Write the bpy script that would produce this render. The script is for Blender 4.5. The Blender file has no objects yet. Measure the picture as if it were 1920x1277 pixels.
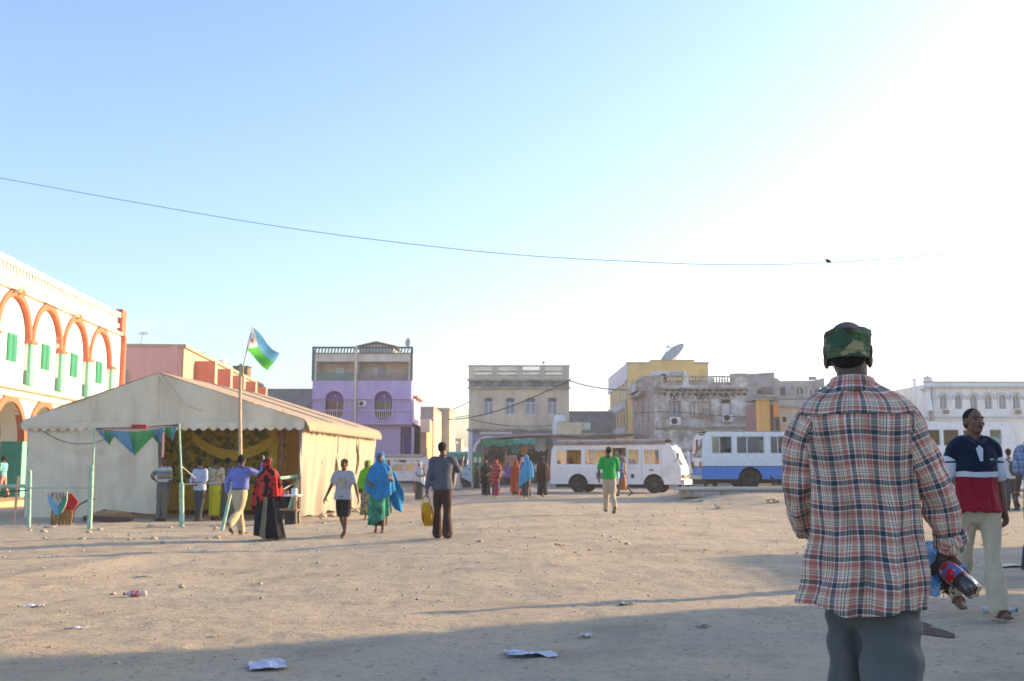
import bpy, bmesh, math, random
import numpy as np
from math import sin, cos, pi, radians as R, tan, atan, sqrt
from mathutils import Vector, Matrix
from mathutils.geometry import tessellate_polygon

random.seed(7); rng = np.random.RandomState(7)
SC = bpy.context.scene; COL = SC.collection

# ---------------------------------------------------------------- camera
FP = 2000.0; CAMZ = 1.23; TH = math.atan(238.5/FP)
cam_d = bpy.data.cameras.new('camera'); cam = bpy.data.objects.new('camera', cam_d); COL.objects.link(cam)
cam.location = (0, 0, CAMZ); cam.rotation_euler = (pi/2 + TH, 0, 0)
cam_d.sensor_width = 36; cam_d.lens = 36*FP/1920; cam_d.clip_end = 6000; cam_d.clip_start = .1
cam_d.dof.use_dof = True; cam_d.dof.focus_distance = 4.3; cam_d.dof.aperture_fstop = 9.0
SC.camera = cam
SC.render.resolution_x = 1024; SC.render.resolution_y = 681

# ---------------------------------------------------------------- light
SUN_AZ = 24.0; SUN_EL = 13.0            # azimuth from +X towards +Y
w = bpy.data.worlds.new('World'); SC.world = w; w.use_nodes = True
nt = w.node_tree; nt.nodes.clear()
out = nt.nodes.new('ShaderNodeOutputWorld'); bg = nt.nodes.new('ShaderNodeBackground')
sky = nt.nodes.new('ShaderNodeTexSky'); sky.sky_type = 'NISHITA'; sky.sun_disc = False
sky.sun_elevation = R(SUN_EL); sky.sun_rotation = R(90-SUN_AZ)
sky.altitude = 0; sky.air_density = 1.0; sky.dust_density = 2.0; sky.ozone_density = 2.6
bg.inputs['Strength'].default_value = 0.15
# thin low clouds near the horizon
tc = nt.nodes.new('ShaderNodeTexCoord'); sep = nt.nodes.new('ShaderNodeSeparateXYZ')
mp = nt.nodes.new('ShaderNodeMapping'); mp.inputs['Scale'].default_value = (3.2, 3.2, 11)
nz = nt.nodes.new('ShaderNodeTexNoise'); nz.inputs['Scale'].default_value = 2.1; nz.inputs['Detail'].default_value = 6
cr = nt.nodes.new('ShaderNodeMapRange'); cr.inputs[1].default_value = .52; cr.inputs[2].default_value = .72
el = nt.nodes.new('ShaderNodeMapRange'); el.inputs[1].default_value = .02; el.inputs[2].default_value = .14
el.inputs[3].default_value = .55; el.inputs[4].default_value = 0
mu = nt.nodes.new('ShaderNodeMath'); mu.operation = 'MULTIPLY'
mx = nt.nodes.new('ShaderNodeMixRGB'); mx.blend_type = 'MIX'; mx.inputs[2].default_value = (9.0, 9.6, 10.4, 1)
L = nt.links.new
L(tc.outputs['Generated'], mp.inputs[0]); L(mp.outputs[0], nz.inputs['Vector']); L(nz.outputs['Fac'], cr.inputs[0])
L(tc.outputs['Generated'], sep.inputs[0]); L(sep.outputs['Z'], el.inputs[0])
L(cr.outputs[0], mu.inputs[0]); L(el.outputs[0], mu.inputs[1]); L(mu.outputs[0], mx.inputs[0])
tn = nt.nodes.new('ShaderNodeMixRGB'); tn.blend_type = 'MULTIPLY'; tn.inputs[0].default_value = 1; tn.inputs[2].default_value = (.985, .945, .985, 1)   # slightly less green air
L(sky.outputs[0], tn.inputs[1]); L(tn.outputs[0], mx.inputs[1]); L(mx.outputs[0], bg.inputs['Color']); L(bg.outputs[0], out.inputs['Surface'])

sd = bpy.data.lights.new('sun', 'SUN'); sd.energy = 3.8; sd.angle = R(.6); sd.color = (1, .69, .37)
sun = bpy.data.objects.new('sun', sd); COL.objects.link(sun)
_d = Vector((cos(R(SUN_EL))*cos(R(SUN_AZ)), cos(R(SUN_EL))*sin(R(SUN_AZ)), sin(R(SUN_EL))))
sun.rotation_euler = (-_d).to_track_quat('-Z', 'Y').to_euler(); sun.location = _d*50
SC.view_settings.view_transform = 'Standard'; SC.view_settings.look = 'None'
SC.view_settings.gamma = 1; SC.view_settings.use_curve_mapping = False
SC.view_settings.exposure = 1.53
try:
    SC.cycles.max_bounces = 6; SC.cycles.diffuse_bounces = 3; SC.cycles.glossy_bounces = 2
    SC.cycles.transmission_bounces = 3; SC.cycles.transparent_max_bounces = 8
    SC.cycles.caustics_reflective = False; SC.cycles.caustics_refractive = False
    SC.cycles.use_denoising = True
except Exception: pass

# ---------------------------------------------------------------- photo geometry -> world
def ray(px, py):
    u = (px-960)/FP; v = -(py-638.5)/FP
    return Vector((u, cos(TH) - v*sin(TH), sin(TH) + v*cos(TH)))
def W(px, py, Y):
    d = ray(px, py); t = Y/d.y
    return Vector((d.x*t, Y, CAMZ + d.z*t))
def sst(t): 
    t = min(1, max(0, t)); return t*t*(3-2*t)
def gz(x, y):
    return (-.21*sst((.8-x)/5.5)*sst((y-6)/9) + .34*sst((x-5.5)/3.2)*sst((y-28)/10)*(1-sst((y-47)/6)))
def G(px, py):
    d = ray(px, py); z = 0
    for _ in range(12):
        t = (z-CAMZ)/d.z; z = gz(d.x*t, d.y*t)
    return Vector((d.x*t, d.y*t, z))
def px_m(Y): return Y/FP

# ---------------------------------------------------------------- fast value noise
def _h(ix, iy, iz, s):
    with np.errstate(over='ignore'):
        h = (ix.astype(np.uint32)*np.uint32(374761393) + iy.astype(np.uint32)*np.uint32(668265263)
             + iz.astype(np.uint32)*np.uint32(2246822519) + np.uint32(s*977+13))
        h = (h ^ (h >> np.uint32(13)))*np.uint32(1274126177); h = h ^ (h >> np.uint32(16))
    return (h & np.uint32(0xffff)).astype(np.float64)/65535.0
def vn(P, s=0):
    P = np.asarray(P, dtype=np.float64); i = np.floor(P).astype(np.int64); f = P-i; f = f*f*(3-2*f)
    r = 0
    for a in (0, 1):
        for b in (0, 1):
            for c in (0, 1):
                wgt = (f[:, 0] if a else 1-f[:, 0])*(f[:, 1] if b else 1-f[:, 1])*(f[:, 2] if c else 1-f[:, 2])
                r = r + wgt*_h(i[:, 0]+a, i[:, 1]+b, i[:, 2]+c, s)
    return r*2-1
def fbm(P, s=0, o=3):
    P = np.asarray(P, dtype=np.float64); r = 0; a = 1
    for k in range(o): r = r + a*vn(P*(2**k), s+k); a *= .5
    return r

# ---------------------------------------------------------------- object bookkeeping
def uniq(n): return n
def thing(name, label, cat, loc=(0, 0, 0), rz=0, group=None):
    o = bpy.data.objects.new(name, None); COL.objects.link(o); o.empty_display_size = .2
    o.location = loc; o.rotation_euler = (0, 0, rz); o['label'] = label; o['category'] = cat
    if group: o['group'] = group
    return o
def tag(o, label=None, cat=None, group=None, kind=None):
    if label: o['label'] = label
    if cat: o['category'] = cat
    if group: o['group'] = group
    if kind: o['kind'] = kind
    return o
def link_mesh(name, me, mat, parent=None, loc=None, rot=None):
    o = bpy.data.objects.new(name, me); COL.objects.link(o)
    if mat is not None and len(me.materials) == 0:
        for m in (mat if isinstance(mat, (list, tuple)) else [mat]): me.materials.append(m)
    if parent is not None: o.parent = parent
    if loc is not None: o.location = loc
    if rot is not None: o.rotation_euler = rot
    return o
def repeat(o, locs, parent, rots=None, scales=None):
    for i, l in enumerate(locs):
        c = o.copy(); COL.objects.link(c); c.parent = parent; c.location = l
        if rots: c.rotation_euler = rots[i]
        if scales: c.scale = scales[i]

def spline(pts, n):
    """Catmull-Rom through a list of tuples"""
    P = [np.array(p, float) for p in pts]; out = []
    m = len(P)
    for i in range(m-1):
        p0 = P[max(0, i-1)]; p1 = P[i]; p2 = P[i+1]; p3 = P[min(m-1, i+2)]
        for k in range(n):
            t = k/n
            out.append(.5*((2*p1) + (-p0+p2)*t + (2*p0-5*p1+4*p2-p3)*t*t + (-p0+3*p1-3*p2+p3)*t**3))
    out.append(P[-1]); return out

class MB:
    def __init__(s): s.v = []; s.f = []; s.mi = []; s.uv = {}; s.cm = 0
    def add(s, vs, fs, mi=None):
        b = len(s.v); s.v.extend([tuple(float(c) for c in p) for p in vs])
        for f in fs: s.f.append(tuple(b+i for i in f)); s.mi.append(s.cm if mi is None else mi)
        return b
    def box(s, x0, x1, y0, y1, z0, z1, mi=None):
        if x0 > x1: x0, x1 = x1, x0
        if y0 > y1: y0, y1 = y1, y0
        if z0 > z1: z0, z1 = z1, z0
        s.add([(x0,y0,z0),(x1,y0,z0),(x1,y1,z0),(x0,y1,z0),(x0,y0,z1),(x1,y0,z1),(x1,y1,z1),(x0,y1,z1)],
              [(0,3,2,1),(4,5,6,7),(0,1,5,4),(1,2,6,5),(2,3,7,6),(3,0,4,7)], mi); return s
    def obox(s, c, size, rot=(0,0,0), mi=None):
        from mathutils import Euler
        M = Euler(rot).to_matrix(); c = Vector(c); a, b, d = [q/2 for q in size]
        vs = [c + M@Vector(p) for p in ((-a,-b,-d),(a,-b,-d),(a,b,-d),(-a,b,-d),(-a,-b,d),(a,-b,d),(a,b,d),(-a,b,d))]
        s.add(vs, [(0,3,2,1),(4,5,6,7),(0,1,5,4),(1,2,6,5),(2,3,7,6),(3,0,4,7)], mi); return s
    def tube(s, pts, rad, n=8, caps=True, ref=(1,0,0), flat=False, mi=None, power=1.0):
        P = [Vector(p) for p in pts]; m = len(P)
        if not isinstance(rad, (list, np.ndarray)): rad = [rad]*m
        rad = [(r, r) if np.isscalar(r) else (r[0], r[1]) for r in rad]
        ref = Vector(ref); rings = []
        if caps and not flat:
            t0 = (P[0]-P[1]).normalized(); t1 = (P[-1]-P[-2]).normalized(); r0 = min(rad[0]); r1 = min(rad[-1])
            PP = [P[0]+t0*r0*.85, P[0]+t0*r0*.6] + P + [P[-1]+t1*r1*.6, P[-1]+t1*r1*.85]
            RR = [(rad[0][0]*.35, rad[0][1]*.35), (rad[0][0]*.78, rad[0][1]*.78)] + rad + [(rad[-1][0]*.78, rad[-1][1]*.78), (rad[-1][0]*.35, rad[-1][1]*.35)]
        else: PP, RR = P, rad
        m = len(PP)
        for i in range(m):
            a = PP[max(0, i-1)]; b = PP[min(m-1, i+1)]; t = (b-a)
            t = t.normalized() if t.length > 1e-9 else Vector((0,0,1))
            sd_ = ref - t*ref.dot(t)
            if sd_.length < .2:
                r2 = Vector((0,1,0)); sd_ = r2 - t*r2.dot(t)
            sd_.normalize(); bt = t.cross(sd_)
            ring = []
            for k in range(n):
                an = 2*pi*k/n; c_, s_ = cos(an), sin(an)
                if power != 1.0:
                    c_ = math.copysign(abs(c_)**power, c_); s_ = math.copysign(abs(s_)**power, s_)
                ring.append(PP[i] + sd_*(RR[i][0]*c_) + bt*(RR[i][1]*s_))
            rings.append(ring)
        vs = [p for r_ in rings for p in r_]; fs = []
        for i in range(m-1):
            for k in range(n):
                k2 = (k+1) % n; fs.append((i*n+k, i*n+k2, (i+1)*n+k2, (i+1)*n+k))
        if caps:
            fs.append(tuple(range(n))[::-1]); fs.append(tuple((m-1)*n+k for k in range(n)))
        s.add(vs, fs, mi); return s
    def stube(s, pts, rad, n=8, sub=4, **k):
        rr = [(r, r) if np.isscalar(r) else tuple(r) for r in (rad if isinstance(rad, list) else [rad]*len(pts))]
        q = spline([tuple(p)+tuple(r) for p, r in zip(pts, rr)], sub)
        return s.tube([tuple(a[:3]) for a in q], [(max(a[3], .002), max(a[4], .002)) for a in q], n, **k)
    def ball(s, c, r, n=12, m=8, rot=None, mi=None):
        if np.isscalar(r): r = (r, r, r)
        M = Matrix.Identity(3) if rot is None else rot
        c = Vector(c); vs = [c + M@Vector((0,0,-r[2]))]; fs = []
        for i in range(1, m):
            a = -pi/2 + pi*i/m
            for k in range(n):
                b = 2*pi*k/n; vs.append(c + M@Vector((r[0]*cos(a)*cos(b), r[1]*cos(a)*sin(b), r[2]*sin(a))))
        vs.append(c + M@Vector((0,0,r[2]))); t = len(vs)-1
        for k in range(n):
            k2 = (k+1) % n; fs.append((0, 1+k2, 1+k)); fs.append((t, t-n+k, t-n+k2))
        for i in range(m-2):
            for k in range(n):
                k2 = (k+1) % n; a = 1+i*n; fs.append((a+k, a+k2, a+n+k2, a+n+k))
        s.add(vs, fs, mi); return s
    def lathe(s, prof, n=20, c=(0,0,0), axis='Z', mi=None, mod=None):
        vs = []; fs = []; m = len(prof)
        for (r, h) in prof:
            for k in range(n):
                a = 2*pi*k/n; q = r*(mod(a, h) if mod else 1)
                if axis == 'Z': p = (q*cos(a), q*sin(a), h)
                elif axis == 'Y': p = (q*cos(a), h, q*sin(a))
                else: p = (h, q*cos(a), q*sin(a))
                vs.append((p[0]+c[0], p[1]+c[1], p[2]+c[2]))
        for i in range(m-1):
            for k in range(n):
                k2 = (k+1) % n; fs.append((i*n+k, i*n+k2, (i+1)*n+k2, (i+1)*n+k))
        fs.append(tuple(range(n))[::-1]); fs.append(tuple((m-1)*n+k for k in range(n)))
        s.add(vs, fs, mi); return s
    def panel(s, outline, holes=(), t=.2, y0=0.0, plane='XZ', mi=None):
        """flat slab with openings; outline in (a,b); thickness t along the third axis starting at y0"""
        polys = [list(outline)] + [list(h) for h in holes]
        tri = tessellate_polygon([[Vector((a, b, 0)) for a, b in p] for p in polys])
        flat_ = [q for p in polys for q in p]; n = len(flat_)
        def mk(a, b, d):
            return (a, d, b) if plane == 'XZ' else ((a, b, d) if plane == 'XY' else (d, a, b))
        vs = [mk(a, b, y0) for a, b in flat_] + [mk(a, b, y0+t) for a, b in flat_]
        fs = []
        for t3 in tri:
            a, b, c = t3; fs.append((a, b, c)); fs.append((c+n, b+n, a+n))
        off = 0
        for p in polys:
            k = len(p)
            for i in range(k):
                j = (i+1) % k; fs.append((off+i, off+j, off+j+n, off+i+n))
            off += k
        s.add(vs, fs, mi); return s
    def prism(s, outline, t, y0=0.0, plane='XZ', mi=None): return s.panel(outline, (), t, y0, plane, mi)
    def sheet(s, grid, mi=None):
        """grid[i][j] of points"""
        m = len(grid); n = len(grid[0]); vs = [p for r_ in grid for p in r_]
        fs = [(i*n+j, i*n+j+1, (i+1)*n+j+1, (i+1)*n+j) for i in range(m-1) for j in range(n-1)]
        s.add(vs, fs, mi); return s
    def mesh(s, name, smooth=False, fix=True):
        me = bpy.data.meshes.new(name); me.from_pydata(s.v, [], s.f)
        me.polygons.foreach_set('material_index', s.mi)
        if fix:
            bm = bmesh.new(); bm.from_mesh(me); bmesh.ops.recalc_face_normals(bm, faces=bm.faces); bm.to_mesh(me); bm.free()
        if smooth: me.polygons.foreach_set('use_smooth', [True]*len(me.polygons))
        me.update(); return me
    def build(s, name, mat, parent=None, smooth=False, loc=None, rot=None, bevel=0, fix=True):
        if not s.v: return None
        me = s.mesh(name, smooth, fix); o = link_mesh(name, me, mat, parent, loc, rot)
        if smooth == 'auto':
            pass
        if bevel:
            b = o.modifiers.new('bevel', 'BEVEL'); b.width = bevel; b.segments = 2; b.limit_method = 'ANGLE'
        return o
def box(name, mat, parent, *a, bevel=0): return MB().box(*a).build(name, mat, parent, bevel=bevel)

def rect(x0, x1, z0, z1): return [(x0, z0), (x1, z0), (x1, z1), (x0, z1)]
def archp(x0, x1, z0, z1, n=10, ry=None):
    """opening with round head; z1 = crown"""
    c = (x0+x1)/2; r = (x1-x0)/2; ry = r if ry is None else ry
    return [(x0, z0), (x1, z0)] + [(c + r*cos(pi*k/n), z1-ry + ry*sin(pi*k/n)) for k in range(n+1)]
def stadium(x0, x1, z0, z1, n=10):
    c = (x0+x1)/2; r = (x1-x0)/2; ry = min(r, (z1-z0)/2)
    return [(c + r*cos(pi*k/n), z1-ry + ry*sin(pi*k/n)) for k in range(n+1)] + [(c - r*cos(pi*k/n), z0+ry - ry*sin(pi*k/n)) for k in range(n+1)]

class Fac:
    """a facade standing on two ground points given by photo column and distance"""
    def __init__(s, pl, Yl, pr, Yr, z0=None):
        s.A = W(pl, 877, Yl); s.B = W(pr, 877, Yr)
        s.A.z = s.B.z = gz(s.A.x, s.A.y) if z0 is None else z0
        e = s.B-s.A; s.len = e.length; s.e = e.normalized(); s.n = Vector((s.e.y, -s.e.x, 0)); s.rz = math.atan2(s.e.y, s.e.x)
    def uz(s, px, py, off=0.0):
        d = ray(px, py); c = Vector((0,0,CAMZ)); A = s.A + (-s.n)*off
        t = (A-c).dot(s.n)/d.dot(s.n); p = c + d*t
        return (p-s.A).dot(s.e), p.z - s.A.z
    def u(s, px, py=877): return s.uz(px, py)[0]
    def z(s, px, py): return s.uz(px, py)[1]
    def rect(s, x0, y0, x1, y1):
        (a, b), (c, d) = s.uz(x0, y1), s.uz(x1, y0); return a, b, c, d

# ---------------------------------------------------------------- materials
MATS = {}
def _n(nt, t, **k):
    n = nt.nodes.new(t)
    for a, b in k.items(): setattr(n, a, b)
    return n
def c4(c): return (c[0], c[1], c[2], 1)
def hexc(h):
    v = [int(h[i:i+2], 16)/255 for i in (0, 2, 4)]
    return tuple((x/12.92 if x <= .04045 else ((x+.055)/1.055)**2.4) for x in v)
def mat(name, col, rough=.85, var=.18, scale=2.0, stain=None, samt=.6, sscale=.8, sthr=.5, stretch=1, bump=.15, bscale=18, metal=0,
        spec=.3, gloss=None, emis=None, trans=0, alpha=1, fine=0):
    if name in MATS: return MATS[name]
    m = bpy.data.materials.new(name); m.use_nodes = True; nt = m.node_tree; L = nt.links.new
    p = nt.nodes['Principled BSDF']; p.inputs['Roughness'].default_value = rough; p.inputs['Metallic'].default_value = metal
    p.inputs['Specular IOR Level'].default_value = spec
    tc = _n(nt, 'ShaderNodeTexCoord'); mp = _n(nt, 'ShaderNodeMapping'); mp.inputs['Scale'].default_value = (1, 1, 1/stretch)
    L(tc.outputs['Object'], mp.inputs[0])
    n1 = _n(nt, 'ShaderNodeTexNoise'); n1.inputs['Scale'].default_value = scale; n1.inputs['Detail'].default_value = 7; n1.inputs['Roughness'].default_value = .62
    L(mp.outputs[0], n1.inputs['Vector'])
    r1 = _n(nt, 'ShaderNodeMapRange'); r1.inputs[1].default_value = .3; r1.inputs[2].default_value = .7; r1.inputs[3].default_value = 1-var; r1.inputs[4].default_value = 1+var
    L(n1.outputs['Fac'], r1.inputs[0])
    base = _n(nt, 'ShaderNodeRGB'); base.outputs[0].default_value = c4(col); last = base.outputs[0]
    if stain is not None:
        n2 = _n(nt, 'ShaderNodeTexNoise'); n2.inputs['Scale'].default_value = sscale; n2.inputs['Detail'].default_value = 9; n2.inputs['Roughness'].default_value = .68
        L(mp.outputs[0], n2.inputs['Vector'])
        r2 = _n(nt, 'ShaderNodeMapRange'); r2.inputs[1].default_value = sthr-.06; r2.inputs[2].default_value = sthr+.14; r2.inputs[4].default_value = samt
        L(n2.outputs['Fac'], r2.inputs[0])
        mx = _n(nt, 'ShaderNodeMixRGB'); mx.inputs[2].default_value = c4(stain); L(r2.outputs[0], mx.inputs[0]); L(last, mx.inputs[1]); last = mx.outputs[0]
    vm = _n(nt, 'ShaderNodeVectorMath', operation='SCALE'); L(last, vm.inputs[0]); L(r1.outputs[0], vm.inputs['Scale'])
    L(vm.outputs[0], p.inputs['Base Color'])
    if bump:
        n3 = _n(nt, 'ShaderNodeTexNoise'); n3.inputs['Scale'].default_value = bscale; n3.inputs['Detail'].default_value = 5
        L(tc.outputs['Object'], n3.inputs['Vector'])
        b = _n(nt, 'ShaderNodeBump'); b.inputs['Strength'].default_value = bump; b.inputs['Distance'].default_value = .05
        L(n3.outputs['Fac'], b.inputs['Height']); L(b.outputs[0], p.inputs['Normal'])
    if trans: p.inputs['Transmission Weight'].default_value = trans
    if alpha < 1: p.inputs['Alpha'].default_value = alpha
    MATS[name] = m; return m
def blockmat(name, col, mortar, bw=.4, bh=.2):
    """far block masonry, too far to tell the blocks apart"""
    if name in MATS: return MATS[name]
    m = mat(name, col, var=.2, scale=3, stain=(col[0]*.7, col[1]*.7, col[2]*.68), samt=.5)
    nt = m.node_tree; L = nt.links.new; p = nt.nodes['Principled BSDF']; src = p.inputs['Base Color'].links[0].from_socket
    tc = _n(nt, 'ShaderNodeTexCoord'); br = _n(nt, 'ShaderNodeTexBrick'); mp = _n(nt, 'ShaderNodeMapping'); mp.inputs['Rotation'].default_value = (pi/2, 0, 0)
    L(tc.outputs['Object'], mp.inputs[0]); L(mp.outputs[0], br.inputs['Vector'])
    br.inputs['Scale'].default_value = 1; br.inputs['Brick Width'].default_value = bw; br.inputs['Row Height'].default_value = bh; br.inputs['Mortar Size'].default_value = .02
    br.inputs['Color1'].default_value = (1,1,1,1); br.inputs['Color2'].default_value = (.85,.85,.85,1); br.inputs['Mortar'].default_value = (.6,.6,.6,1)
    mx = _n(nt, 'ShaderNodeMixRGB', blend_type='MULTIPLY'); mx.inputs[0].default_value = 1; L(src, mx.inputs[1]); L(br.outputs[0], mx.inputs[2]); L(mx.outputs[0], p.inputs['Base Color'])
    return m
def glassmat(name, tint=(.6,.7,.7), mixf=.25, rough=.05):
    if name in MATS: return MATS[name]
    m = bpy.data.materials.new(name); m.use_nodes = True; nt = m.node_tree; nt.nodes.clear(); L = nt.links.new
    o = _n(nt, 'ShaderNodeOutputMaterial'); t = _n(nt, 'ShaderNodeBsdfTransparent'); g = _n(nt, 'ShaderNodeBsdfGlossy'); g.inputs['Roughness'].default_value = rough
    t.inputs[0].default_value = c4(tint); fr = _n(nt, 'ShaderNodeLayerWeight'); fr.inputs[0].default_value = .3
    mr = _n(nt, 'ShaderNodeMapRange'); mr.inputs[3].default_value = mixf; mr.inputs[4].default_value = min(1, mixf*3)
    mx = _n(nt, 'ShaderNodeMixShader'); L(fr.outputs['Facing'], mr.inputs[0]); L(mr.outputs[0], mx.inputs[0]); L(t.outputs[0], mx.inputs[1]); L(g.outputs[0], mx.inputs[2]); L(mx.outputs[0], o.inputs[0])
    MATS[name] = m; return m
def cloth(name, col, var=.12, scale=6, bump=.35, bscale=90, rough=.9, trl=0, stretch=1, **k):
    if name in MATS: return MATS[name]
    m = mat(name, col, rough=rough, var=var, scale=scale, bump=bump, bscale=bscale, spec=.12, stretch=stretch, **k)
    m.node_tree.nodes['Principled BSDF'].inputs['Sheen Weight'].default_value = .15
    if trl:
        nt = m.node_tree; L = nt.links.new; p = nt.nodes['Principled BSDF']; o = nt.nodes['Material Output']
        tr = _n(nt, 'ShaderNodeBsdfTranslucent'); L(p.inputs['Base Color'].links[0].from_socket, tr.inputs[0])
        mx = _n(nt, 'ShaderNodeMixShader'); mx.inputs[0].default_value = trl; L(p.outputs[0], mx.inputs[1]); L(tr.outputs[0], mx.inputs[2]); L(mx.outputs[0], o.inputs[0])
    return m
def ramp_socket(nt, src, stops, interp='CONSTANT'):
    r = _n(nt, 'ShaderNodeValToRGB'); cr = r.color_ramp; cr.interpolation = interp
    while len(cr.elements) > 1: cr.elements.remove(cr.elements[-1])
    cr.elements[0].position = stops[0][0]; cr.elements[0].color = c4(stops[0][1])
    for p_, c_ in stops[1:]:
        e = cr.elements.new(p_); e.color = c4(c_)
    nt.links.new(src, r.inputs[0]); return r.outputs[0]
def bandmat(name, axis, z0, z1, stops, base=(.5,.5,.5), repeat_=False, **k):
    """cloth woven or printed in bands along one object axis: stops are (position 0..1, colour)"""
    if name in MATS: return MATS[name]
    m = cloth(name, base, **k); nt = m.node_tree; L = nt.links.new; p = nt.nodes['Principled BSDF']
    tc = _n(nt, 'ShaderNodeTexCoord'); sp = _n(nt, 'ShaderNodeSeparateXYZ'); L(tc.outputs['Object'], sp.inputs[0])
    nzz = _n(nt, 'ShaderNodeTexNoise'); nzz.inputs['Scale'].default_value = 5; L(tc.outputs['Object'], nzz.inputs['Vector'])
    a1 = _n(nt, 'ShaderNodeMath', operation='MULTIPLY_ADD'); a1.inputs[1].default_value = .03; L(nzz.outputs['Fac'], a1.inputs[0]); L(sp.outputs[axis], a1.inputs[2])
    mr = _n(nt, 'ShaderNodeMapRange', clamp=not repeat_); mr.inputs[1].default_value = z0+.015; mr.inputs[2].default_value = z1+.015; L(a1.outputs[0], mr.inputs[0])
    s_ = mr.outputs[0]
    if repeat_:
        fr = _n(nt, 'ShaderNodeMath', operation='FRACT'); L(s_, fr.inputs[0]); s_ = fr.outputs[0]
    c_ = ramp_socket(nt, s_, stops)
    vm = _n(nt, 'ShaderNodeVectorMath', operation='SCALE'); L(c_, vm.inputs[0])
    r1 = [n for n in nt.nodes if n.type == 'MAP_RANGE'][0]; L(r1.outputs[0], vm.inputs['Scale']); L(vm.outputs[0], p.inputs['Base Color'])
    return m
def blotch(name, cols, scale=8, **k):
    """printed cloth of several colours in irregular blotches"""
    if name in MATS: return MATS[name]
    m = cloth(name, cols[0], **k); nt = m.node_tree; L = nt.links.new; p = nt.nodes['Principled BSDF']
    tc = _n(nt, 'ShaderNodeTexCoord'); last = None
    for i, c_ in enumerate(cols):
        if i == 0: last = None; prev = c4(c_); continue
        n_ = _n(nt, 'ShaderNodeTexNoise'); n_.inputs['Scale'].default_value = scale; n_.inputs['Detail'].default_value = 2.5
        mp = _n(nt, 'ShaderNodeMapping'); mp.inputs['Location'].default_value = (i*13.1, i*7.3, i*3.7); L(tc.outputs['Object'], mp.inputs[0]); L(mp.outputs[0], n_.inputs['Vector'])
        mr = _n(nt, 'ShaderNodeMapRange'); mr.inputs[1].default_value = .53; mr.inputs[2].default_value = .56; L(n_.outputs['Fac'], mr.inputs[0])
        mx = _n(nt, 'ShaderNodeMixRGB'); L(mr.outputs[0], mx.inputs[0]); mx.inputs[2].default_value = c4(c_)
        if last is None: mx.inputs[1].default_value = prev
        else: L(last, mx.inputs[1])
        last = mx.outputs[0]
    L(last, p.inputs['Base Color']); return m
# ================================================================ GROUND
def gzv(x, y):
    s = lambda t: np.clip(t, 0, 1)**2*(3-2*np.clip(t, 0, 1))
    return (-.21*s((.8-x)/5.5)*s((y-6)/9) + .34*s((x-5.5)/3.2)*s((y-28)/10)*(1-s((y-47)/6)))
def relief(x, y):
    x = np.asarray(x, float); y = np.asarray(y, float); P = np.stack([x, y, x*0], -1)
    r = .020*fbm(P*.55, 3, 2) + .010*fbm(P*1.9, 5, 2) + .009*np.abs(fbm(P*6.5, 8, 2)) + .005*fbm(P*13, 9, 2)
    # rougher trodden patches
    rough = np.clip(fbm(P*.35, 21, 2)+.1, 0, 1); r = r + rough*.010*np.abs(fbm(P*4.2, 31, 2))
    fade = np.clip((y-1.2)/2, 0, 1)*np.clip(1-(y-70)/40, 0, 1)*np.clip(1-(np.abs(x)-45)/30, 0, 1)
    # low earth ridge left of centre, seen from (0,1085) to (240,1022)
    ax, ay, bx, by = -6.6, 13.1, -6.0, 16.9
    t = np.clip(((x-ax)*(bx-ax)+(y-ay)*(by-ay))/((bx-ax)**2+(by-ay)**2), 0, 1)
    dd = np.hypot(x-(ax+t*(bx-ax)), y-(ay+t*(by-ay))); r = r + .045*np.exp(-(dd/.35)**2)
    # wheel ruts left by the minibuses, running across the square
    for off, ph in ((-.75, 0), (.75, 0), (6.2, 1.7), (7.7, 1.7)):
        cy = 15.5 + off + .22*x + 1.1*np.sin(x*.19+ph); q = (y-cy)/.16
        r = r - .016*np.exp(-q*q) + .007*np.exp(-((np.abs(y-cy)-.26)/.09)**2) + .004*np.exp(-q*q)*np.sin(x*40)
    # shallow footprints and scuffs
    f2 = vn(np.stack([x*2.6, y*1.7, x*0+4], -1), 61); r = r - .012*np.clip(f2-.55, 0, 1)/.45
    return r*fade
def axis_pts(spec):
    o = []
    for a, b, d in spec:
        n = max(1, int(round((b-a)/d))); o += list(np.linspace(a, b, n, endpoint=False))
    o.append(spec[-1][1]); return np.array(o)
xs = axis_pts([(-3000,-600,400),(-600,-120,40),(-120,-40,8),(-40,-16,.6),(-16,-6,.09),(-6,6,.055),(6,16,.09),(16,40,.6),(40,120,8),(120,600,40),(600,3000,400)])
ys = axis_pts([(-600,-40,80),(-40,1,2),(1,4,.25),(4,13,.05),(13,22,.085),(22,34,.14),(34,60,.4),(60,130,3),(130,600,30),(600,4000,400)])
X, Y = np.meshgrid(xs, ys); Xf = X.ravel(); Yf = Y.ravel()
Zf = gzv(Xf, Yf) + relief(Xf, Yf)
nx, ny = len(xs), len(ys)
me = bpy.data.meshes.new('ground'); me.vertices.add(nx*ny); me.vertices.foreach_set('co', np.stack([Xf, Yf, Zf], -1).ravel())
ii, jj = np.meshgrid(np.arange(nx-1), np.arange(ny-1)); a = (jj*nx+ii).ravel()
F = np.stack([a, a+1, a+1+nx, a+nx], -1).ravel(); nf = len(a)
me.loops.add(nf*4); me.loops.foreach_set('vertex_index', F); me.polygons.add(nf)
me.polygons.foreach_set('loop_start', np.arange(nf)*4); me.polygons.foreach_set('loop_total', np.full(nf, 4))
me.polygons.foreach_set('use_smooth', np.ones(nf, bool)); me.update(); me.validate()

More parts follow.
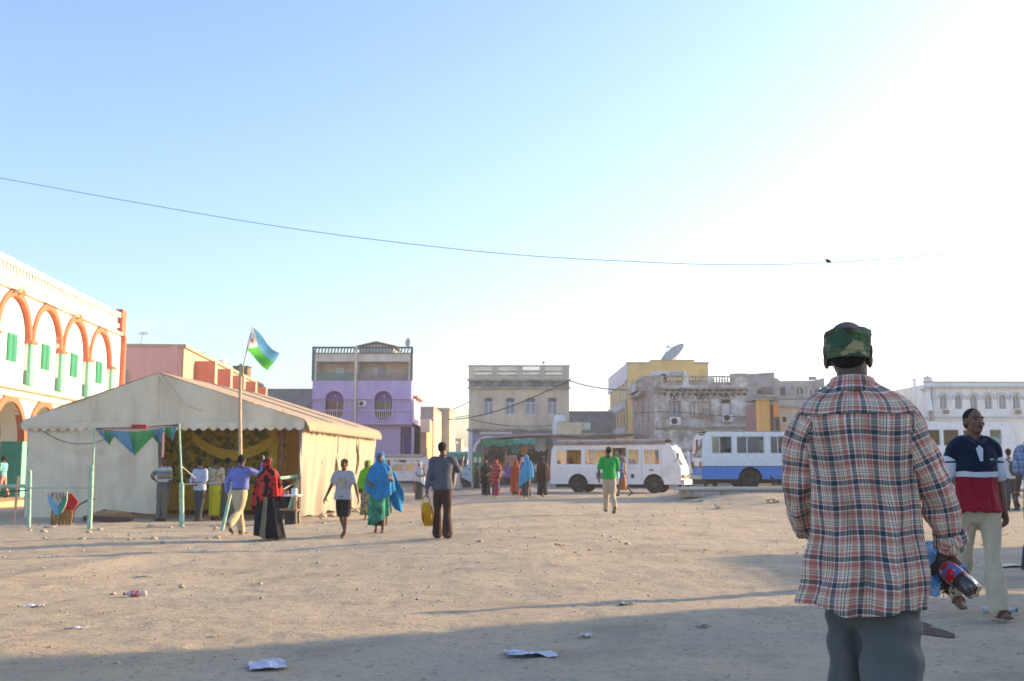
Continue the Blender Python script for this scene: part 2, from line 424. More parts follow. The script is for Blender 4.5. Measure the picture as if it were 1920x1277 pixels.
gm = bpy.data.materials.new('dirt'); gm.use_nodes = True; nt = gm.node_tree; L = nt.links.new; p = nt.nodes['Principled BSDF']
p.inputs['Roughness'].default_value = .95; p.inputs['Specular IOR Level'].default_value = .15
tc = _n(nt, 'ShaderNodeTexCoord')
def nse(sc, det=6, ro=.6, loc=0, st=(1,1,1)):
    n = _n(nt, 'ShaderNodeTexNoise'); n.inputs['Scale'].default_value = sc; n.inputs['Detail'].default_value = det; n.inputs['Roughness'].default_value = ro
    m_ = _n(nt, 'ShaderNodeMapping'); m_.inputs['Location'].default_value = (loc, loc*1.7, 0); m_.inputs['Scale'].default_value = st
    L(tc.outputs['Object'], m_.inputs[0]); L(m_.outputs[0], n.inputs['Vector']); return n.outputs['Fac']
def mrg(s, a, b, c=0, d=1):
    r = _n(nt, 'ShaderNodeMapRange'); r.inputs[1].default_value = a; r.inputs[2].default_value = b; r.inputs[3].default_value = c; r.inputs[4].default_value = d; L(s, r.inputs[0]); return r.outputs[0]
def mixc(f, a, b):
    x = _n(nt, 'ShaderNodeMixRGB'); L(f, x.inputs[0])
    for i, q in ((1, a), (2, b)):
        if isinstance(q, tuple): x.inputs[i].default_value = c4(q)
        else: L(q, x.inputs[i])
    return x.outputs[0]
c = mixc(mrg(nse(.35, 5), .38, .62), (.49,.41,.285), (.40,.34,.245))
c = mixc(mrg(nse(1.6, 8, .7, 5), .50, .72, 0, .55), c, (.25,.215,.175))
c = mixc(mrg(nse(.16, 4, .6, 9), .5, .7, 0, .5), c, (.37,.335,.295))
c = mixc(mrg(nse(14, 4, .6, 2), .57, .68, 0, .6), c, (.18,.155,.13))
c = mixc(mrg(nse(.8, 7, .65, 21), .53, .66, 0, .55), c, (.27,.225,.17))
c = mixc(mrg(nse(38, 3, .6, 31), .62, .70, 0, .55), c, (.14,.115,.09))
c = mixc(mrg(nse(26, 3, .6, 12), .62, .70, 0, .45), c, (.46,.40,.33))
vo = _n(nt, 'ShaderNodeTexVoronoi'); vo.inputs['Scale'].default_value = 9; L(tc.outputs['Object'], vo.inputs['Vector'])
c = mixc(mrg(vo.outputs['Distance'], .05, .09, .5, 0), c, (.13,.11,.10))
L(c, p.inputs['Base Color'])
b1 = _n(nt, 'ShaderNodeBump'); b1.inputs['Distance'].default_value = .03; b1.inputs['Strength'].default_value = .9; L(nse(22, 8, .72), b1.inputs['Height'])
b2 = _n(nt, 'ShaderNodeBump'); b2.inputs['Distance'].default_value = .03; b2.inputs['Strength'].default_value = .4; L(nse(5, 6, .6), b2.inputs['Height']); L(b1.outputs[0], b2.inputs['Normal'])
L(b2.outputs[0], p.inputs['Normal'])
g = link_mesh('ground', me, gm); g['kind'] = 'structure'

# paved street crossing behind the square
M_tar = mat('worn_tarmac', (.17,.16,.15), var=.2, scale=.8, stain=(.28,.24,.19), samt=.8, sscale=.25, bump=.2)
m_ = MB(); gr = []
for x_ in np.linspace(-60, 90, 76):
    gr.append([(x_, y_, max(gz(x_, y_), -1)+.012+.0*x_) for y_ in np.linspace(53, 78, 14)])
m_.sheet(gr); rd = m_.build('road', M_tar, smooth=True); rd['kind'] = 'structure'

# pebbles: one uncountable scatter
def icos(sub=0):
    bm = bmesh.new(); bmesh.ops.create_icosphere(bm, subdivisions=1, radius=1); v = [tuple(x.co) for x in bm.verts]; f = [tuple(x.index for x in q.verts) for q in bm.faces]; bm.free(); return np.array(v), f
iv, if_ = icos(); nP = 4800
yy = 4.3 + 30*rng.rand(nP)**1.7; xx = (rng.rand(nP)-.5)*1.05*yy
cl = vn(np.stack([xx*.5, yy*.5, xx*0], -1), 44); keep = (cl + rng.rand(nP)*1.2) > .25; xx = xx[keep]; yy = yy[keep]; nP = len(xx)
sz = .003 + .010*rng.rand(nP)**3 + (rng.rand(nP) > .985)*.014; sz = sz*np.clip(yy/9, .8, 2.0)
zz = gzv(xx, yy)+relief(xx, yy)
V = iv[None]*sz[:, None, None]*np.stack([.8+.6*rng.rand(nP), .8+.6*rng.rand(nP), .5+.4*rng.rand(nP)], -1)[:, None, :]*(1+.25*(rng.rand(nP, len(iv), 1)-.5))
V = V + np.stack([xx, yy, zz+sz*.2], -1)[:, None, :]
me = bpy.data.meshes.new('pebbles'); FF = (np.array(if_)[None]+(np.arange(nP)*len(iv))[:, None, None]).reshape(-1)
me.vertices.add(nP*len(iv)); me.vertices.foreach_set('co', V.ravel()); nf = len(FF)//3
me.loops.add(nf*3); me.loops.foreach_set('vertex_index', FF); me.polygons.add(nf); me.polygons.foreach_set('loop_start', np.arange(nf)*3); me.polygons.foreach_set('loop_total', np.full(nf, 3)); me.update(); me.validate()
M_peb = mat('pebble', (.42,.36,.29), var=.45, scale=4, bump=.2)
pb = link_mesh('pebbles', me, M_peb); pb['kind'] = 'stuff'; pb['label'] = 'loose pebbles and gravel strewn over the dirt square'; pb['category'] = 'pebbles'

# worn concrete island on the right, low kerbed platform
M_conc = mat('old_concrete', (.42,.37,.31), var=.2, scale=1.5, stain=(.25,.21,.17), samt=.6, sscale=1.2, bump=.3)
M_conc2 = mat('pale_concrete', (.46,.43,.38), var=.15, scale=1.5, stain=(.3,.27,.22), samt=.4)
A = W(1290, 914, 39.3)
isl = thing('concrete_island', 'long low concrete island in front of the blue and white bus', 'kerb', (A.x, 39.3, gz(A.x+1, 39.3)-.06))
m_ = MB(); m_.box(0, 17, .12, 2.3, 0, .24); m_.build('base', M_conc, isl)
m_ = MB(); ol = [(-.05, 0), (17.2, 0), (17.2, 2.5), (.2, 2.5), (-.35, 1.2)]
m_.prism(ol, .1, .24, plane='XY'); m_.build('slab', M_conc2, isl, bevel=.03)
rr = random.Random(4)
for k in range(16):
    MB().box(.2+k*1.05, .2+k*1.05+.98, -.02, .1, .0, .2+rr.random()*.035).build('kerb_block', M_conc, isl, bevel=.02)
# ================================================================ BUILDINGS
M_white = mat('white_render', (.82,.80,.74), var=.06, scale=1.2, stain=(.62,.55,.42), samt=.35, sscale=.6, sthr=.55, stretch=3, bump=.1)
M_orange = mat('orange_paint', (.48,.145,.08), var=.12, scale=3)
M_mint = mat('mint_paint', (.17,.46,.33), var=.1, scale=3)
M_mintsh = mat('shaded_mint_paint', (.07,.33,.27), var=.12, scale=3)
M_shut = mat('green_shutter', (.035,.24,.145), var=.12, scale=3)
M_cream = mat('cream_trim', (.66,.58,.36), var=.12)
M_dark = mat('dark_room', (.03,.028,.025), var=.3, bump=0)
M_glassd = mat('dark_glass', (.035,.04,.045), rough=.15, var=.3, bump=0, spec=.6)
M_pane = mat('dusty_pane', (.30,.32,.35), rough=.35, var=.25, bump=0, spec=.5)
M_metal = mat('galvanised_metal', (.30,.30,.29), rough=.5, metal=.6, var=.2)
M_rust = mat('rusty_metal', (.22,.11,.06), rough=.8, var=.4, scale=6)
M_wire = mat('black_cable', (.03,.03,.035), var=.1, bump=0)
M_wood = mat('weathered_wood', (.25,.17,.10), var=.3, scale=5, stretch=6)

def ring_arch(mb, cx, zc, r0, r1, y0, y1, n=18, a0=0, a1=pi):
    """half ring proud of a wall"""
    for k in range(n):
        a, b = a0+(a1-a0)*k/n, a0+(a1-a0)*(k+1)/n
        P = [(cx+r*cos(t), zc+r*sin(t)) for t, r in ((a, r0), (a, r1), (b, r1), (b, r0))]
        vs = [(q[0], y0, q[1]) for q in P]+[(q[0], y1, q[1]) for q in P]
        mb.add(vs, [(0,1,2,3),(7,6,5,4),(1,5,6,2),(0,3,7,4)]+([(0,4,5,1)] if k == 0 else [])+([(3,2,6,7)] if k == n-1 else []))

# ---- white arcaded building on the left
# facade plane runs away from the camera on the left; columns of the photo give the bays
def Ya(px): return 17.4/((960-px)/2000-.08)
F = Fac(-80, Ya(-80), 218, Ya(218), z0=0.0)
u_of = lambda px: F.u(px, 877)
b = thing('arcade_building', 'white two storey arcaded building with orange arches, mint pilasters and green shutters', 'building', F.A, F.rz)
Lf = F.len; H2 = F.z(104, 527); DEP = 12
pil = [u_of(p_) for p_ in (45, 104, 155, 200)]; bay = (pil[3]-pil[0])/3
pil = [pil[0]-bay*2, pil[0]-bay] + pil
z_spring2 = F.z(104, 655); z_band = F.z(104, 744); z_sp1 = 2.35
pw = .36
bays = [(pil[i]+pw, pil[i+1]-pw) for i in range(len(pil)-1)]
first = -1.0
r_a = (bay-2*pw)/2
holes = [archp(a, c_, .02, z_sp1+r_a*.98, 14, ry=r_a*.98) for a, c_ in bays]
up_r = bay/2-.30; zc2 = z_spring2
outline = rect(pil[0]-1.2, Lf, 0, z_band)
m_ = MB().panel([(pil[0]-1.2,0)]+[], (), .1) if False else MB()
hol = [archp(a, c_, .001+0, z_sp1+r_a*.98, 14, ry=r_a*.98) for a, c_ in bays]
# ground floor wall: build per bay so that openings reach the floor
for (a, c_) in bays:
    cx = (a+c_)/2; pts = [(cx+r_a*cos(pi*k/14), z_sp1+r_a*.98*sin(pi*k/14)) for k in range(15)]
    m_.panel([(c_, z_band), (a, z_band), (a, z_sp1)]+pts[::-1][1:-1]+[(c_, z_sp1)], (), .9, 0)
for pc in pil: m_.box(pc-pw, pc+pw, 0, .9, z_sp1, z_band)
m_.box(pil[-1]+pw, Lf, 0, .9, 0, z_band); m_.box(pil[0]-1.2, pil[0]-pw, 0, .9, 0, z_band)
MB().box(pil[0]-1.2, Lf-.3, 4.2, 4.4, 0, z_band-.2).build('gallery_wall', mat('shade_dark_wall', (.13,.11,.09), var=.3), b)  # colour darkened to stand in for the shade inside the gallery
m_.box(pil[0]-1.2, Lf, .9, DEP, z_band-.2, z_band)
m_.box(Lf-.3, Lf, .9, DEP, 0, z_band-.2)
m_.build('ground_floor_wall', M_white, b)
zt = H2
m_ = MB()
ho = []
for (a, c_) in zip(pil[:-1], pil[1:]):
    ho.append(archp(a+.30, c_-.30, z_band+.25, z_spring2+up_r, 14))
m_.panel(rect(pil[0]-1.2, Lf, z_band, zt-1.25), ho, .12, 0)
m_.box(pil[0]-1.2, Lf, .121, DEP, z_band, zt-1.25)
m_.build('upper_wall', M_white, b)
for i, (a, c_) in enumerate(zip(pil[:-1], pil[1:])):
    cx = (a+c_)/2
    m_ = MB(); ring_arch(m_, cx, z_spring2, up_r-.03, up_r+.25, -.1, .2, 18); m_.build('arch_moulding', M_orange, b)
    m_ = MB(); ring_arch(m_, cx, z_sp1, r_a-.02, r_a+.28, -.09, .2, 18); m_.build('arch_moulding', M_orange, b)
    f = MB().box(cx-.58, cx+.58, .05, .12, z_band+1.05, z_band+2.35).build('window', M_white, b)
    for s_ in (-1, 1):
        q = MB()
        x0, x1 = (cx-.5, cx-.015) if s_ < 0 else (cx+.015, cx+.5)
        q.box(x0, x1, -.01, .05, z_band+1.12, z_band+2.28)
        for k in range(9): q.box(x0+.05, x1-.05, -.03, .0, z_band+1.2+k*.115, z_band+1.27+k*.115)
        q.build('shutter', M_shut, f)
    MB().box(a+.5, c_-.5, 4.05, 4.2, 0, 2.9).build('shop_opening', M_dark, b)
for pc in pil:
    MB().box(pc-.26, pc+.26, -.13, .34, z_band+.3, z_spring2-.12).build('pilaster', M_mint, b)
    MB().box(pc-.36, pc+.36, -.2, .36, z_spring2-.12, z_spring2+.02).build('capital', M_orange, b)
    MB().box(pc-.30, pc+.30, -.16, .33, z_band+.25, z_band+.9).build('pilaster_base', M_mint, b)
    q = MB().box(pc-pw, pc+pw, -.02, .9, 0, z_sp1); o = q.build('pillar', M_mint, b)
    MB().box(pc-pw-.012, pc-pw-.002, 0, .88, .02, z_sp1-.02).build('pillar_shade_side', M_mintsh, b)  # darker slab stands in for the shaded side of the mint pillar
MB().box(pil[0]-1.2, Lf+.05, -.25, 0, z_band-.02, z_band+.13).build('string_course', M_cream, b)
MB().box(pil[0]-1.2, Lf+.05, -.14, 0, z_band-.35, z_band-.25).build('string_course', M_cream, b)
# pierced parapet, two rows of little openings
zp = zt-1.25; m_ = MB(); pend = Lf-.75
m_.box(pil[0]-1.2, pend, -.22, .3, zp, zp+.14); m_.box(pil[0]-1.2, pend, -.05, .2, zp+.42, zp+.62); m_.box(pil[0]-1.2, pend, -.12, .3, zt-.26, zt)
m_.build('parapet', M_white, b)
m_ = MB(); n_ = int((pend-pil[0]+1.2)/.36)
for k in range(n_):
    x_ = pil[0]-1.2+k*.36; m_.box(x_, x_+.19, -.02, .15, zp+.14, zp+.42); m_.box(x_, x_+.17, -.02, .15, zp+.62, zt-.26)
o = m_.build('pierced_parapet_blocks', M_white, b); o['kind'] = 'stuff'
MB().box(pil[0]-1.2, pend, .3, .36, zp+.1, zt-.05).build('parapet_backing', M_cream, b)
MB().box(Lf-.75, Lf+.02, -.2, .6, zp+.02, zt+.22).build('corner_pier', M_orange, b)
MB().box(Lf-.16, Lf+.14, -.22, .1, z_band+.1, zp).build('corner_strip', M_orange, b)
for k in range(2): MB().box(Lf, Lf+.75, -.1, .0, zp-.1-k*.55, zp-.02-k*.55).build('rain_spout', M_orange, b)
for px in (8, 122):
    m_ = MB(); cx = u_of(px); ring_arch(m_, cx, zp-.22, .30, .36, -.4, -.1, 10, .3, pi-.3); m_.build('lamp_hood', M_cream, b)
MB().box(pil[0]-1.5, Lf+1, -1.9, .95, -.45, 0).build('plinth_step', mat('ochre_kerb', (.50,.36,.19), var=.2, scale=1), b)

# ---- pink building behind the tent
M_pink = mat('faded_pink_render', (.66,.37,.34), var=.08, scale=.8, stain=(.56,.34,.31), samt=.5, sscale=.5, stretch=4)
M_pinkc = mat('pale_trim_sunlit_pink', (.42,.30,.22), var=.08)
M_salm = mat('salmon_render', (.62,.22,.15), var=.1, scale=1)
Fs = Fac(333, 66, 485, 98, z0=-.1); Ff = Fac(190, 66, 333, 66, z0=-.1)
b = thing('pink_building', 'long pink building with salmon fins and small balconies behind the tent', 'building', Fs.A, Fs.rz)
Hs = Fs.z(333, 648); Ls = Fs.len
MB().box(0, Ls, 0, 11, 0, Hs).build('wall', M_pink, b)
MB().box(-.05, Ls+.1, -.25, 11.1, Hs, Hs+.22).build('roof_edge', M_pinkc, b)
MB().box(.02, Ls, -.12, 0, 0, Hs-.02).build('side_wall', M_pinkc, b)  # cream of the sunlit side put into this wall's colour
fp = [355, 388, 416, 441, 463]
for px in fp:
    u0 = Fs.u(px, 877)
    MB().box(u0, u0+.9, -1.35, -.12, 0, Hs-.5).build('fin', M_salm, b)
    MB().box(u0+.02, u0+.88, -1.42, -1.35, 0, Hs-.5).build('fin_lit_edge', M_pinkc, b)  # sun-facing fin edge carries its sunlight as a cream colour
ed = [0]+[Fs.u(p_, 877) for p_ in fp]+[Ls]
for a, c_ in zip(ed[:-1], ed[1:]):
    a2 = a+1.0; 
    for zz in (Hs-2.4, Hs-5.4):
        q = MB().box(a2, c_-.1, -1.1, -.12, zz-.2, zz).build('balcony_slab', M_salm, b)
w_ = Fac(190, 66, 333, 66, z0=-.1)
# window on the wall that faces the square (local -X side of the building)
lx = lambda px, py: W(px, py, 66)
M4 = Matrix.Rotation(-Fs.rz, 4, 'Z')@Matrix.Translation(-Fs.A)
def addworld(name, material, parent, P0, P1, th=.12):
    """thin slab facing the camera between two world points at the same distance"""
    q = MB().box(P0.x, P1.x, P0.y-th, P0.y, min(P0.z, P1.z), max(P0.z, P1.z)); q.v = [tuple(M4@Vector(v)) for v in q.v]; return q.build(name, material, parent)
# the end wall is skewed in the building's frame, so rebuild it square to the camera
q = MB().box(lx(190,700).x, lx(333,700).x, 65.9, 70, -.1, lx(333,648).z); q.v = [tuple(M4@Vector(v)) for v in q.v]; q.build('end_wall', M_pink, b)
f = addworld('window', M_cream, b, W(219,690,65.8), W(241,722,65.8), .1)
addworld('pane', M_glassd, f, W(221,692,65.68), W(229,720,65.68), .05); addworld('pane', M_pane, f, W(231,692,65.68), W(239,720,65.68), .05)
# rooftop aerials and dishes belong to nobody's wall: things
def dish(x, y, z, r, label, az=0, tilt=.6, group=None, h=.6, nrm=None):
    t = thing('satellite_dish', label, 'dish', (x, y, z), az, group)
    mb = MB(); n = 8; prof = []
    for k in range(n+1):
        rr_ = r*k/n; prof.append((max(rr_, .004), .35*rr_*rr_/r))
    for k in range(n, -1, -1):
        rr_ = r*k/n; prof.append((max(rr_, .004), .35*rr_*rr_/r+.03))
    mb.lathe(prof, 20); o = mb.build('reflector', M_dish, t, smooth=True, loc=(0, 0, h+r*.75)); QM = Vector(nrm).to_track_quat('Z', 'Y').to_matrix() if nrm else Matrix.Rotation(tilt+pi/2-.6, 3, 'X'); o.rotation_euler = QM.to_euler()
    MB().tube([(0, .1, 0), (0, .05, h+r*.7)], .05*r+.01, 6).build('mast', M_metal, t)
    e = MB(); M = QM; c0 = Vector((0, 0, h+r*.75)); tip = c0+M@Vector((0, 0, r*.95))
    for k in range(3):
        a_ = k*2*pi/3; e.tube([tuple(c0+M@Vector((r*.9*cos(a_), r*.9*sin(a_), .3*r))), tuple(tip)], .02*r+.004, 5)
    e.ball(tip, r*.09, 8, 6); e.build('receiver', M_metal, t)
    return t
M_dish = mat('dish_grey', (.42,.44,.43), rough=.5, var=.15)
P = W(432, 694, 84); dish(P.x-.5, 84.2, W(432,700,84).z-.1, .5, 'small satellite dish on the roof of the long pink building', group=None, h=.5, nrm=(-.80,-.12,.5))
def aerial(px, y0, y1, Yd, label, lean=0):
    a_, c_ = W(px, y1, Yd), W(px+lean, y0, Yd); t = thing('aerial', label, 'antenna', a_)
    d = c_-a_; MB().tube([(0,0,0), tuple(d)], .03, 5).build('mast', M_metal, t)
    m2 = MB()
    for k in range(3): m2.tube([(d.x*(.8+.08*k)-.3, 0, d.z*(.8+.08*k)), (d.x*(.8+.08*k)+.3, 0, d.z*(.8+.08*k))], .015, 4)
    m2.build('crossbar', M_metal, t)
aerial(263, 622, 649, 70, 'thin leaning aerial on the left end of the pink roof', 6)
aerial(375, 660, 676, 76, 'short aerial stub on the pink roof beside the second fin')
# roof water tank behind flagpole
t = thing('roof_tank', 'dark upright water tank on the pink roof beside the flagpole', 'tank', W(450, 710, 90))
MB().box(-.6, .6, 0, 1.2, -.5, 1.0).build('tank_body', mat('tank_brown', (.16,.12,.08)), t); MB().box(-.66, .66, -.06, 1.26, 1.0, 1.08).build('tank_lid', M_dark, t)

# ---- grey block wall building behind tent
M_blk = blockmat('grey_blockwork', (.36,.35,.33), (.2,.2,.2))
F = Fac(478, 105, 600, 105); b = thing('block_building', 'plain grey concrete block building between pink and purple buildings', 'building', F.A, F.rz)
MB().box(0, F.len, 0, 8, 0, F.z(540, 731)).build('wall', M_blk, b); MB().box(-.1, F.len+.1, -.1, 8, F.z(540, 731), F.z(540, 729)).build('coping', M_conc, b)
F = Fac(480, 62, 583, 62)
# ---- purple apartment house
M_pur = mat('purple_render', (.51,.42,.68), var=.07, scale=1, stain=(.33,.25,.50), samt=.5, sscale=.7, stretch=3)
M_purd = mat('deep_purple_render', (.20,.13,.42), var=.08)
M_lil = mat('lilac_render', (.52,.42,.62), var=.07, scale=1)
M_beig = mat('beige_render', (.68,.62,.52), var=.1, scale=1, stain=(.38,.34,.28), samt=.5, stretch=3)
M_tl = mat('dark_teal_rail', (.07,.14,.16), var=.15)
M_grnr = mat('green_rail', (.10,.27,.22), var=.15); M_brnr = mat('brown_rail', (.26,.20,.18), var=.15)
M_wht = mat('white_paint', (.72,.73,.74), var=.06)
Yp = 100; F = Fac(583, Yp, 770, Yp, z0=-.1); b = thing('apartment_building', 'purple apartment building with two round windows and balustraded roof terrace', 'building', F.A, F.rz)
Z = lambda py, px=680: F.z(px, py); U = lambda px: F.u(px, 800)
Lp = F.len; um = U(666)
DP = 9
z714, z745, z793 = Z(714), Z(746), Z(793)
# lower storey and body
m_ = MB(); m_.box(.0, U(750), .55, DP, 0, z793); m_.box(U(773), Lp, .55, DP, 0, z793); m_.box(U(750), U(773), 2.0, DP, 0, z793); m_.box(U(750), U(773), .55, 2.0, Z(800), z793)
m_.build('ground_floor_wall', M_lil, b)
MB().box(U(755), U(763), 1.85, 2.0, 0, Z(812)).build('door', M_purd, b); MB().box(U(764), U(770), 1.2, 1.6, 0, Z(800)).build('column', M_purd, b)
# storey with round windows
m_ = MB()
hs = [stadium(U(608.5), U(643.5), Z(787), Z(733)), stadium(U(701), U(735), Z(788), Z(733))]
m_.panel(rect(0, Lp, z793, z714), hs, .35, .1)
m_.box(0, Lp, 1.6, DP, z793, z714); m_.box(0, .2, .4, 1.6, z793, z714); m_.box(Lp-.2, Lp, .4, 1.6, z793, z714); m_.build('upper_wall', M_pur, b)
for (a, c_) in ((0, um-.12), (um+.12, Lp)):
    wx = (608.5, 643.5) if a < .1 else (701, 735); cxw = (U(wx[0])+U(wx[1]))/2; Rw = (U(wx[1])-U(wx[0]))/2+.02; zcw = Z(733)-Rw+.02
    a0_ = math.asin(max(-1, min(1, (z745-zcw)/Rw)))
    arc = [(cxw+Rw*cos(a0_+(pi-2*a0_)*k/14), zcw+Rw*sin(a0_+(pi-2*a0_)*k/14)) for k in range(15)]
    MB().prism([(c_, z745), (c_, z714), (a, z714), (a, z745)]+arc[::-1], .22, -.12).build('projecting_band', M_pur, b)
    for x0_, x1_ in ((a, arc[-1][0]-.14), (arc[0][0]+.14, c_)): MB().box(x0_, x1_, -.15, .1, z745-.14, z745).build('shadow_moulding', M_lil, b)
    MB().box(a, c_, .0, .1, Z(771), Z(768)).build('string_course', M_lil, b)
    MB().box(a, c_, -.12, .1, z793-.15, z793).build('string_course', M_lil, b)
MB().box(um-.1, um+.1, -.3, .1, z793, Z(650)).build('downpipe', M_beig, b)
for hx0, hx1, hx in ((608.5, 643.5, 626), (701, 735, 718)):
    cx = U(hx); rr_ = (U(hx1)-U(hx0))/2; f = MB(); zc_ = Z(733)-rr_
    ring_arch(f, cx, zc_, rr_, rr_+.14, -.16, .12, 16); zc2_ = Z(788)+rr_; ring_arch(f, cx, zc2_, rr_, rr_+.14, .0, .12, 16, pi, 2*pi)
    for s_ in (-1, 1): f.box(cx+s_*(rr_+.07)-.07, cx+s_*(rr_+.07)+.07, -.02, .12, zc2_-.02, zc_+.02)
    f = f.build('round_window', M_lil, b)
    MB().box(U(hx0)+.02, U(hx1)-.02, .6, .7, Z(751), Z(733)).build('lunette', M_purd, f)
    MB().box(U(hx0)+.02, U(hx1)-.02, .75, .8, Z(787), Z(751)).build('pane', M_glassd, f)
    for k in range(9):
        x_ = U(hx0)+(U(hx1)-U(hx0))*(k+.5)/9; hz = sqrt(max(0, rr_**2-(x_-cx)**2)); z0_ = zc2_-hz+.03
        if z0_ < Z(769)-.1: MB().box(x_-.025, x_+.025, .28, .33, z0_, Z(769)).build('railing_bar', M_wht, f)
    MB().box(U(hx0)+.05, U(hx1)-.05, .27, .34, Z(769), Z(768)).build('railing_top', M_wht, f)
    for k in range(2 if hx > 700 else 1): MB().box(cx+.15+.35*k, cx+.2+.35*k, .6, .66, Z(780), Z(752)).build('mullion', M_wht, f)
    MB().ball((cx, .55, Z(742)), .08, 8, 6).build('lamp', M_wht, f)
def ac(parent, x, y, z, s=1.0):
    q = MB().box(x-.4*s, x+.4*s, y-.35, y, z-.3*s, z+.3*s).build('air_conditioner', M_wht, parent)
    MB().lathe([(.01, y-.37), (.22*s, y-.37), (.24*s, y-.351), (.01, y-.351)], 14, (x-.08, 0, z), 'Y').build('fan_grille', M_dark, q)
ac(b, U(679), .1, Z(757), .9)
# balcony storey
zb0, zb1, zc0 = Z(714), Z(700), Z(678)
m_ = MB(); m_.box(0, Lp, 1.7, DP, zb0, zc0); m_.box(0, Lp, .0, DP, zc0, Z(663)); m_.box(-.02, .3, .0, 1.7, zb0, zc0); m_.box(Lp-.3, Lp, 0, 1.7, zb0, zc0); m_.box(um-.15, um+.15, .0, 1.7, zb0, zc0)
m_.build('balcony_storey_wall', M_beig, b)
for a, c_, mm in ((.25, um-.2, M_grnr), (um+.2, Lp-.2, M_brnr)):
    MB().box(a, c_, .02, .08, zb1-.06, zb1).build('balcony_rail', mm, b); q = MB(); k = a
    while k < c_: q.box(k, k+.07, .03, .07, zb0, zb1-.06); k += .14
    o = q.build('balcony_bars', mm, b); o['kind'] = 'stuff'
for a, c_, mm in ((622, 640, M_wht), (694, 703, M_wht), (703, 718, mat('blue_curtain', (.32,.42,.48)))):
    MB().box(U(a), U(c_), 1.6, 1.7, Z(704), Z(686)).build('window', mm, b)
# dark teal frame strips + roof balustrade
for a in (0, um, Lp): MB().box(a-.12, a+.12, -.06, 0, zb0, Z(650)).build('frame_post', M_tl, b)
MB().box(-.1, Lp+.1, -.1, .25, Z(653), Z(650)).build('balustrade_rail', M_tl, b); MB().box(-.1, Lp+.1, -.1, .25, Z(663), Z(661.5)).build('balustrade_rail', M_tl, b)
q = MB(); k = .2
while k < Lp-.1:
    q.obox((k, .08, (Z(661)+Z(653))/2), (.12, .12, Z(653)-Z(661)), (0, .25, 0)); k += .30
o = q.build('balusters', M_tl, b); o['kind'] = 'stuff'
# right side of the house, sunlight put into its paler colour
for k in range(3): MB().box(Lp-.02, Lp+.5, 1+k*2.7, 2.4+k*2.7, Z(745), Z(740)).build('window_ledge', M_pinkc, b)
MB().box(Lp, Lp+.06, .4, DP, 0, Z(664)).build('side_wall', mat('sunlit_lilac_render', (.62,.50,.66), var=.1), b)
# rooftop shed with shallow gable
t = thing('roof_shed', 'low gabled shed on the purple building roof terrace', 'shed', (F.A.x+U(698), Yp+2.2, F.A.z+Z(663)))
hw = (U(731)-U(664))/2; zz_ = Z(646)-Z(663)
MB().prism([(-hw, 0), (hw, 0), (hw, zz_), (0, Z(639)-Z(663)), (-hw, zz_)], 4, 0).build('wall', mat('grey_sheet', (.36,.36,.36), var=.15), t)
MB().prism([(-hw-.3, zz_-.02), (0, Z(638)-Z(663)), (hw+.3, zz_-.02), (hw+.3, zz_+.1), (0, Z(636)-Z(663)+.05), (-hw-.3, zz_+.1)], 4.6, -.3).build('roof', M_rust, t)
P = W(768, 662, 100); dish(P.x-.1, 100.6, P.z+.05, .42, 'grey satellite dish on the right corner of the purple building', az=-.9, h=.7)

# ---- small buildings seen down the street
M_gr = mat('grey_render', (.38,.36,.34), var=.12, scale=.6, stain=(.2,.19,.18), samt=.5, stretch=3)
M_brk = mat('reddish_render', (.30,.18,.17), var=.12, scale=.6)
M_yel = mat('ochre_render', (.55,.38,.16), var=.12, scale=.6)
M_lit = mat('sand_sunlit_render', (.48,.38,.26), var=.1, scale=.6)
def street_house(pl, pr, Yd, ptop, label, front, side, depth=14, wins=(), name='house'):
    F = Fac(pl, Yd, pr, Yd); b = thing(name, label, 'building', F.A, F.rz)
    h = F.z((pl+pr)/2, ptop); MB().box(0, F.len, 0, depth, 0, h).build('wall', front, b)
    MB().box(F.len, F.len+.08, .05, depth, 0, h-.1).build('side_wall', side, b); MB().box(-.05, F.len+.12, -.08, depth, h, h+.15).build('coping', M_conc, b)  # side facing the sun gets its own warmer colour, as if lit
    for (x0, y0, x1, y1) in wins:
        a, z0, c_, z1 = F.rect(x0, y0, x1, y1); f = MB().box(a, c_, -.06, 0, z0, z1).build('window', M_dark, b)
    return F, b
street_house(781, 811, 125, 765, 'plain grey building seen down the street, tallest beside the purple one', M_gr, M_lit, wins=((800,800,809,840),(785,802,792,812)))
F, b = street_house(778, 798, 112, 788, 'small beige building with overhanging balcony beside the purple house', M_lit, M_yel, 8, wins=((783,822,787,845),))
MB().box(-.1, F.len+.5, -1.0, 0, F.z(788, 811), F.z(788, 787)).build('balcony', M_beig, b)
F, b = street_house(814, 841, 140, 767, 'tall narrow grey and red building down the street', M_gr, M_lit, wins=((822,820,829,838),))
MB().box(F.u(817), F.u(829), -.1, 0, F.z(823, 805), F.z(823, 779)).build('red_panel', M_brk, b); MB().box(F.u(820), F.u(829), -.2, -.12, F.z(825,778), F.z(825,772)).build('window', M_dark, b)
street_house(850, 864, 190, 824, 'small distant block with pinkish walls at the end of the street', mat('far_pink', (.45,.36,.32)), M_lit, 10)
P = W(846.5, 877, 175); t = thing('minaret', 'slender dark minaret at the far end of the street', 'tower', (P.x, 175, 0))
zt_ = W(846, 797, 175).z; MB().lathe([(.7,0),(.7,zt_*.62),(1.1,zt_*.63),(1.1,zt_*.66),(.55,zt_*.68),(.5,zt_*.95),(.25,zt_)], 12).build('shaft', M_gr, t)

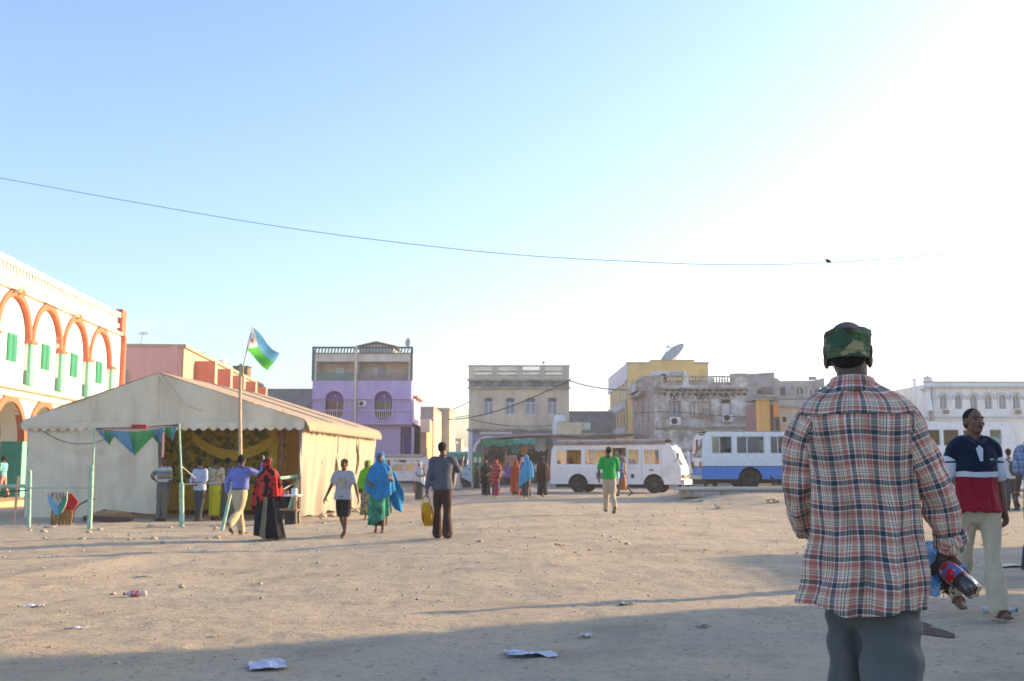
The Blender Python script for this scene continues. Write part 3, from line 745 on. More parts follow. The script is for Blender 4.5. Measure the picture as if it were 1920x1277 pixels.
# ---- weathered cream building with balustrade
M_cr = mat('stained_cream_render', (.68,.60,.44), var=.1, scale=.9, stain=(.40,.38,.35), samt=.7, sscale=.55, sthr=.48, stretch=2, bump=.25)
M_crt = mat('stained_stone_trim', (.50,.46,.39), var=.15, scale=1.5, stain=(.16,.16,.16), samt=.8, sscale=1.2, sthr=.45, bump=.3)
M_sgrey = mat('soot_stained_band', (.26,.26,.25), var=.3, scale=2.5, stain=(.09,.10,.11), samt=.9, sscale=.9, sthr=.45)
M_blue = mat('blue_grey_paint', (.28,.29,.40), var=.1, scale=2)
M_fr = mat('pale_blue_frame', (.66,.71,.76), var=.08)
Yc = 95; F = Fac(878.5, Yc, 1068, Yc, z0=-.1); b = thing('balustraded_building', 'weathered cream two storey building with pierced balustrade behind the market stalls', 'building', F.A, F.rz)
Z = lambda py, px=970: F.z(px, py); U = lambda px: F.u(px, 780); Lc = F.len
wn = [(907, 925), (947, 966), (985.5, 1005), (1026, 1045)]
m_ = MB(); m_.panel(rect(0, Lc, Z(806), Z(727)), [archp(U(a), U(c_), Z(777.5), Z(745.5), 8, ry=.22) for a, c_ in wn], .3, 0)
m_.box(0, Lc, .45, 10, Z(806), Z(712)); m_.build('upper_wall', M_cr, b)
for a, c_ in wn:
    a_, b_ = U(a), U(c_); zb_, zt_ = Z(777.5), Z(746)
    f = MB(); f.box(a_, a_+.07, .14, .22, zb_, zt_-.1); f.box(b_-.07, b_, .14, .22, zb_, zt_-.1); f.box(a_+.07, b_-.07, .14, .22, zb_, zb_+.07); f.box(a_+.07, b_-.07, .14, .22, Z(755.5), Z(754)); f.box((a_+b_)/2-.045, (a_+b_)/2+.045, .14, .22, zb_+.07, Z(755.5))
    f = f.build('window', M_fr, b)
    MB().box(a_+.07, (a_+b_)/2-.045, .2, .26, zb_+.07, Z(755.5)).build('shutter', M_pane, f); MB().box((a_+b_)/2+.045, b_-.07, .2, .26, zb_+.07, Z(755.5)).build('shutter', M_pane, f)
    MB().prism(archp(a_+.02, b_-.02, Z(754), zt_-.02, 8, ry=.2), .06, .2).build('lunette', mat('slate_pane', (.13,.15,.18), rough=.3), f)
    q = MB(); q.box(a_-.28, a_-.1, -.07, 0, zb_-.9, zt_-.2); q.box(b_+.1, b_+.28, -.07, 0, zb_-.9, zt_-.2); ring_arch(q, (a_+b_)/2, zt_-.22, (b_-a_)/2+.1, (b_-a_)/2+.24, -.09, 0, 10); q.build('surround', M_cr, b)
MB().box(-.1, Lc+.1, -.35, .0, Z(729), Z(726)).build('cornice', M_crt, b); MB().box(-.0, Lc, -.12, .45, Z(726), Z(714)).build('frieze', M_sgrey, b)
MB().box(-.15, Lc+.15, -.3, .2, Z(714), Z(711)).build('cornice', M_crt, b); MB().box(-.02, Lc+.02, -.08, .3, Z(711), Z(706)).build('parapet_base', M_cr, b)
MB().box(-.1, Lc+.1, -.15, .4, Z(686.5), Z(685)).build('parapet_coping', M_crt, b)
for a, c_ in ((878.5, 889), (923, 934), (968, 979), (1012, 1022), (1056, 1068)): MB().box(U(a), U(c_), -.1, .3, Z(706), Z(686.5)).build('parapet_pier', M_cr, b)
for i, (a, c_) in enumerate(((889, 923), (934, 968), (979, 1012), (1022, 1056))):
    MB().box(U(a), U(c_), 0, .25, Z(697), Z(694)).build('middle_rail', M_cr, b)
    q = MB(); n_ = 12
    for k in range(n_):
        x_ = U(a)+(U(c_)-U(a))*(k+.5)/n_; q.lathe([(.05, Z(706)), (.08, Z(703.5)), (.04, Z(700)), (.07, Z(697))], 6, (x_, .1, 0))
        x0_ = U(a)+(U(c_)-U(a))*k/n_; x1_ = x0_+(U(c_)-U(a))/n_; zl, zh = Z(694), Z(686.5)
        if i != 2: q.obox(((x0_+x1_)/2, .1, (zl+zh)/2), (.06, .1, (zh-zl)*1.05), (0, .5, 0)); q.obox(((x0_+x1_)/2, .16, (zl+zh)/2), (.06, .1, (zh-zl)*1.05), (0, -.5, 0))
        else: q.box(x0_, x1_-.07, .05, .15, zl, zh)
    o = q.build('balusters', M_cr, b); o['kind'] = 'stuff'
# ground floor: blue grey band and white arches
ar = [(889, 945), (953, 1009)]
m_ = MB()
zs_ = Z(838); 
for a, c_ in ((878.5, 891), (941, 955), (1005, 1068)): m_.box(U(a), U(c_), 0, .3, 0, Z(806))
for a, c_ in ((891, 941), (955, 1005)):
    cx = (U(a)+U(c_))/2; r_ = (U(c_)-U(a))/2; pts = [(cx+r_*cos(pi*k/12), zs_-.4+r_*sin(pi*k/12)*.78) for k in range(13)]
    m_.panel([(U(c_), Z(806)), (U(a), Z(806)), (U(a), zs_-.4)]+pts[::-1][1:-1]+[(U(c_), zs_-.4)], (), .3, 0)
    q = MB(); ring_arch(q, cx, zs_-.45, r_-.02, r_+.22, -.08, .05, 14); q.build('arch_moulding', M_wht, b)
m_.box(0, Lc, 3, 3.2, 0, Z(806)); m_.build('ground_floor_wall', M_blue, b)
MB().box(.0, U(886), -.06, 0, 0, Z(809)).build('corner_pier', M_fr, b); MB().box(-.15, Lc+.15, -.3, 0, Z(808), Z(804)).build('string_course', M_crt, b)
MB().box(U(900), U(960), -.05, 0, Z(814), Z(809)).build('sign_band', M_wht, b)
# rubble grey wall building between
F = Fac(1066, 112, 1150, 112); b = thing('low_block_building', 'low grey block building between the cream building and the yellow one', 'building', F.A, F.rz)
MB().box(0, F.len, 0, 8, 0, F.z(1100, 773)).build('wall', blockmat('blue_grey_blockwork', (.33,.35,.37), (.2,.2,.2)), b); MB().box(0, F.len, -.1, 8, F.z(1100, 773), F.z(1100, 771)).build('coping', M_conc, b)

# ---- yellow building: corner at column 1178, left side recedes
M_yel2 = mat('yellow_render', (.73,.52,.21), var=.06, scale=1, stain=(.46,.31,.10), samt=.5, sscale=.6)
M_lgr = mat('light_grey_render', (.62,.63,.67), var=.08)
Yy_ = 100; ca = W(1179, 877, Yy_); cb_ = W(1144.5, 877, 100*197/169.)
F = Fac(1179, Yy_, 1332, Yy_, z0=0); b = thing('yellow_building', 'yellow building with stepped roof and tall rows of side windows', 'building', F.A, F.rz)
H = F.z(1179, 682); Ly = F.len
dirx = (cb_.x-ca.x)/(cb_.y-ca.y); D_ = cb_.y-ca.y
MB().prism([(0,0),(Ly,0),(Ly,D_),(dirx*D_,D_)], H, 0, plane='XY').build('wall', M_yel2, b)
MB().box(F.u(1222), F.u(1306), .02, 6, H, F.z(1260, 676)).build('stair_head', M_yel2, b); MB().box(F.u(1224), F.u(1306), -.05, 6, F.z(1260,676), F.z(1260,674.5)).build('coping', M_conc, b)
MB().box(-.1, F.u(1222), -.08, .3, H, H+.15).build('coping', M_conc, b); MB().box(F.u(1306), Ly+.1, -.08, .3, H, H+.15).build('coping', M_conc, b)
# side wall: local frame along the receding side
F2 = Fac(1144.5, cb_.y, 1179, Yy_, z0=0); rel = Matrix.Rotation(-F.rz, 4, 'Z')@Matrix.Translation(-F.A)@Matrix.Translation(F2.A)@Matrix.Rotation(F2.rz, 4, 'Z')
def inside(mb): mb.v = [tuple(rel@Vector(v)) for v in mb.v]; return mb
L2 = F2.len; rows = 4; cols = 6; hh = H-1.6
inside(MB().box(0, L2, -.14, -.02, H-1.6, H)).build('side_frieze', M_lgr, b)
for r_ in range(rows+1):
    z_ = .2+hh*r_/rows; inside(MB().box(0, L2-.9, -.16, -.02, z_-.35, z_+.25 if r_ < rows else z_)).build('side_band', M_lgr, b)
for c_ in range(cols+1):
    x_ = (L2-.9)*c_/cols; inside(MB().box(x_-.14, x_+.14, -.2, -.161, 0, H-1.4)).build('side_fin', M_lgr, b)
for r_ in range(rows):
    for c_ in range(cols):
        x_ = (L2-.9)*(c_+.5)/cols; z_ = .2+hh*r_/rows; inside(MB().box(x_-.62, x_+.0, -.06, -.02, z_+.35, z_+hh/rows-.45)).build('window', M_glassd, b)
P = W(1268, 675, 101); dish(P.x, 101.5, P.z-.3, 1.35, 'large grey satellite dish tilted up on the yellow roof', az=0, tilt=.35, h=-.35, nrm=(-.62,-.30,.72))

# ---- old weathered corner building
M_old = mat('peeling_plaster', (.32,.28,.23), var=.2, scale=2.2, stain=(.72,.70,.67), samt=.9, sscale=.9, sthr=.46, bump=.5, bscale=7)
M_old2 = mat('peeling_plaster_brown', (.33,.25,.215), var=.25, scale=2, stain=(.44,.40,.38), samt=.8, sscale=.9, sthr=.48, bump=.5, bscale=7)
Yo = 80; F = Fac(1228, Yo, 1403, Yo, z0=0); b = thing('ruined_building', 'old corner building with peeling grey plaster, arched hoods and broken balustrade', 'building', F.A, F.rz)
Z = lambda py, px=1310: F.z(px, py); U = lambda px: F.u(px, 780); Lo = F.len
wins = [(1256, 1275, 779, 752), (1296, 1310, 779, 754), (1318, 1331, 779, 754), (1353, 1369, 776, 749)]
m_ = MB(); m_.panel(rect(0, Lo, 0, Z(722)), [rect(U(a), U(c_), Z(y0), Z(y1)) for a, c_, y0, y1 in wins], .35, 0); m_.box(0, Lo, .6, 12, 0, Z(722)); m_.build('front_wall', M_old, b)
for i, (a, c_, y0, y1) in enumerate(wins):
    a_, b_, z0, z1 = U(a), U(c_), Z(y0), Z(y1); f = MB()
    f.box(a_-.1, a_, -.06, .1, z0-.1, z1+.1); f.box(b_, b_+.1, -.06, .1, z0-.1, z1+.1); f.box(a_, b_, -.06, .1, z1, z1+.1); f.box(a_-.15, b_+.15, -.14, .1, z0-.16, z0-.0)
    f = f.build('window', M_old2, b)
    if i == 3: MB().box(a_, b_, .12, .2, z0, z1-.3).build('white_board', M_wht, f)
    elif i == 2: MB().box(a_, b_, .12, .2, (z0+z1)/2, z1).build('shutter', M_beig, f); MB().box(a_, b_, .1, .2, z0, (z0+z1)/2-.05).build('shutter', M_pane, f)
    else:
        MB().box(a_, (a_+b_)/2-.03, .15, .22, z0, z1).build('shutter', M_pane if i == 0 else M_beig, f); MB().box((a_+b_)/2+.03, b_, .15, .22, z0, z1).build('shutter', M_pane if i == 0 else M_beig, f)
    MB().box(a_, b_, .3, .34, z0, z1).build('dark_inside', M_dark, f)
for cx_, w_ in ((1265, 30), (1314, 36), (1361, 30)):
    q = MB(); r_ = (U(cx_+w_/2)-U(cx_-w_/2))/2; ring_arch(q, U(cx_), Z(752), r_, r_+.22, -.16, 0, 14, .25, pi-.25); q.build('arched_hood', M_crt, b)
    q = MB()
    for s_ in (-3.2, 3.2):
        for k in range(5):
            an = k*2*pi/5; q.lathe([(.01,-.03),(.065,-.03),(.065,.01),(.01,.01)], 8, (U(cx_+s_)+.14*cos(an), 0, Z(745)+.14*sin(an)), 'Y')
    q.build('rosette_vent', M_dark, b)
    if cx_ == 1361:
        q = MB()
        for k in range(3): q.prism(archp(U(1354+k*5), U(1358+k*5), Z(753), Z(749), 6), .03, -.03)
        q.build('lattice_vent', M_dark, b)
ac(b, U(1265), -.0, Z(790), 1.0); ac(b, U(1363), -.0, Z(784), .95)
for y0, y1, d in ((730, 727, .3), (737, 735, .18), (803, 800, .25)): MB().box(-.1, Lo, -d, 0, Z(y0), Z(y1)).build('cornice', M_crt, b)
q = MB(); rr = random.Random(3)
for k in range(14):
    px = 1245+k*11.5; q.box(U(px), U(px)+.14+.1*rr.random(), -.19, -.1, Z(741+rr.random()*2), Z(737)); q.box(U(px)+.1, U(px)+.3, -.32, -.2, Z(734), Z(731))
o = q.build('broken_brackets', M_dark, b); o['kind'] = 'stuff'
for a, c_ in ((1228, 1245), (1281, 1293), (1328, 1338), (1372, 1403)): MB().box(U(a), U(c_), 0, .5, Z(722), Z(700 if a == 1372 else 704)).build('parapet_pier', M_old, b)
for a, c_ in ((1245, 1281), (1293, 1328), (1338, 1372)):
    MB().box(U(a), U(c_), .1, .45, Z(722), Z(716)).build('parapet_base', M_old2, b); MB().box(U(a), U(c_), .1, .45, Z(706.5), Z(704.5)).build('parapet_rail', M_old2 if a < 1330 else M_crt, b)
    q = MB(); k = U(a)+.12
    while k < U(c_)-.1: q.lathe([(.045, Z(716)), (.08, Z(713)), (.045, Z(709)), (.06, Z(706.5))], 6, (k, .27, 0)); k += .21
    o = q.build('balusters', M_crt, b); o['kind'] = 'stuff'
    if a < 1330: MB().box(U(a), U(c_), .5, .55, Z(716), Z(712)).build('rubble_infill', M_old2, b)
MB().box(U(1226), U(1290), .3, 1.2, Z(704), Z(695)).build('attic_wall', M_lgr, b); MB().box(U(1258), U(1284), .1, .3, Z(704), Z(696)).build('attic_patch', mat('grey_plaster', (.42,.43,.45)), b)
# receding left side of the old building
cb2 = W(1187, 877, 92); F2 = Fac(1187, 92, 1228, Yo, z0=0); rel = Matrix.Rotation(-F.rz, 4, 'Z')@Matrix.Translation(-F.A)@Matrix.Translation(F2.A)@Matrix.Rotation(F2.rz, 4, 'Z')
L2 = F2.len; hl = F2.z(1190, 706)
hs_ = []; 
for px in (1206, 1217, 1223): u_ = F2.u(px, 780); hs_.append(archp(u_-.45, u_+.45, F2.z(px, 792), F2.z(px, 760), 8))
q = MB(); q.panel([(0,0),(L2,0),(L2,F2.z(1228,722)),(0,F2.z(1188,726))], hs_, .35, 0); inside(q); q.build('side_wall', M_old2, b)
q = MB(); q.box(0, L2-.2, .6, 1.0, 0, F2.z(1188,722)); inside(q).build('side_inner_wall', M_dark, b)
q = MB(); q.prism([(0, F2.z(1188,726)), (L2, F2.z(1228,722)), (L2, F2.z(1228,702)), (L2*.35, F2.z(1200,705)), (L2*.3, F2.z(1198,712)), (0, F2.z(1188,714))], .4, 0); inside(q).build('side_parapet', M_old2, b)
q = MB(); q.box(.2*L2, .62*L2, -.7, 0, F2.z(1200,737), F2.z(1200,718)); inside(q).build('oriel', M_old, b); q = MB(); q.box(.15*L2, .7*L2, -.5, 0, F2.z(1200,745), F2.z(1200,739)); inside(q).build('bracket_ledge', M_crt, b)

# ---- unfinished grey building
M_cem = mat('raw_cement', (.42,.42,.41), var=.16, scale=1.4, stain=(.21,.21,.215), samt=.7, sscale=.7, bump=.3)
M_cem2 = mat('raw_cement_dark', (.32,.325,.33), var=.18, scale=1.4, stain=(.16,.16,.17), samt=.7, sscale=.9, bump=.3)
Yg = 86; F = Fac(1396, Yg, 1551, Yg, z0=0); b = thing('unfinished_building', 'unfinished grey cement building with arched openings and one rising gable corner', 'building', F.A, F.rz)
Z = lambda py, px=1470: F.z(px, py); U = lambda px: F.u(px, 780)
MB().panel([(0,0),(U(1454),0),(U(1454),Z(698)),(0,Z(702))], [archp(U(1420), U(1451), Z(740), Z(725), 10, ry=Z(725)-Z(735))], .4, 0).build('tower_wall', M_cem2, b)
MB().panel([(U(1454),0),(U(1551),0),(U(1549),Z(708)),(U(1530),Z(713)),(U(1466),Z(714)),(U(1460),Z(709)),(U(1454),Z(708))],
   [archp(U(1465), U(1475), Z(741), Z(725), 8), archp(U(1497), U(1508), Z(739), Z(725), 8), archp(U(1522), U(1549), Z(744), Z(724), 10, ry=Z(724)-Z(733))], .4, .15).build('wing_wall', M_cem, b)
MB().box(.0, U(1549), 1.4, 9, 0, Z(716)).build('inner_wall', M_cem2, b)
MB().box(U(1418), U(1455), -.35, 0, Z(744), Z(741)).build('balcony_slab', M_cem, b)
for a, c_ in ((1465,1475),(1497,1508)): MB().box(U(a), U(c_), .35, .5, Z(741), Z(725)).build('window', M_glassd, b)
for a, c_ in ((1424,1430),(1433,1437),(1524,1532),(1538,1546)): MB().box(U(a), U(c_), 1.3, 1.4, Z(741), Z(729)).build('window', M_glassd, b)
q = MB(); k = U(1474)
while k < U(1530): q.box(k, k+.16, .1, .15, Z(739), Z(723)); k += .55
o = q.build('wall_ribs', M_cem2, b); o['kind'] = 'stuff'
MB().box(U(1454), U(1551), -.2, .15, Z(748), Z(742)).build('string_course', M_cem2, b)
MB().box(U(1520), U(1535), .2, .3, Z(712), Z(706)).build('parapet_stub', M_cem2, b)
# ochre walled plot and small beige house in front of it
Yh = 74; F = Fac(1418, Yh, 1462, Yh, z0=0); M_och = mat('ochre_board', (.72,.42,.13), var=.1, scale=1.5, stain=(.5,.28,.1), samt=.5, stretch=5)
b = thing('ochre_shed', 'ochre boarded shed with a dark doorway in front of the unfinished building', 'shed', F.A, F.rz)
U = lambda px: F.u(px, 780); Z = lambda py: F.z(1440, py)
n_ = 5
for k in range(n_):
    a = U(1418)+(U(1443)-U(1418))*k/n_; MB().box(a+.01, a+(U(1443)-U(1418))/n_-.01, -.05+.02*(k % 2), .1, 0, Z(750-k*.3)).build('wall_panel', M_och, b)
MB().box(0, U(1462), .1, 3, 0, Z(757)).build('wall', M_brk, b)
MB().box(U(1444), U(1449), -.02, .1, 0, Z(760)).build('door_opening', M_dark, b); MB().box(U(1450), U(1461), -.06, .1, Z(782), Z(756)).build('hanging_cloth', mat('orange_cloth', (.62,.24,.07)), b)
MB().box(U(1455), U(1461), -.07, .1, 0, Z(782)).build('door_opening', M_dark, b); MB().box(U(1443), U(1444.5), -.1, .1, 0, Z(752)).build('post', M_wood, b)
MB().box(-.1, U(1463), -.2, 3, Z(750), Z(747)).build('roof', M_cem2, b)
F = Fac(1462, 76, 1540, 76, z0=0); b = thing('low_house', 'low beige house with a small dark window behind the blue and white bus', 'building', F.A, F.rz)
U = lambda px: F.u(px, 780); Z = lambda py: F.z(1490, py)
MB().box(0, F.len, 0, 5, 0, Z(763)).build('wall', M_beig, b); MB().box(-.1, F.len, -.5, 5, Z(763), Z(751)).build('roof_slab', M_cem, b)
MB().box(U(1467), U(1474), -.03, 0, Z(791), Z(782)).build('window', M_dark, b); MB().box(U(1455), F.len, -1, -.7, 0, Z(796)).build('yard_wall', M_lit, b)

# ---- white building on the right: corner at column 1743
M_wp = mat('white_limewash', (.80,.80,.77), var=.08, scale=1.2, stain=(.45,.40,.33), samt=.5, sscale=.5, sthr=.55, stretch=3, bump=.2)
M_wp2 = mat('pale_grey_trim', (.50,.53,.54), var=.1)
Yr = 84; F = Fac(1743, Yr, 2010, Yr, z0=0); b = thing('white_building', 'long white building with a row of round headed windows on the right', 'building', F.A, F.rz)
Z = lambda py, px=1840: F.z(px, py); U = lambda px: F.u(px, 780)
wc = [1770.5, 1799, 1827.5, 1855, 1881.5, 1907.5, 1934, 1960]
m_ = MB(); m_.panel(rect(0, F.len, Z(783), Z(726)), [archp(U(c_-7), U(c_+7), Z(767), Z(741), 8) for c_ in wc], .3, 0); m_.box(0, F.len, .5, 10, 0, Z(720)); m_.box(0, F.len, -.02, .5, 0, Z(783)); m_.build('wall', M_wp, b)
for c_ in wc:
    a_, b_ = U(c_-7), U(c_+7); cx = (a_+b_)/2; z0, z1 = Z(767), Z(741)
    f = MB(); f.box(a_, a_+.06, .1, .18, z0, z1-.3); f.box(b_-.06, b_, .1, .18, z0, z1-.3); f.box(cx-.03, cx+.03, .1, .18, z0, z1-.05)
    for k in range(4): f.box(a_+.06, cx-.03, .1, .16, z0+k*.3, z0+k*.3+.04); f.box(cx+.03, b_-.06, .1, .16, z0+k*.3, z0+k*.3+.04)
    f = f.build('window', M_wp2, b); MB().prism(archp(a_, b_, z0, z1, 8), .04, .2).build('pane', mat('grey_pane', (.34,.36,.38), rough=.4, bump=0), f)
    q = MB(); ring_arch(q, cx, z1-(b_-a_)/2+.02, (b_-a_)/2+.06, (b_-a_)/2+.22, -.12, 0, 12, -.1, pi+.1); q.build('window_hood', M_wp2, b)
MB().box(-.1, F.len, -.3, .2, Z(727), Z(724)).build('cornice', M_wp2, b); MB().box(0, F.len, -.05, .5, Z(724), Z(717)).build('parapet', M_wp, b); MB().box(-.05, F.len, -.12, .55, Z(717), Z(715)).build('coping', mat('brownish_coping', (.36,.33,.29)), b)
MB().box(-.1, F.len, -.22, -.02, Z(784), Z(781)).build('string_course', M_wp2, b)
for px in (1773, 1908): MB().box(U(px-4.5), U(px+4.5), -.3, -.02, Z(776), Z(769)).build('air_conditioner', mat('rusty_unit', (.26,.20,.15), var=.2), b)
q = MB(); rr = random.Random(11)
for k in range(7): px = 1750+k*24+rr.random()*9; q.box(U(px), U(px)+.05, -.03, -.003, Z(765-rr.random()*10), Z(728))
o = q.build('drain_pipes', M_wp2, b); o['kind'] = 'stuff'
F2 = Fac(1672, 102, 1743, Yr, z0=0); rel = Matrix.Rotation(-F.rz, 4, 'Z')@Matrix.Translation(-F.A)@Matrix.Translation(F2.A)@Matrix.Rotation(F2.rz, 4, 'Z'); L2 = F2.len
q = MB(); q.panel([(0,0),(L2,0),(L2,F2.z(1743,726)),(0,F2.z(1743,726))], [archp(F2.u(c_-4.5,770), F2.u(c_+4.5,770), F2.z(c_,771), F2.z(c_,747), 8) for c_ in (1706, 1722, 1737)], .3, 0); inside(q).build('side_wall', M_wp, b)
q = MB(); q.box(0, L2, .35, .5, 0, F2.z(1743,722)); inside(q).build('side_inner_wall', mat('grey_pane', (.3,.3,.3)), b)
for y0, y1, d in ((729, 725, .25), (784, 781, .2)): q = MB(); q.box(0, L2+.2, -d, 0, F2.z(1743,y0), F2.z(1743,y1)); inside(q).build('side_cornice', M_wp2, b)
q = MB(); q.box(0, L2, -.03, .4, F2.z(1743,725), F2.z(1743,717)); inside(q).build('side_parapet', M_wp, b)
t = thing('roof_turret', 'small square turret with peaked cap on the corner of the white building', 'turret', (F.A.x+.1, Yr, Z(716)))
MB().box(-.05, .5, .1, .65, -.2, Z(708)-Z(716)).build('turret_body', M_wp, t); MB().lathe([(.42, Z(708)-Z(716)), (.30, Z(706.5)-Z(716)), (.03, Z(704)-Z(716)), (.015, Z(701)-Z(716))], 4, (.22, .37, 0)).build('cap', M_wp2, t)
t = thing('chimney', 'short round topped chimney on the far left of the white building roof', 'chimney', W(1715.5, 722, 92)); MB().lathe([(.2,-.6),(.2,.35),(.26,.36),(.22,.5),(.1,.6)], 10).build('stack', M_wp, t)

# ---- a building and an added block beyond the right edge of the photograph: they throw the long shadows over the square
M_bl = mat('plain_render', (.48,.44,.38), var=.1)
def off_house(x, y, w_, d_, h_, label):
    b = thing('side_building', label, 'building', (x, y, -.2)); rz = R(SUN_AZ)
    MB().box(0, w_, -d_, 0, 0, h_).build('wall', M_bl, b); MB().box(-.15, w_+.15, -d_-.15, .15, h_, h_+.25).build('roof_slab', M_conc, b)
    for k in range(5):
        for zz in (1.2, 4.3):
            if zz+1.6 < h_:
                f = MB().box(-.06, .0, -d_+1.2+k*4, -d_+2.5+k*4, zz, zz+1.5).build('window', M_glassd, b); MB().box(-.12, 0, -d_+1.1+k*4, -d_+2.6+k*4, zz-.12, zz-.02).build('sill', M_conc, b)
    return b
off_house(21, 17.9, 14, 24, 7.2, 'tall plain building just outside the picture on the right')
kb = off_house(22.5, 23.6, 5, 3.6, 4.9, 'unseen small tall block added for its shadow just outside the picture on the right')  # stand-in block, sized for the finger of shadow on the ground

# ================================================================ TENT
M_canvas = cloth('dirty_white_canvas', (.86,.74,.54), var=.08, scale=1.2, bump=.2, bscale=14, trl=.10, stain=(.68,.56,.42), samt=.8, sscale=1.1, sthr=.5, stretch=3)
M_canvas_s = cloth('sunlit_canvas', (.44,.39,.31), var=.06, scale=1.2, bump=.2, bscale=14, trl=.2, stain=(.56,.46,.30), samt=.4, sscale=.8, stretch=3)  # copy of the tent canvas, colour lowered for the sunlit side
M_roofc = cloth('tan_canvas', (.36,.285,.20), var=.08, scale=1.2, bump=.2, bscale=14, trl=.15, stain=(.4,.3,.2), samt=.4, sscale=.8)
M_pole = mat('grey_pole', (.22,.22,.21), metal=.3, rough=.5)
M_mintp = mat('mint_pole', (.30,.52,.40), var=.25, scale=9, stain=(.35,.18,.1), samt=.7, sscale=6, sthr=.55)
Yt = 30.3; F = Fac(47, 31.0, 560.5, Yt); gzt = gz(F.A.x, F.A.y); F = Fac(47, 31.0, 560.5, Yt, z0=gzt)
tent = thing('marquee_tent', 'large off white marquee tent with scalloped valance and open front', 'tent', F.A, F.rz)
WT = F.len; ez = F.z(560, 785)-.02; vz = F.z(560, 805); pz = F.z(297, 700); mu_ = F.u(297, 760); DT = 9.9
def tf(u, v, seed, amp=.03, fr=.8): return amp*fbm(np.array([[u*fr, v*fr*.6, seed*3.3]]), seed, 3)[0]
# gable panel
def gable_h(u): return ez + (pz-ez)*(1-abs(u-mu_)/(mu_+.15 if u < mu_ else WT-mu_+.1))
gr = []
for i in range(61):
    u = -.12+(WT+.24)*i/60; top = gable_h(u); col_ = []
    for j in range(13):
        t_ = j/12; z_ = vz+.03+(top-vz-.03)*t_
        fold = .045*sin((u-mu_)*9)*np.exp(-abs(u-mu_-.5*(1-t_))*1.6)*t_ if u > mu_-.3 else 0
        col_.append((u, -.02+tf(u, z_, 3, .075, 1.2)+.012*sin(u*7+z_*3)*sin(z_*5-u*2)-abs(fold)+(.04 if j in (0,) else 0), z_))
    gr.append(col_)
MB().sheet(gr).build('gable_panel', M_canvas, tent, smooth=True)
gr = []; n_ = 30
for i in range(n_*8+1):
    u = -.14+(WT+.28)*i/(n_*8); ph = (i % 8)/8; sc_ = .10*abs(sin(pi*ph)); gr.append([(u, -.05+.012*sin(u*9)+tf(u, 0, 8, .02), vz+.22), (u, -.055+.012*sin(u*9)+tf(u,0,8,.02), vz+.08), (u, -.06+.02*sin(u*7), vz+.07-sc_)])
MB().sheet(gr).build('valance', M_canvas, tent, smooth=True)
# roof slopes
def slope(sgn, name, mt):
    gr = []
    for i in range(41):
        y_ = -.06+(DT+.12)*i/40; row = []
        for j in range(21):
            t_ = j/20; u = mu_ + ((WT+.12-mu_) if sgn > 0 else -(mu_+.12))*t_; z_ = pz+.02+(ez-pz)*t_ + .0
            sag = -.05*abs(sin(pi*y_/DT*3))*sin(pi*t_); row.append((u, y_, z_+sag+tf(u, y_, 5+sgn, .02)))
        row.append((row[-1][0]+sgn*.10, y_, ez-.08)); row.append((row[-1][0]+sgn*.03, y_, ez-.2)); gr.append(row)
    MB().sheet(gr).build(name, mt, tent, smooth=True)
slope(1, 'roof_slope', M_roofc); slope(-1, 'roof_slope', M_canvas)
gr = []
for i in range(34*6+1):
    y_ = DT*i/(34*6); ph = (i % 6)/6; gr.append([(WT+.26, y_, ez-.16), (WT+.27, y_, ez-.26), (WT+.27+.01*sin(y_*8), y_, ez-.27-.07*abs(sin(pi*ph)))])
MB().sheet(gr).build('valance', M_roofc, tent, smooth=True)
# curtains: side wall in three lengths
for a, c_ in ((0.02, 4.0), (4.06, 6.9), (6.96, DT)):
    gr = []
    n_ = 40
    for i in range(n_+1):
        y_ = a+(c_-a)*i/n_; col_ = []
        for j in range(15):
            t_ = j/14; z_ = .03+(ez-.12-.03)*t_; k_ = 1-t_
            x_ = WT+.03 + .10*sin(y_*3.4-z_*2.4+a)*k_**.5*(.4+k_) + .065*sin(y_*9.5-z_*4.5)*(.35+k_) + tf(y_, z_, 14, .05)*k_
            col_.append((x_, y_, z_ + (.05*sin(y_*2.3)+.04 if j == 0 else 0)))
        gr.append(col_)
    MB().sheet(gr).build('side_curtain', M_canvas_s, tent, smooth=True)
for y_ in (4.03, 6.93): MB().stube([(WT+.09, y_, ez-.1), (WT+.1, y_, ez-.5), (WT+.08, y_+.03, ez-.9)], .02, 6).build('strap', M_pole, tent)
# left front curtain, hem lifted near the middle
uo = F.u(294, 880)
gr = []
for i in range(71):
    u = uo*i/70; col_ = []; px_ = 47+(294-47)*i/70
    hem = .02 + (.25*sst((u-uo*.42)/.8)*(1-.55*sst((u-uo*.55)/(uo*.45))) if u > uo*.4 else 0)
    for j in range(25):
        t_ = j/24; z_ = hem+(vz+.1-hem)*t_
        swag = .045*sin(4.2*np.hypot(u-uo*.45, (z_-vz-.4)*1.3)*2.2)*t_*t_; col_.append((u, .05+swag+tf(u, z_, 6, .05, 1.3)+.02*sin(u*5+z_), z_))
    gr.append(col_)
MB().sheet(gr).build('front_curtain', M_canvas, tent, smooth=True)
q = MB(); pts = [(uo*(.12+.6*k/12), -.0, vz-.02-.38*sin(pi*k/12)**.8) for k in range(13)]; q.tube(pts, .012, 5); q.build('hanging_rope', M_pole, tent)
for u in (WT*.25, mu_, WT*.75):       # stitched seams on the gable
    MB().tube([(u, -.055, vz+.25), (u, -.05, gable_h(u)-.05)], .012, 5).build('seam', M_canvas, tent)
for y_ in (DT/3, DT*2/3):
    MB().tube([(mu_+.1, y_, pz+.03), (WT+.1, y_, ez+.03)], .018, 5).build('roof_seam', M_roofc, tent)
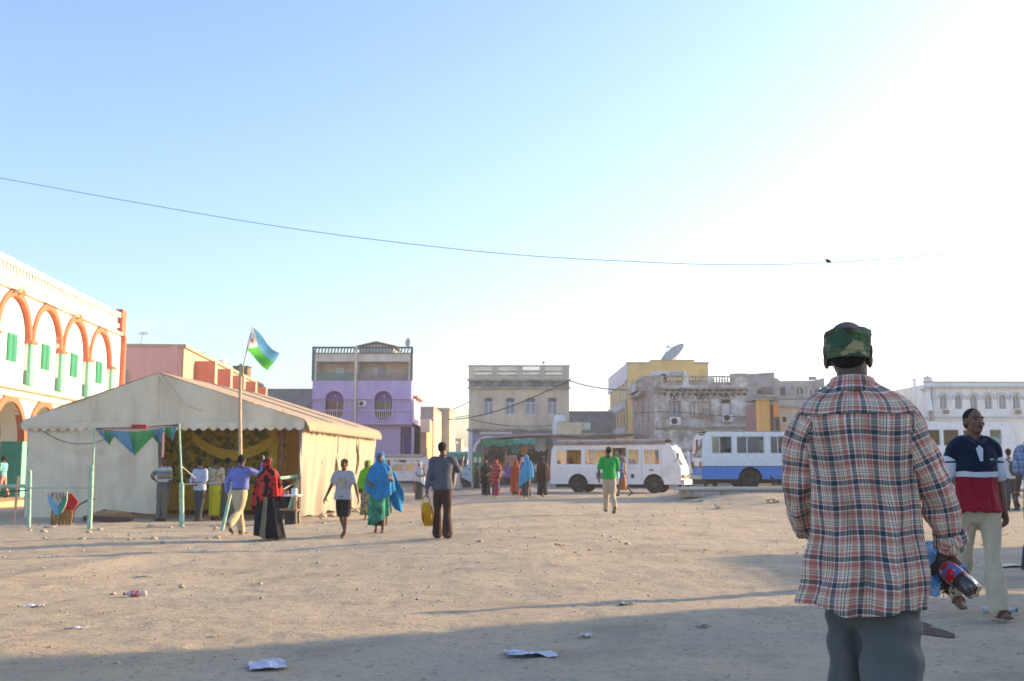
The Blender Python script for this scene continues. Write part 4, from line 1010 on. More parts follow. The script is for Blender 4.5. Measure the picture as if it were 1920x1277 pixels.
MB().stube([(mu_+.02, -.06, pz-.03), (mu_+.35, -.10, pz-.45), (mu_+.75, -.10, pz-.85), (mu_+1.3, -.07, pz-1.05)], .03, 6).build('gable_fold', M_canvas, tent, smooth=True)  # tube standing for a fold of the gable canvas
# frame
for u in (0.0, uo, WT): MB().box(u-.04, u+.04, .12, .2, 0, ez).build('post', M_pole, tent)
for y_ in (DT/2, DT): 
    for u in (.05, WT-.05): MB().box(u-.04, u+.04, y_-.04, y_+.04, 0, ez-.1).build('post', M_pole, tent)
MB().tube([(0, .16, ez-.1), (WT, .16, ez-.1)], .04, 6).build('crossbeam', M_pole, tent)
u2 = F.u(506, 880); MB().box(u2-.07, u2+.05, 1.0, 1.12, 0, ez+.3).build('inner_post', M_rust, tent)
# interior: printed yellow and green hangings, plain ochre cloth at right
M_prt = blotch('yellow_green_print', [(.33,.24,.03), (.09,.11,.02), (.38,.30,.04), (.14,.15,.03)], 5, bump=.2)
M_yd = cloth('yellow_drape', (.46,.29,.03), var=.12, bump=.2, trl=.1)
M_och2 = cloth('ochre_hanging', (.42,.27,.08), var=.1, trl=.1)
def hang(name, u0, u1, y0, z0, z1, mt, amp=.06, fr=6, seed=0):
    gr = []
    for i in range(61):
        u = u0+(u1-u0)*i/60; gr.append([(u, y0+amp*sin(u*fr+seed)+.5*amp*sin(u*fr*2.3+z*.6)+tf(u, z, seed, .05), z) for z in np.linspace(z0, z1, 12)])
    MB().sheet(gr).build(name, mt, tent, smooth=True)
hang('back_hanging', uo-.6, u2-.15, 1.9, .42, vz+.35, M_prt, .07, 7, 2)
hang('lower_drape', uo-.5, u2-.7, 1.75, .18, .95, M_yd, .05, 4, 5)
hang('side_hanging', u2-.3, WT-.05, 2.6, .05, ez-.15, M_och2, .05, 3, 9)
MB().box(u2-.42, u2-.18, 1.2, 1.26, .05, ez-.2).build('inner_strip', M_yd, tent)
gr = []                                                   # swag of yellow cloth under the roof
for i in range(41):
    t_ = i/40; u = uo+.55+(u2-uo-.75)*t_; zc_ = vz+.02-.62*sin(pi*t_)**.7; gr.append([(u, 1.15+.03*sin(9*t_+j), zc_-.26+.3*j/5) for j in range(6)])
MB().sheet(gr).build('swag', M_yd, tent, smooth=True)
MB().box(.1, WT-.1, DT-.1, DT, .02, ez).build('back_curtain', M_canvas, tent)
gr = [[(u, y_, .03+tf(u, y_, 3, .05)) for y_ in np.linspace(.5, 6, 8)] for u in np.linspace(.3, WT-.3, 12)]
MB().box(uo-2, WT-.3, 2.9, 3.0, 0, 1.0).build('low_partition', M_rust, tent)

# ---- flagpole with flag
base = G(452, 1000); base.y = 28.2; base = W(452, 990, 28.2); base.z = gz(base.x, 28.2)
t = thing('flagpole', 'crooked wooden flagpole standing in front of the tent opening', 'flagpole', base)
rel_ = lambda px, py, Yd=28.2: W(px, py, Yd)-base
q = MB(); q.stube([tuple(rel_(453, 985)), tuple(rel_(451, 860)), tuple(rel_(450, 760)), tuple(rel_(451.5, 684))], [.055, .05, .045, .04], 8); q.build('pole', mat('pale_stick', (.46,.36,.25), var=.2, scale=8), t, smooth=True)
q = MB(); q.stube([tuple(rel_(451, 712)), tuple(rel_(457, 684)), tuple(rel_(463, 655)), tuple(rel_(473, 612))], [.02, .018, .015, .012], 6); q.build('flagstaff', M_metal, t, smooth=True)
q = MB()
for k in range(5): q.tube([tuple(rel_(449+.6*k, 686+k*4)), tuple(rel_(454.5, 687+k*4))], .035, 6)
q.build('lashing', mat('jute_rope', (.30,.21,.11), var=.2), t)
# flag: blue over green with white hoist triangle and red star
fl = thing('flag', 'blue and green flag with white triangle and red star flying from the leaning staff', 'flag', W(473, 612, 28.2))
o0 = W(473, 612, 28.2); R_ = lambda px, py: W(px, py, 28.2)-o0
tl, bl, tr, br = R_(473, 612), R_(462, 655), R_(523, 664), R_(503, 697)
def flagpt(s, t):   # s along fly, t down the hoist
    a = tl.lerp(tr, s); c_ = bl.lerp(br, s); p = a.lerp(c_, t); 
    p = p + Vector((.0, .12*sin(s*8+t*2)*s**.6, .07*sin(s*6.2+.6)*s*(1-.3*t))) ; p.y += .04*sin(t*7+s*5); return p
NU, NV = 44, 28; vs = []; fs = []; mi = []
for i in range(NU+1):
    for j in range(NV+1): vs.append(tuple(flagpt(i/NU, j/NV)))
sc_, st_ = .13, .5
def star(s, t):
    # star drawn in cloth space (fly length 1.9 : hoist 1)
    x_, y_ = (s-sc_)*1.55, (t-st_); r_ = np.hypot(x_, y_); a_ = math.atan2(y_, x_)+pi/2
    k = (a_ % (2*pi/5)); k = min(k, 2*pi/5-k); R0 = .13; r1 = R0*.40
    A_ = Vector((R0, 0)); B_ = Vector((r1*cos(pi/5), r1*sin(pi/5))); p_ = Vector((r_*cos(k), r_*sin(k))); e_ = B_-A_; q_ = p_-A_
    return e_.x*q_.y-e_.y*q_.x > 0
for i in range(NU):
    for j in range(NV):
        a = i*(NV+1)+j; fs.append((a, a+1, a+NV+2, a+NV+1)); s, t_ = (i+.5)/NU, (j+.5)/NV
        tri = s < .38*(1-abs(t_-.5)*2)
        mi.append(3 if star(s, t_) else (2 if tri else (0 if t_ < .5 else 1)))
me = bpy.data.meshes.new('cloth'); me.from_pydata(vs, [], fs); 
fm = [cloth('flag_blue', (.16,.42,.62), trl=.45, bump=.1), cloth('flag_green', (.12,.52,.08), trl=.45, bump=.1), cloth('flag_white', (.70,.70,.66), trl=.45, bump=.1), cloth('flag_red', (.55,.03,.03), trl=.3, bump=.1)]
for m in fm: me.materials.append(m)
me.polygons.foreach_set('material_index', mi); me.polygons.foreach_set('use_smooth', [True]*len(fs)); me.update()
link_mesh('cloth', me, None, fl)

# ---- banner frame in front of the tent
M_red = cloth('banner_red', (.50,.07,.045), trl=.2); M_whc = cloth('banner_white', (.62,.56,.50), trl=.2); M_blc = cloth('banner_blue', (.17,.38,.55), trl=.35); M_grc = cloth('banner_green', (.11,.42,.16), trl=.35)
pA = G(168, 991); pB = G(341, 988)
def polething(p, px, y0, y1, label, r=.045, px0=None, thin=None, name='post', group='mint green posts of the rail'):
    t = thing(name, label, 'post', (p.x, p.y, p.z-.05), group=group)
    w0 = W(px0 if px0 is not None else px, y0, p.y)-p; w1 = W(px, y1, p.y)-p
    if thin:
        wm = W(thin[0], thin[1], p.y)-p; MB().tube([(0,0,0), tuple(wm+Vector((0,0,.05)))], r, 8).build('lower_pole', M_mintp, t); MB().tube([tuple(wm+Vector((.03,0,-.25))), tuple(w1+Vector((0,0,.05)))], r*.42, 6).build('upper_pole', M_mintp, t)
    else: MB().tube([(0,0,0), tuple(w1+Vector((0,0,.05)))], r, 8).build('pole', M_mintp, t)
    return t
polething(pA, 178, 991, 804, 'mint green post at the left end of the blue and green banner', .062, thin=(172, 875), group=None)
polething(pB, 336, 988, 795, 'mint green post at the right end of the blue and green banner', .062, thin=(340.5, 908), group=None)
p1 = G(54, 988); polething(p1, 56, 988, 884, 'short mint green rail post left of the painted shield', .05, group=None)
p2 = G(26, 982); t = thing('post', 'thin rusty rail post at the left edge by the arcade', 'post', p2); MB().tube([(0,0,-.03),(.05,0,1.2)], .035, 6).build('pole', mat('orange_white_pole', (.55,.36,.26), var=.2), t)
bn = thing('banner', 'sagging banner of red, white, blue and green cloth points between two thin poles', 'banner', W(180, 803, pA.y))
bw = W(180, 803, pA.y); e0 = Vector((0,0,0)); e1 = W(334, 796, pB.y)-bw
def strip(name, mt, top, bot, n=30, amp=.02):
    gr = []
    for i in range(n+1):
        s = i/n; p = e0.lerp(e1, s); a, c_ = top(s), bot(s); gr.append([(p.x, p.y+amp*sin(17*s+2*k)+.02*k, p.z-(a+(c_-a)*k/4)) for k in range(5)])
    MB().sheet(gr).build(name, mt, bn, smooth=True)
sag = lambda s: .12*sin(pi*s)
strip('white_band', M_whc, lambda s: .02*sin(pi*s), lambda s: sag(s)); strip('red_band', M_red, lambda s: sag(s), lambda s: sag(s)+.10*(sin(pi*s)**.3 if 0 < s < 1 else 0)+.02)
def tri(name, mt, s0, s1, st, depth, y_):
    depth = depth*.58; P0 = e0.lerp(e1, s0)-Vector((0,0,sag(s0)+.02)); P1 = e0.lerp(e1, s1)-Vector((0,0,sag(s1)+.02)); T = e0.lerp(e1, st)-Vector((0,0,depth)); gr = []
    for i in range(11):
        a = P0.lerp(P1, i/10); gr.append([tuple(a.lerp(T, k/10)+Vector((0, y_+.05*sin(i*1.7)*sin(pi*k/10), 0))) for k in range(11)])
    MB().sheet(gr).build(name, mt, bn, smooth=True)
for nm, mt, a, c_, s_, d, y_ in (('cloth_point', M_blc, .0, .26, .14, .62, -.02), ('cloth_point', M_grc, .10, .27, .17, .75, -.04), ('cloth_point', M_blc, .15, .50, .475, 1.18, -.06), ('cloth_point', M_grc, .42, .80, .49, 1.25, -.08),
      ('cloth_point', M_grc, .64, .82, .77, .80, -.04), ('cloth_point', M_blc, .68, .86, .80, .74, -.09), ('cloth_point', M_grc, .80, .93, .93, .62, -.05), ('cloth_point', M_blc, .84, 1.0, .94, .72, -.02)): tri(nm, mt, a, c_, s_, d, y_)
MB().tube([tuple(e0), tuple(e0.lerp(e1,.5)-Vector((0,0,.03))), tuple(e1)], .01, 5).build('rope', M_wire, bn)
q = e0.lerp(e1, .52); MB().box(q.x-.18, q.x+.18, q.y-.03, q.y, q.z-.06, q.z+.04).build('ribbon', M_red, bn)
# rails
def rail(pa, pb, label, r=.03, mt=M_mintp, name='rail', cat='rail', sagz=0):
    t = thing(name, label, cat, pa); d = Vector(pb)-Vector(pa)
    MB().tube([(0,0,0), (d.x/2, d.y/2, d.z/2-sagz), tuple(d)], r, 6).build('bar', mt, t); return t
rail(W(-20, 913, p2.y), W(45, 911, p2.y+.5), 'mint rail bar at the far left edge', .055)
rail(W(-20, 925, p1.y), W(55, 919, p1.y), 'thin dark rail from the left edge to the short mint post', .015, M_wire)
rail(W(45, 915, p1.y), W(168, 915, pA.y), 'thin green rail between the short post and the tall banner post', .018, M_mintp)
rail(W(342, 908, pB.y), W(440, 904, pB.y-.3), 'thin cord running right from the banner post behind the queue', .014, M_whc, 'cord', 'cord')
rail(W(338, 872, pB.y), W(366, 896, pB.y+.8), 'slanting rope tied to the right banner post', .012, M_whc, 'cord', 'cord')
pC = W(418, 1003, 24.5); pC.z = gz(pC.x, 24.5)
pC = G(416, 995); t = thing('post', 'mint green pole leaning right beside the man in the blue shirt', 'post', pC); d = W(437, 905, pC.y+.2)-pC; MB().tube([(0,0,-.02), tuple(d)], .042, 8).build('pole', M_mintp, t)
pD = G(554, 973); t = thing('post', 'rusty leaning post at the right end of the mint rail by the tent corner', 'post', pD); d = W(560, 893, pD.y)-pD; MB().tube([(-.25,0,0), tuple(d)], .05, 8).build('pole', M_mintp, t)
rail(W(505, 899, pD.y-1), W(564, 892, pD.y), 'pale mint rail bar at the tent corner', .05)
rail(W(532, 917, pD.y-.6), W(560, 901, pD.y), 'thin pale stick propped under the mint rail at the tent corner', .022, mat('pale_stick', (.46,.36,.25)), 'stick', 'stick')

# ---- painted shield leaning on a bundle of sticks
sp = G(112, 985); sh = thing('shield_sign', 'painted shield with white top and blue and green chevrons hanging on the rail', 'sign', W(112, 922, sp.y-.05))
Yd = sp.y-.05; o0 = W(112, 922, Yd); T = lambda px, py: ((W(px, py, Yd)-o0).x, (W(px, py, Yd)-o0).z)
outl = [T(90,922), T(126,922), T(126,938), T(122,950), T(116,961), T(109,967), T(102,963), T(95,952), T(90,938)]
MB().prism(outl, .03, 0).build('board', M_whc, sh)
MB().prism([T(89.6,926), T(109,948), T(109.5,966.6), T(102,962.6), T(95,951.6), T(90.3,938)], .012, -.014).build('blue_field', mat('shield_blue', (.14,.33,.52)), sh)
MB().prism([T(125.6,925), T(125.6,938), T(121.6,950), T(115.6,960.6), T(109.5,966.6), T(109,948)], .012, -.014).build('green_field', mat('shield_green', (.04,.26,.20)), sh)
def text(name, body, size, mt, parent, loc, rot=(pi/2,0,0), ext=.002):
    cu = bpy.data.curves.new(name, 'FONT'); cu.body = body; cu.size = size; cu.extrude = ext; cu.align_x = 'CENTER'; cu.align_y = 'CENTER'; cu.resolution_u = 2
    o = bpy.data.objects.new(name, cu); COL.objects.link(o); dg = bpy.context.evaluated_depsgraph_get(); me = bpy.data.meshes.new_from_object(o.evaluated_get(dg)); bpy.data.objects.remove(o)
    return link_mesh(name, me, mt, parent, loc, rot)
M_ink = mat('dull_ink', (.12,.12,.12), bump=0)
text('lettering', 'F2SJ', .20, M_ink, sh, (T(108.5,930)[0], -.02, T(108.5,930)[1])); text('lettering', 'I', .12, M_ink, sh, (T(108.5,939)[0], -.02, T(108.5,939)[1]))
sh2 = thing('red_board', 'red painted board half hidden behind the shield', 'board', W(130, 945, sp.y+.1)); MB().prism([(-.2,.25), (.05,.26), (.22,.05), (.02,-.3), (-.25,-.38)], .03, 0).build('panel', mat('board_red', (.42,.03,.03)), sh2)
t = thing('stick_bundle', 'bundle of short brown sticks standing below the shield', 'bundle', sp); rr = random.Random(5)
for k in range(15):
    x_ = -.26+k*.037; MB().tube([(x_+.02*rr.random(), .05*rr.random(), 0), (x_+.03*rr.random(), .06, .34+.05*rr.random())], .02, 6).build('stick', mat('brown_stick', (.34,.19,.06), var=.3, scale=9), t)
t = thing('twine_hoop', 'bent branch hoop lying by the lifted tent curtain', 'branch', G(150, 980)); MB().stube([(-.2,0,0), (-.15,0,.35), (.1,.02,.55), (.35,0,.62)], .025, 6).build('branch', M_wood, t, smooth=True)
t = thing('cardboard_piece', 'dark crumpled cardboard under the lifted tent curtain', 'rubbish', G(195, 980)); MB().obox((0,.3,.08), (1.2,.4,.12), (0,.05,.1)).build('sheet', mat('dark_card', (.14,.09,.06), var=.3), t)
t = thing('white_rag', 'small white rag on the ground below the shield', 'rag', G(92, 990)); MB().ball((0,0,.03), (.16,.06,.035), 10, 6).build('cloth', M_whc, t, smooth=True)

# ---- boxes and cart at the tent's right corner
p_ = G(543, 984); t = thing('black_box', 'black loudspeaker like box on the ground at the tent corner', 'box', p_); MB().box(-.11, .16, -.1, .15, 0, .40).build('case', mat('black_case', (.05,.06,.06), var=.2), t, bevel=.01); MB().box(-.08, .13, -.11, -.1, .03, .37).build('front_panel', mat('black_mesh', (.035,.04,.04)), t)
p_ = G(556, 981); t = thing('grey_tin', 'small grey tin can beside the black box at the tent corner', 'tin', p_); MB().lathe([(.09,0),(.095,.02),(.09,.24),(.095,.26),(.01,.26)], 14).build('can', M_metal, t); MB().lathe([(.06,.26),(.06,.29),(.01,.29)], 10).build('lid', M_dark, t)
p_ = G(535, 984); t = thing('wooden_stand', 'flimsy wooden vendor stand with white top at the tent corner', 'stand', p_)
for x_, y_ in ((-.28,-.2),(.28,-.2),(-.28,.2),(.28,.2)): MB().tube([(x_*1.1,y_,0),(x_,y_,.72)], .025, 6).build('leg', M_wood, t)
MB().box(-.36,.36,-.26,.26,.72,.76).build('top', M_wht, t); MB().box(-.33,.33,-.22,.22,.36,.39).build('shelf', M_wood, t)
p_ = G(528, 984)
for k, (dx, h_, c_, lb) in enumerate(((-.18,.13,(.55,.5,.4),'cream packet at the left of the vendor stand top'),(.0,.1,(.5,.2,.15),'reddish packet in the middle of the vendor stand top'),(.2,.16,(.6,.62,.6),'white packet at the right of the vendor stand top'))):
    t = thing('packet', lb, 'packet', (G(535,984).x+dx, G(535,984).y, G(535,984).z+.76)); MB().box(-.06,.06,-.05,.05,0,h_).build('bag', mat('packet%s' % 'abc'[k], c_), t)
# rubble against the tent side
rr = random.Random(8); kk = 0
for k in range(26):
    s = rr.random(); pt = F.A + F.e*(WT+.35+.3*rr.random()) + (-F.n)*(.2+s*7.5); r_ = .05+.09*rr.random()
    q = MB(); q.add(iv*np.array([r_*(.8+.5*rr.random()), r_*(.8+.4*rr.random()), r_*.7])*(1+.25*(np.array([[rr.random()] for _ in iv])-.5)), if_)
    t = q.build('rubble_stone', mat('rubble', (.42,.34,.24), var=.3, scale=6), None, loc=(pt.x, pt.y, gz(pt.x, pt.y)+r_*.3)); tag(t, 'rough stone in the rubble along the sunlit tent side', 'stone', 'rubble along the tent side')
for k in range(30):
    px = 25+rr.random()*420; pt = G(px, 985+rr.random()*28); r_ = .025+.05*rr.random()**2
    q = MB(); q.add(iv*np.array([r_*1.2, r_, r_*.7])*(1+.3*(np.array([[rr.random()] for _ in iv])-.5)), if_)
    t = q.build('stone', mat('rubble', (.36,.3,.22)), None, loc=(pt.x, pt.y, pt.z+r_*.3)); tag(t, 'small stone on the ground along the rail before the tent', 'stone', 'stones along the rail')
# ================================================================ VEHICLES
M_tyre = mat('tyre_rubber', (.035,.033,.032), var=.25, rough=.9, scale=6)
M_rim = mat('rusty_rim', (.13,.085,.06), var=.4, scale=9, rough=.7)
M_buswh = mat('dusty_white_paint', (.78,.76,.75), rough=.55, var=.06, scale=2, stain=(.42,.38,.33), samt=.5, sscale=1.1, sthr=.56, bump=.03, spec=.4)
M_frame = mat('white_window_frame', (.62,.64,.66), rough=.5, var=.05, bump=0)
M_roofr = mat('rusty_white_roof', (.36,.31,.26), rough=.7, var=.2, stain=(.26,.13,.07), samt=.8, sscale=1.6, sthr=.46)
M_gl = glassmat('clear_glass', (.75,.8,.8), .22); M_glb = glassmat('blue_tinted_glass', (.42,.62,.72), .30); M_gld = glassmat('dusty_tinted_glass', (.35,.36,.34), .28, .12)
M_seat = mat('orange_seat', (.60,.20,.06), var=.2, scale=6); M_seatb = mat('blue_seat', (.07,.08,.17), var=.2)
M_inside = mat('dark_interior', (.05,.028,.02), var=.2, bump=0)
M_curt = blotch('yellow_red_curtain', [(.30,.24,.08), (.16,.17,.06), (.42,.06,.04)], 7, trl=.3)
M_lightc = mat('lamp_lens', (.60,.60,.55), rough=.2, bump=0, spec=.6); M_amber = mat('amber_lens', (.55,.16,.02), rough=.25, bump=0)
M_blkp = mat('black_plastic', (.03,.03,.03), rough=.6, var=.1, bump=0); M_chr = mat('dull_bumper', (.55,.53,.48), rough=.5, var=.1)
def wheel(t, x, y, r, side=1, name='wheel'):
    h = MB(); wd = .22
    prof = [(r*.55, -wd/2+.03), (r*.62, -wd/2), (r*.9, -wd/2), (r, -wd/2+.035), (r, wd/2-.035), (r*.9, wd/2), (r*.62, wd/2), (r*.55, wd/2-.03)]
    h.lathe(prof, 24, (0,0,0), 'Y'); wobj = h.build(name, M_tyre, t, smooth=False, loc=(x, y, r))
    q = MB(); q.lathe([(.01,-.07*side),(r*.2,-.09*side),(r*.22,-.05*side),(r*.48,-.02*side),(r*.58,-.075*side),(r*.6,-.06*side)], 16, (0,0,0), 'Y'); q.build('rim', M_rim, wobj)
    q = MB()
    for k in range(6): a = k*pi/3; q.lathe([(.025,-.1*side),(.025,-.03*side)], 5, (r*.33*cos(a), 0, r*.33*sin(a)), 'Y')
    o = q.build('wheel_nuts', M_rust, wobj); o['kind'] = 'stuff'
def shell(t, side, holes, Wd, top, matb, glass, bulge, name='body', holes_far=None, inset=.1):
    """side panels plus strips across the width; top = list of (x,z,is_glass_after)"""
    m_ = MB(); m_.panel(side, holes, .05, 0); m_.panel(side, holes if holes_far is None else holes_far, .05, Wd-.05)
    n = 10; pts = [Vector((p[0], 0, p[1])) for p in top]; nor = []
    for i in range(len(pts)):
        a = pts[max(0, i-1)]; b_ = pts[min(len(pts)-1, i+1)]; d = (b_-a).normalized(); nor.append(Vector((-d.z, 0, d.x))*-1)
    ysv = [0, inset]+[inset+(Wd-2*inset)*k/n for k in range(1, n)]+[Wd-inset, Wd]
    def P(i, y): 
        k = 1-abs(2*y/Wd-1)**3.2; return tuple(pts[i]+Vector((0, y, 0))+nor[i]*(bulge[i]*k))
    for i in range(len(pts)-1):
        g = MB()
        for j in range(len(ysv)-1):
            q = [P(i, ysv[j]), P(i, ysv[j+1]), P(i+1, ysv[j+1]), P(i+1, ysv[j])]
            if top[i][2] and 0 < j < len(ysv)-2: g.add(q, [(0,1,2,3)])
            else: m_.add(q, [(0,1,2,3)])
        if g.v: g.build('windscreen', glass, t, smooth=True)
    b_ = m_.build(name, matb, t, fix=True)
    return b_
def arch_edge(xc, r, zb, n=10):
    zc = r*.82; a0 = math.asin(max(-1, min(1, (zb-zc)/r))) if zb < zc+r else 0
    return [(xc - r*cos(a0+(pi-2*a0)*k/n), zc + r*sin(a0+(pi-2*a0)*k/n)) for k in range(n+1)]
def bus(label, loc, rz, Lb=6.4, Wd=2.0, Ht=2.40, body=None, glass=None, wins=None, zw=(1.36, 2.12), wheels=(1.25, 5.0), roof=None, curtain=True, door=None, seatm=None, wr=.40,
        rust_roof=True, front_dark=False, far=True, group=None, name='minibus'):
    t = thing(name, label, 'minibus', loc, rz, group); body = body or M_buswh; glass = glass or M_gl
    zb = .42
    rear = [(.04, zb), (0, .75), (0, 1.3), (.07, 2.1), (.22, Ht)]
    front = [(Lb-.62, Ht), (Lb-.42, 2.18), (Lb-.08, 1.38), (Lb-.01, 1.2), (Lb, .8), (Lb-.04, zb)]
    side = rear[1:] + front
    bot = [(Lb-.04, zb)]
    for xw in sorted(wheels, reverse=True): bot += arch_edge(xw, wr+.11, zb)[::-1]
    bot += [(.04, zb)]
    poly = rear + front[:-1] + bot[:-1]
    hs = [rect(a, b_, zw[0], zw[1]) for a, b_ in wins]; near = list(hs)
    if door: near.append(rect(door[0], door[1], .62, zw[1]+.06))
    top = [(.04, zb, 0), (0, .75, 0), (0, 1.3, 1), (.07, 2.1, 0), (.22, Ht, 0), (.6, Ht+.03, 0), (Lb-.95, Ht+.03, 0), (Lb-.62, Ht, 0), (Lb-.42, 2.18, 1), (Lb-.08, 1.38, 0), (Lb-.01, 1.2, 0), (Lb, .8, 0), (Lb-.04, zb, 0)]
    bl = [.05,.07,.09,.1,.12,.18,.18,.14,.14,.12,.10,.10,.08]
    shell(t, poly, near, Wd, top, body, glass, [-q for q in bl] if False else bl, holes_far=hs if far else [])
    MB().box(.12, Lb-.95, .08, Wd-.08, Ht+.005, Ht+.02).build('roof_lining', M_inside, t)
    if rust_roof:
        gr = [[(x_, y_, Ht+.05+.185*(1-abs(2*y_/Wd-1)**3.2)) for y_ in np.linspace(.02, Wd-.02, 10)] for x_ in np.linspace(.25, Lb-.8, 8)]
        MB().sheet(gr).build('roof_panel', roof or M_roofr, t, smooth=True); MB().box(.2, Lb-.75, -.03, .03, Ht-.06, Ht+.04).build('rain_gutter', roof or M_roofr, t)
    MB().box(.1, Lb-.3, .06, Wd-.06, .45, .62).build('floor', M_blkp, t); MB().box(.2, Lb-1.3, .3, Wd-.3, .25, .45).build('chassis', M_blkp, t)
    MB().box(.5 if far else .1, Lb-.6, Wd-.14, Wd-.1, .62, zw[0]-.02 if far else zw[1]+.08).build('dark_inner_lining', M_inside, t)  # with far off, raised as an added dark sheet behind the windows
    for i, (a, b_) in enumerate(wins):
        mids = [a+(b_-a)*.38] if b_-a > .7 else []
        for yy in ((.01, Wd-.05) if far else (.01,)):
            f = MB(); f.box(a, b_, yy, yy+.03, zw[0], zw[0]+.04); f.box(a, b_, yy, yy+.03, zw[1]-.04, zw[1]); f.box(a, a+.035, yy, yy+.03, zw[0]+.04, zw[1]-.04); f.box(b_-.035, b_, yy, yy+.03, zw[0]+.04, zw[1]-.04)
            if yy < .1:
                for x_ in mids: f.box(x_-.02, x_+.02, .005, .045, zw[0]+.04, zw[1]-.04)
            f = f.build('window', M_frame, t); x1 = mids[0] if mids else b_-.04
            if yy < .1:
                MB().box(a+.04, x1, .02, .03, zw[0]+.04, zw[1]-.04).build('pane', glass, f)
                if mids and i % 2 == 1: MB().box(x1+.02, b_-.2, .03, .04, zw[0]+.04, zw[1]-.04).build('pane', glass, f)
            else: MB().box(a+.04, b_-.04, Wd-.035, Wd-.03, zw[0]+.04, zw[1]-.04).build('pane', glass, f)
        if curtain and i < len(wins)-1:
            gr = [[(x_, Wd-.16+.02*sin(x_*30), z_) for z_ in (zw[0]-.05, (zw[0]+zw[1])/2, zw[1])] for x_ in np.linspace(a+.02, a+(b_-a)*.86, 12)]; MB().sheet(gr).build('curtain', M_curt, t)
    k = .6
    while k < Lb-1.6:
        for yy in (.15, Wd-.75):
            q = MB(); q.obox((k, yy+.3, 1.28), (.12, .55, .85), (0, -.18, 0)); q.box(k+.05, k+.45, yy+.03, yy+.57, .95, 1.05); q.build('seat', seatm or M_seat, t)
        k += .92
    q = MB(); q.obox((Lb-1.55, Wd-.5, 1.3), (.12, .5, .75), (0, -.15, 0)); q.build('driver_seat', seatm or M_seat, t)
    q = MB(); q.lathe([(.18,0),(.2,.012),(.18,.024)], 16, (0,0,0)); o = q.build('steering_wheel', M_blkp, t, loc=(Lb-.85, Wd-.5, 1.2), rot=(0, -.9, 0))
    for xw in wheels:
        wheel(t, xw, .12, wr, 1); wheel(t, xw, Wd-.12, wr, -1)
    MB().box(wheels[0], wheels[0]+.06, .2, Wd-.2, wr-.05, wr+.05).build('axle', M_blkp, t)
    # front details
    q = MB(); q.box(Lb-.06, Lb+.14, -.01, Wd+.01, .40, .66); q.build('bumper', M_chr, t, bevel=.03)
    for yy in (.16, Wd-.46):
        h = MB().box(Lb+.02, Lb+.11, yy, yy+.30, .74, .90).build('headlight', M_blkp, t); MB().lathe([(.01,.0),(.065,.0),(.07,-.03)], 12, (Lb+.11, yy+.08, .82), 'X').v
        for d_ in (.08, .22):
            q = MB(); q.add(*(lambda mm: (mm.v, mm.f))(MB().ball((Lb+.11, yy+d_, .82), (.015, .06, .06), 10, 6))); q.build('lens', M_lightc, h)
    MB().box(Lb+.03, Lb+.115, .5, Wd-.5, .76, .88).build('grille', M_blkp, t); MB().box(Lb+.02, Lb+.10, .02, .13, .74, .9).build('indicator', M_amber, t)
    MB().box(Lb+.15, Lb+.16, Wd/2-.26, Wd/2+.26, .46, .57).build('number_plate', M_white, t)
    q = MB(); q.tube([(Lb-.35, -.02, 1.5), (Lb-.1, -.22, 1.65), (Lb-.1, -.22, 1.85)], .015, 5); q.box(Lb-.14, Lb-.07, -.3, -.16, 1.6, 1.92); q.build('wing_mirror', M_blkp, t)
    for yy in (.05, Wd-.2): MB().box(-.07, .0, yy, yy+.15, .85, 1.15).build('tail_light', M_amber, t)
    MB().box(-.12, .02, .05, Wd-.05, .42, .58).build('rear_bumper', M_chr, t)
    MB().tube([(Lb-.5, .55, 1.42), (Lb-.48, .9, 1.75)], .01, 4).build('wiper', M_blkp, t)
    return t
# white minibus, open side door
A = W(1032, 877, 53.4); L0 = Vector((A.x, 53.4, gz(A.x, 53.4)+.0))
b1 = bus('dirty white minibus with orange seats and open side door, nearest the market stalls', (L0.x, L0.y, L0.z+.01), R(-20), 6.55, 2.0, 2.38,
    wins=[(.32, 1.62), (1.78, 3.02), (3.95, 4.5), (4.72, 5.5)], wheels=(1.42, 5.2), door=(3.18, 3.85), glass=M_gl)
MB().box(2.35, 2.95, -.02, .0, .68, .98).build('vent_grille', mat('grey_grille', (.24,.24,.25), var=.15), b1); MB().box(5.0, 5.2, -.035, 0, 1.08, 1.13).build('door_handle', M_blkp, b1); MB().box(4.1, 4.24, -.02, .0, .72, .92).build('fuel_flap', M_blkp, b1)
# front door seam lines and door frame
for x_ in (4.62, 5.58): MB().box(x_, x_+.02, -.006, .0, .62, 2.2).build('door_seam', M_pane, b1)
for x_ in (3.12, 3.86): MB().box(x_, x_+.05, -.02, .02, .55, 2.25).build('door_frame', M_frame, b1)
# blue and white minibus
M_bwb = bandmat('blue_white_paint', 2, 0, 3, [(0, (.09,.25,.62)), (.305, (.05,.06,.10)), (.318, (.78,.78,.78))], bump=.03); M_bwb.node_tree.nodes['Principled BSDF'].inputs['Roughness'].default_value = .45
A = W(1316, 877, 44.2); b2 = bus('blue and white minibus parked behind the concrete island', (A.x, 44.2, gz(A.x+1, 44.2)), R(1.5), 6.0, 2.0, 2.36, body=M_bwb, glass=M_glb,
    wins=[(.42, 1.28), (1.45, 2.62), (2.85, 3.7), (3.9, 4.8)], wheels=(2.0, 4.7), zw=(1.46, 2.20), rust_roof=False, curtain=False, seatm=M_seatb)
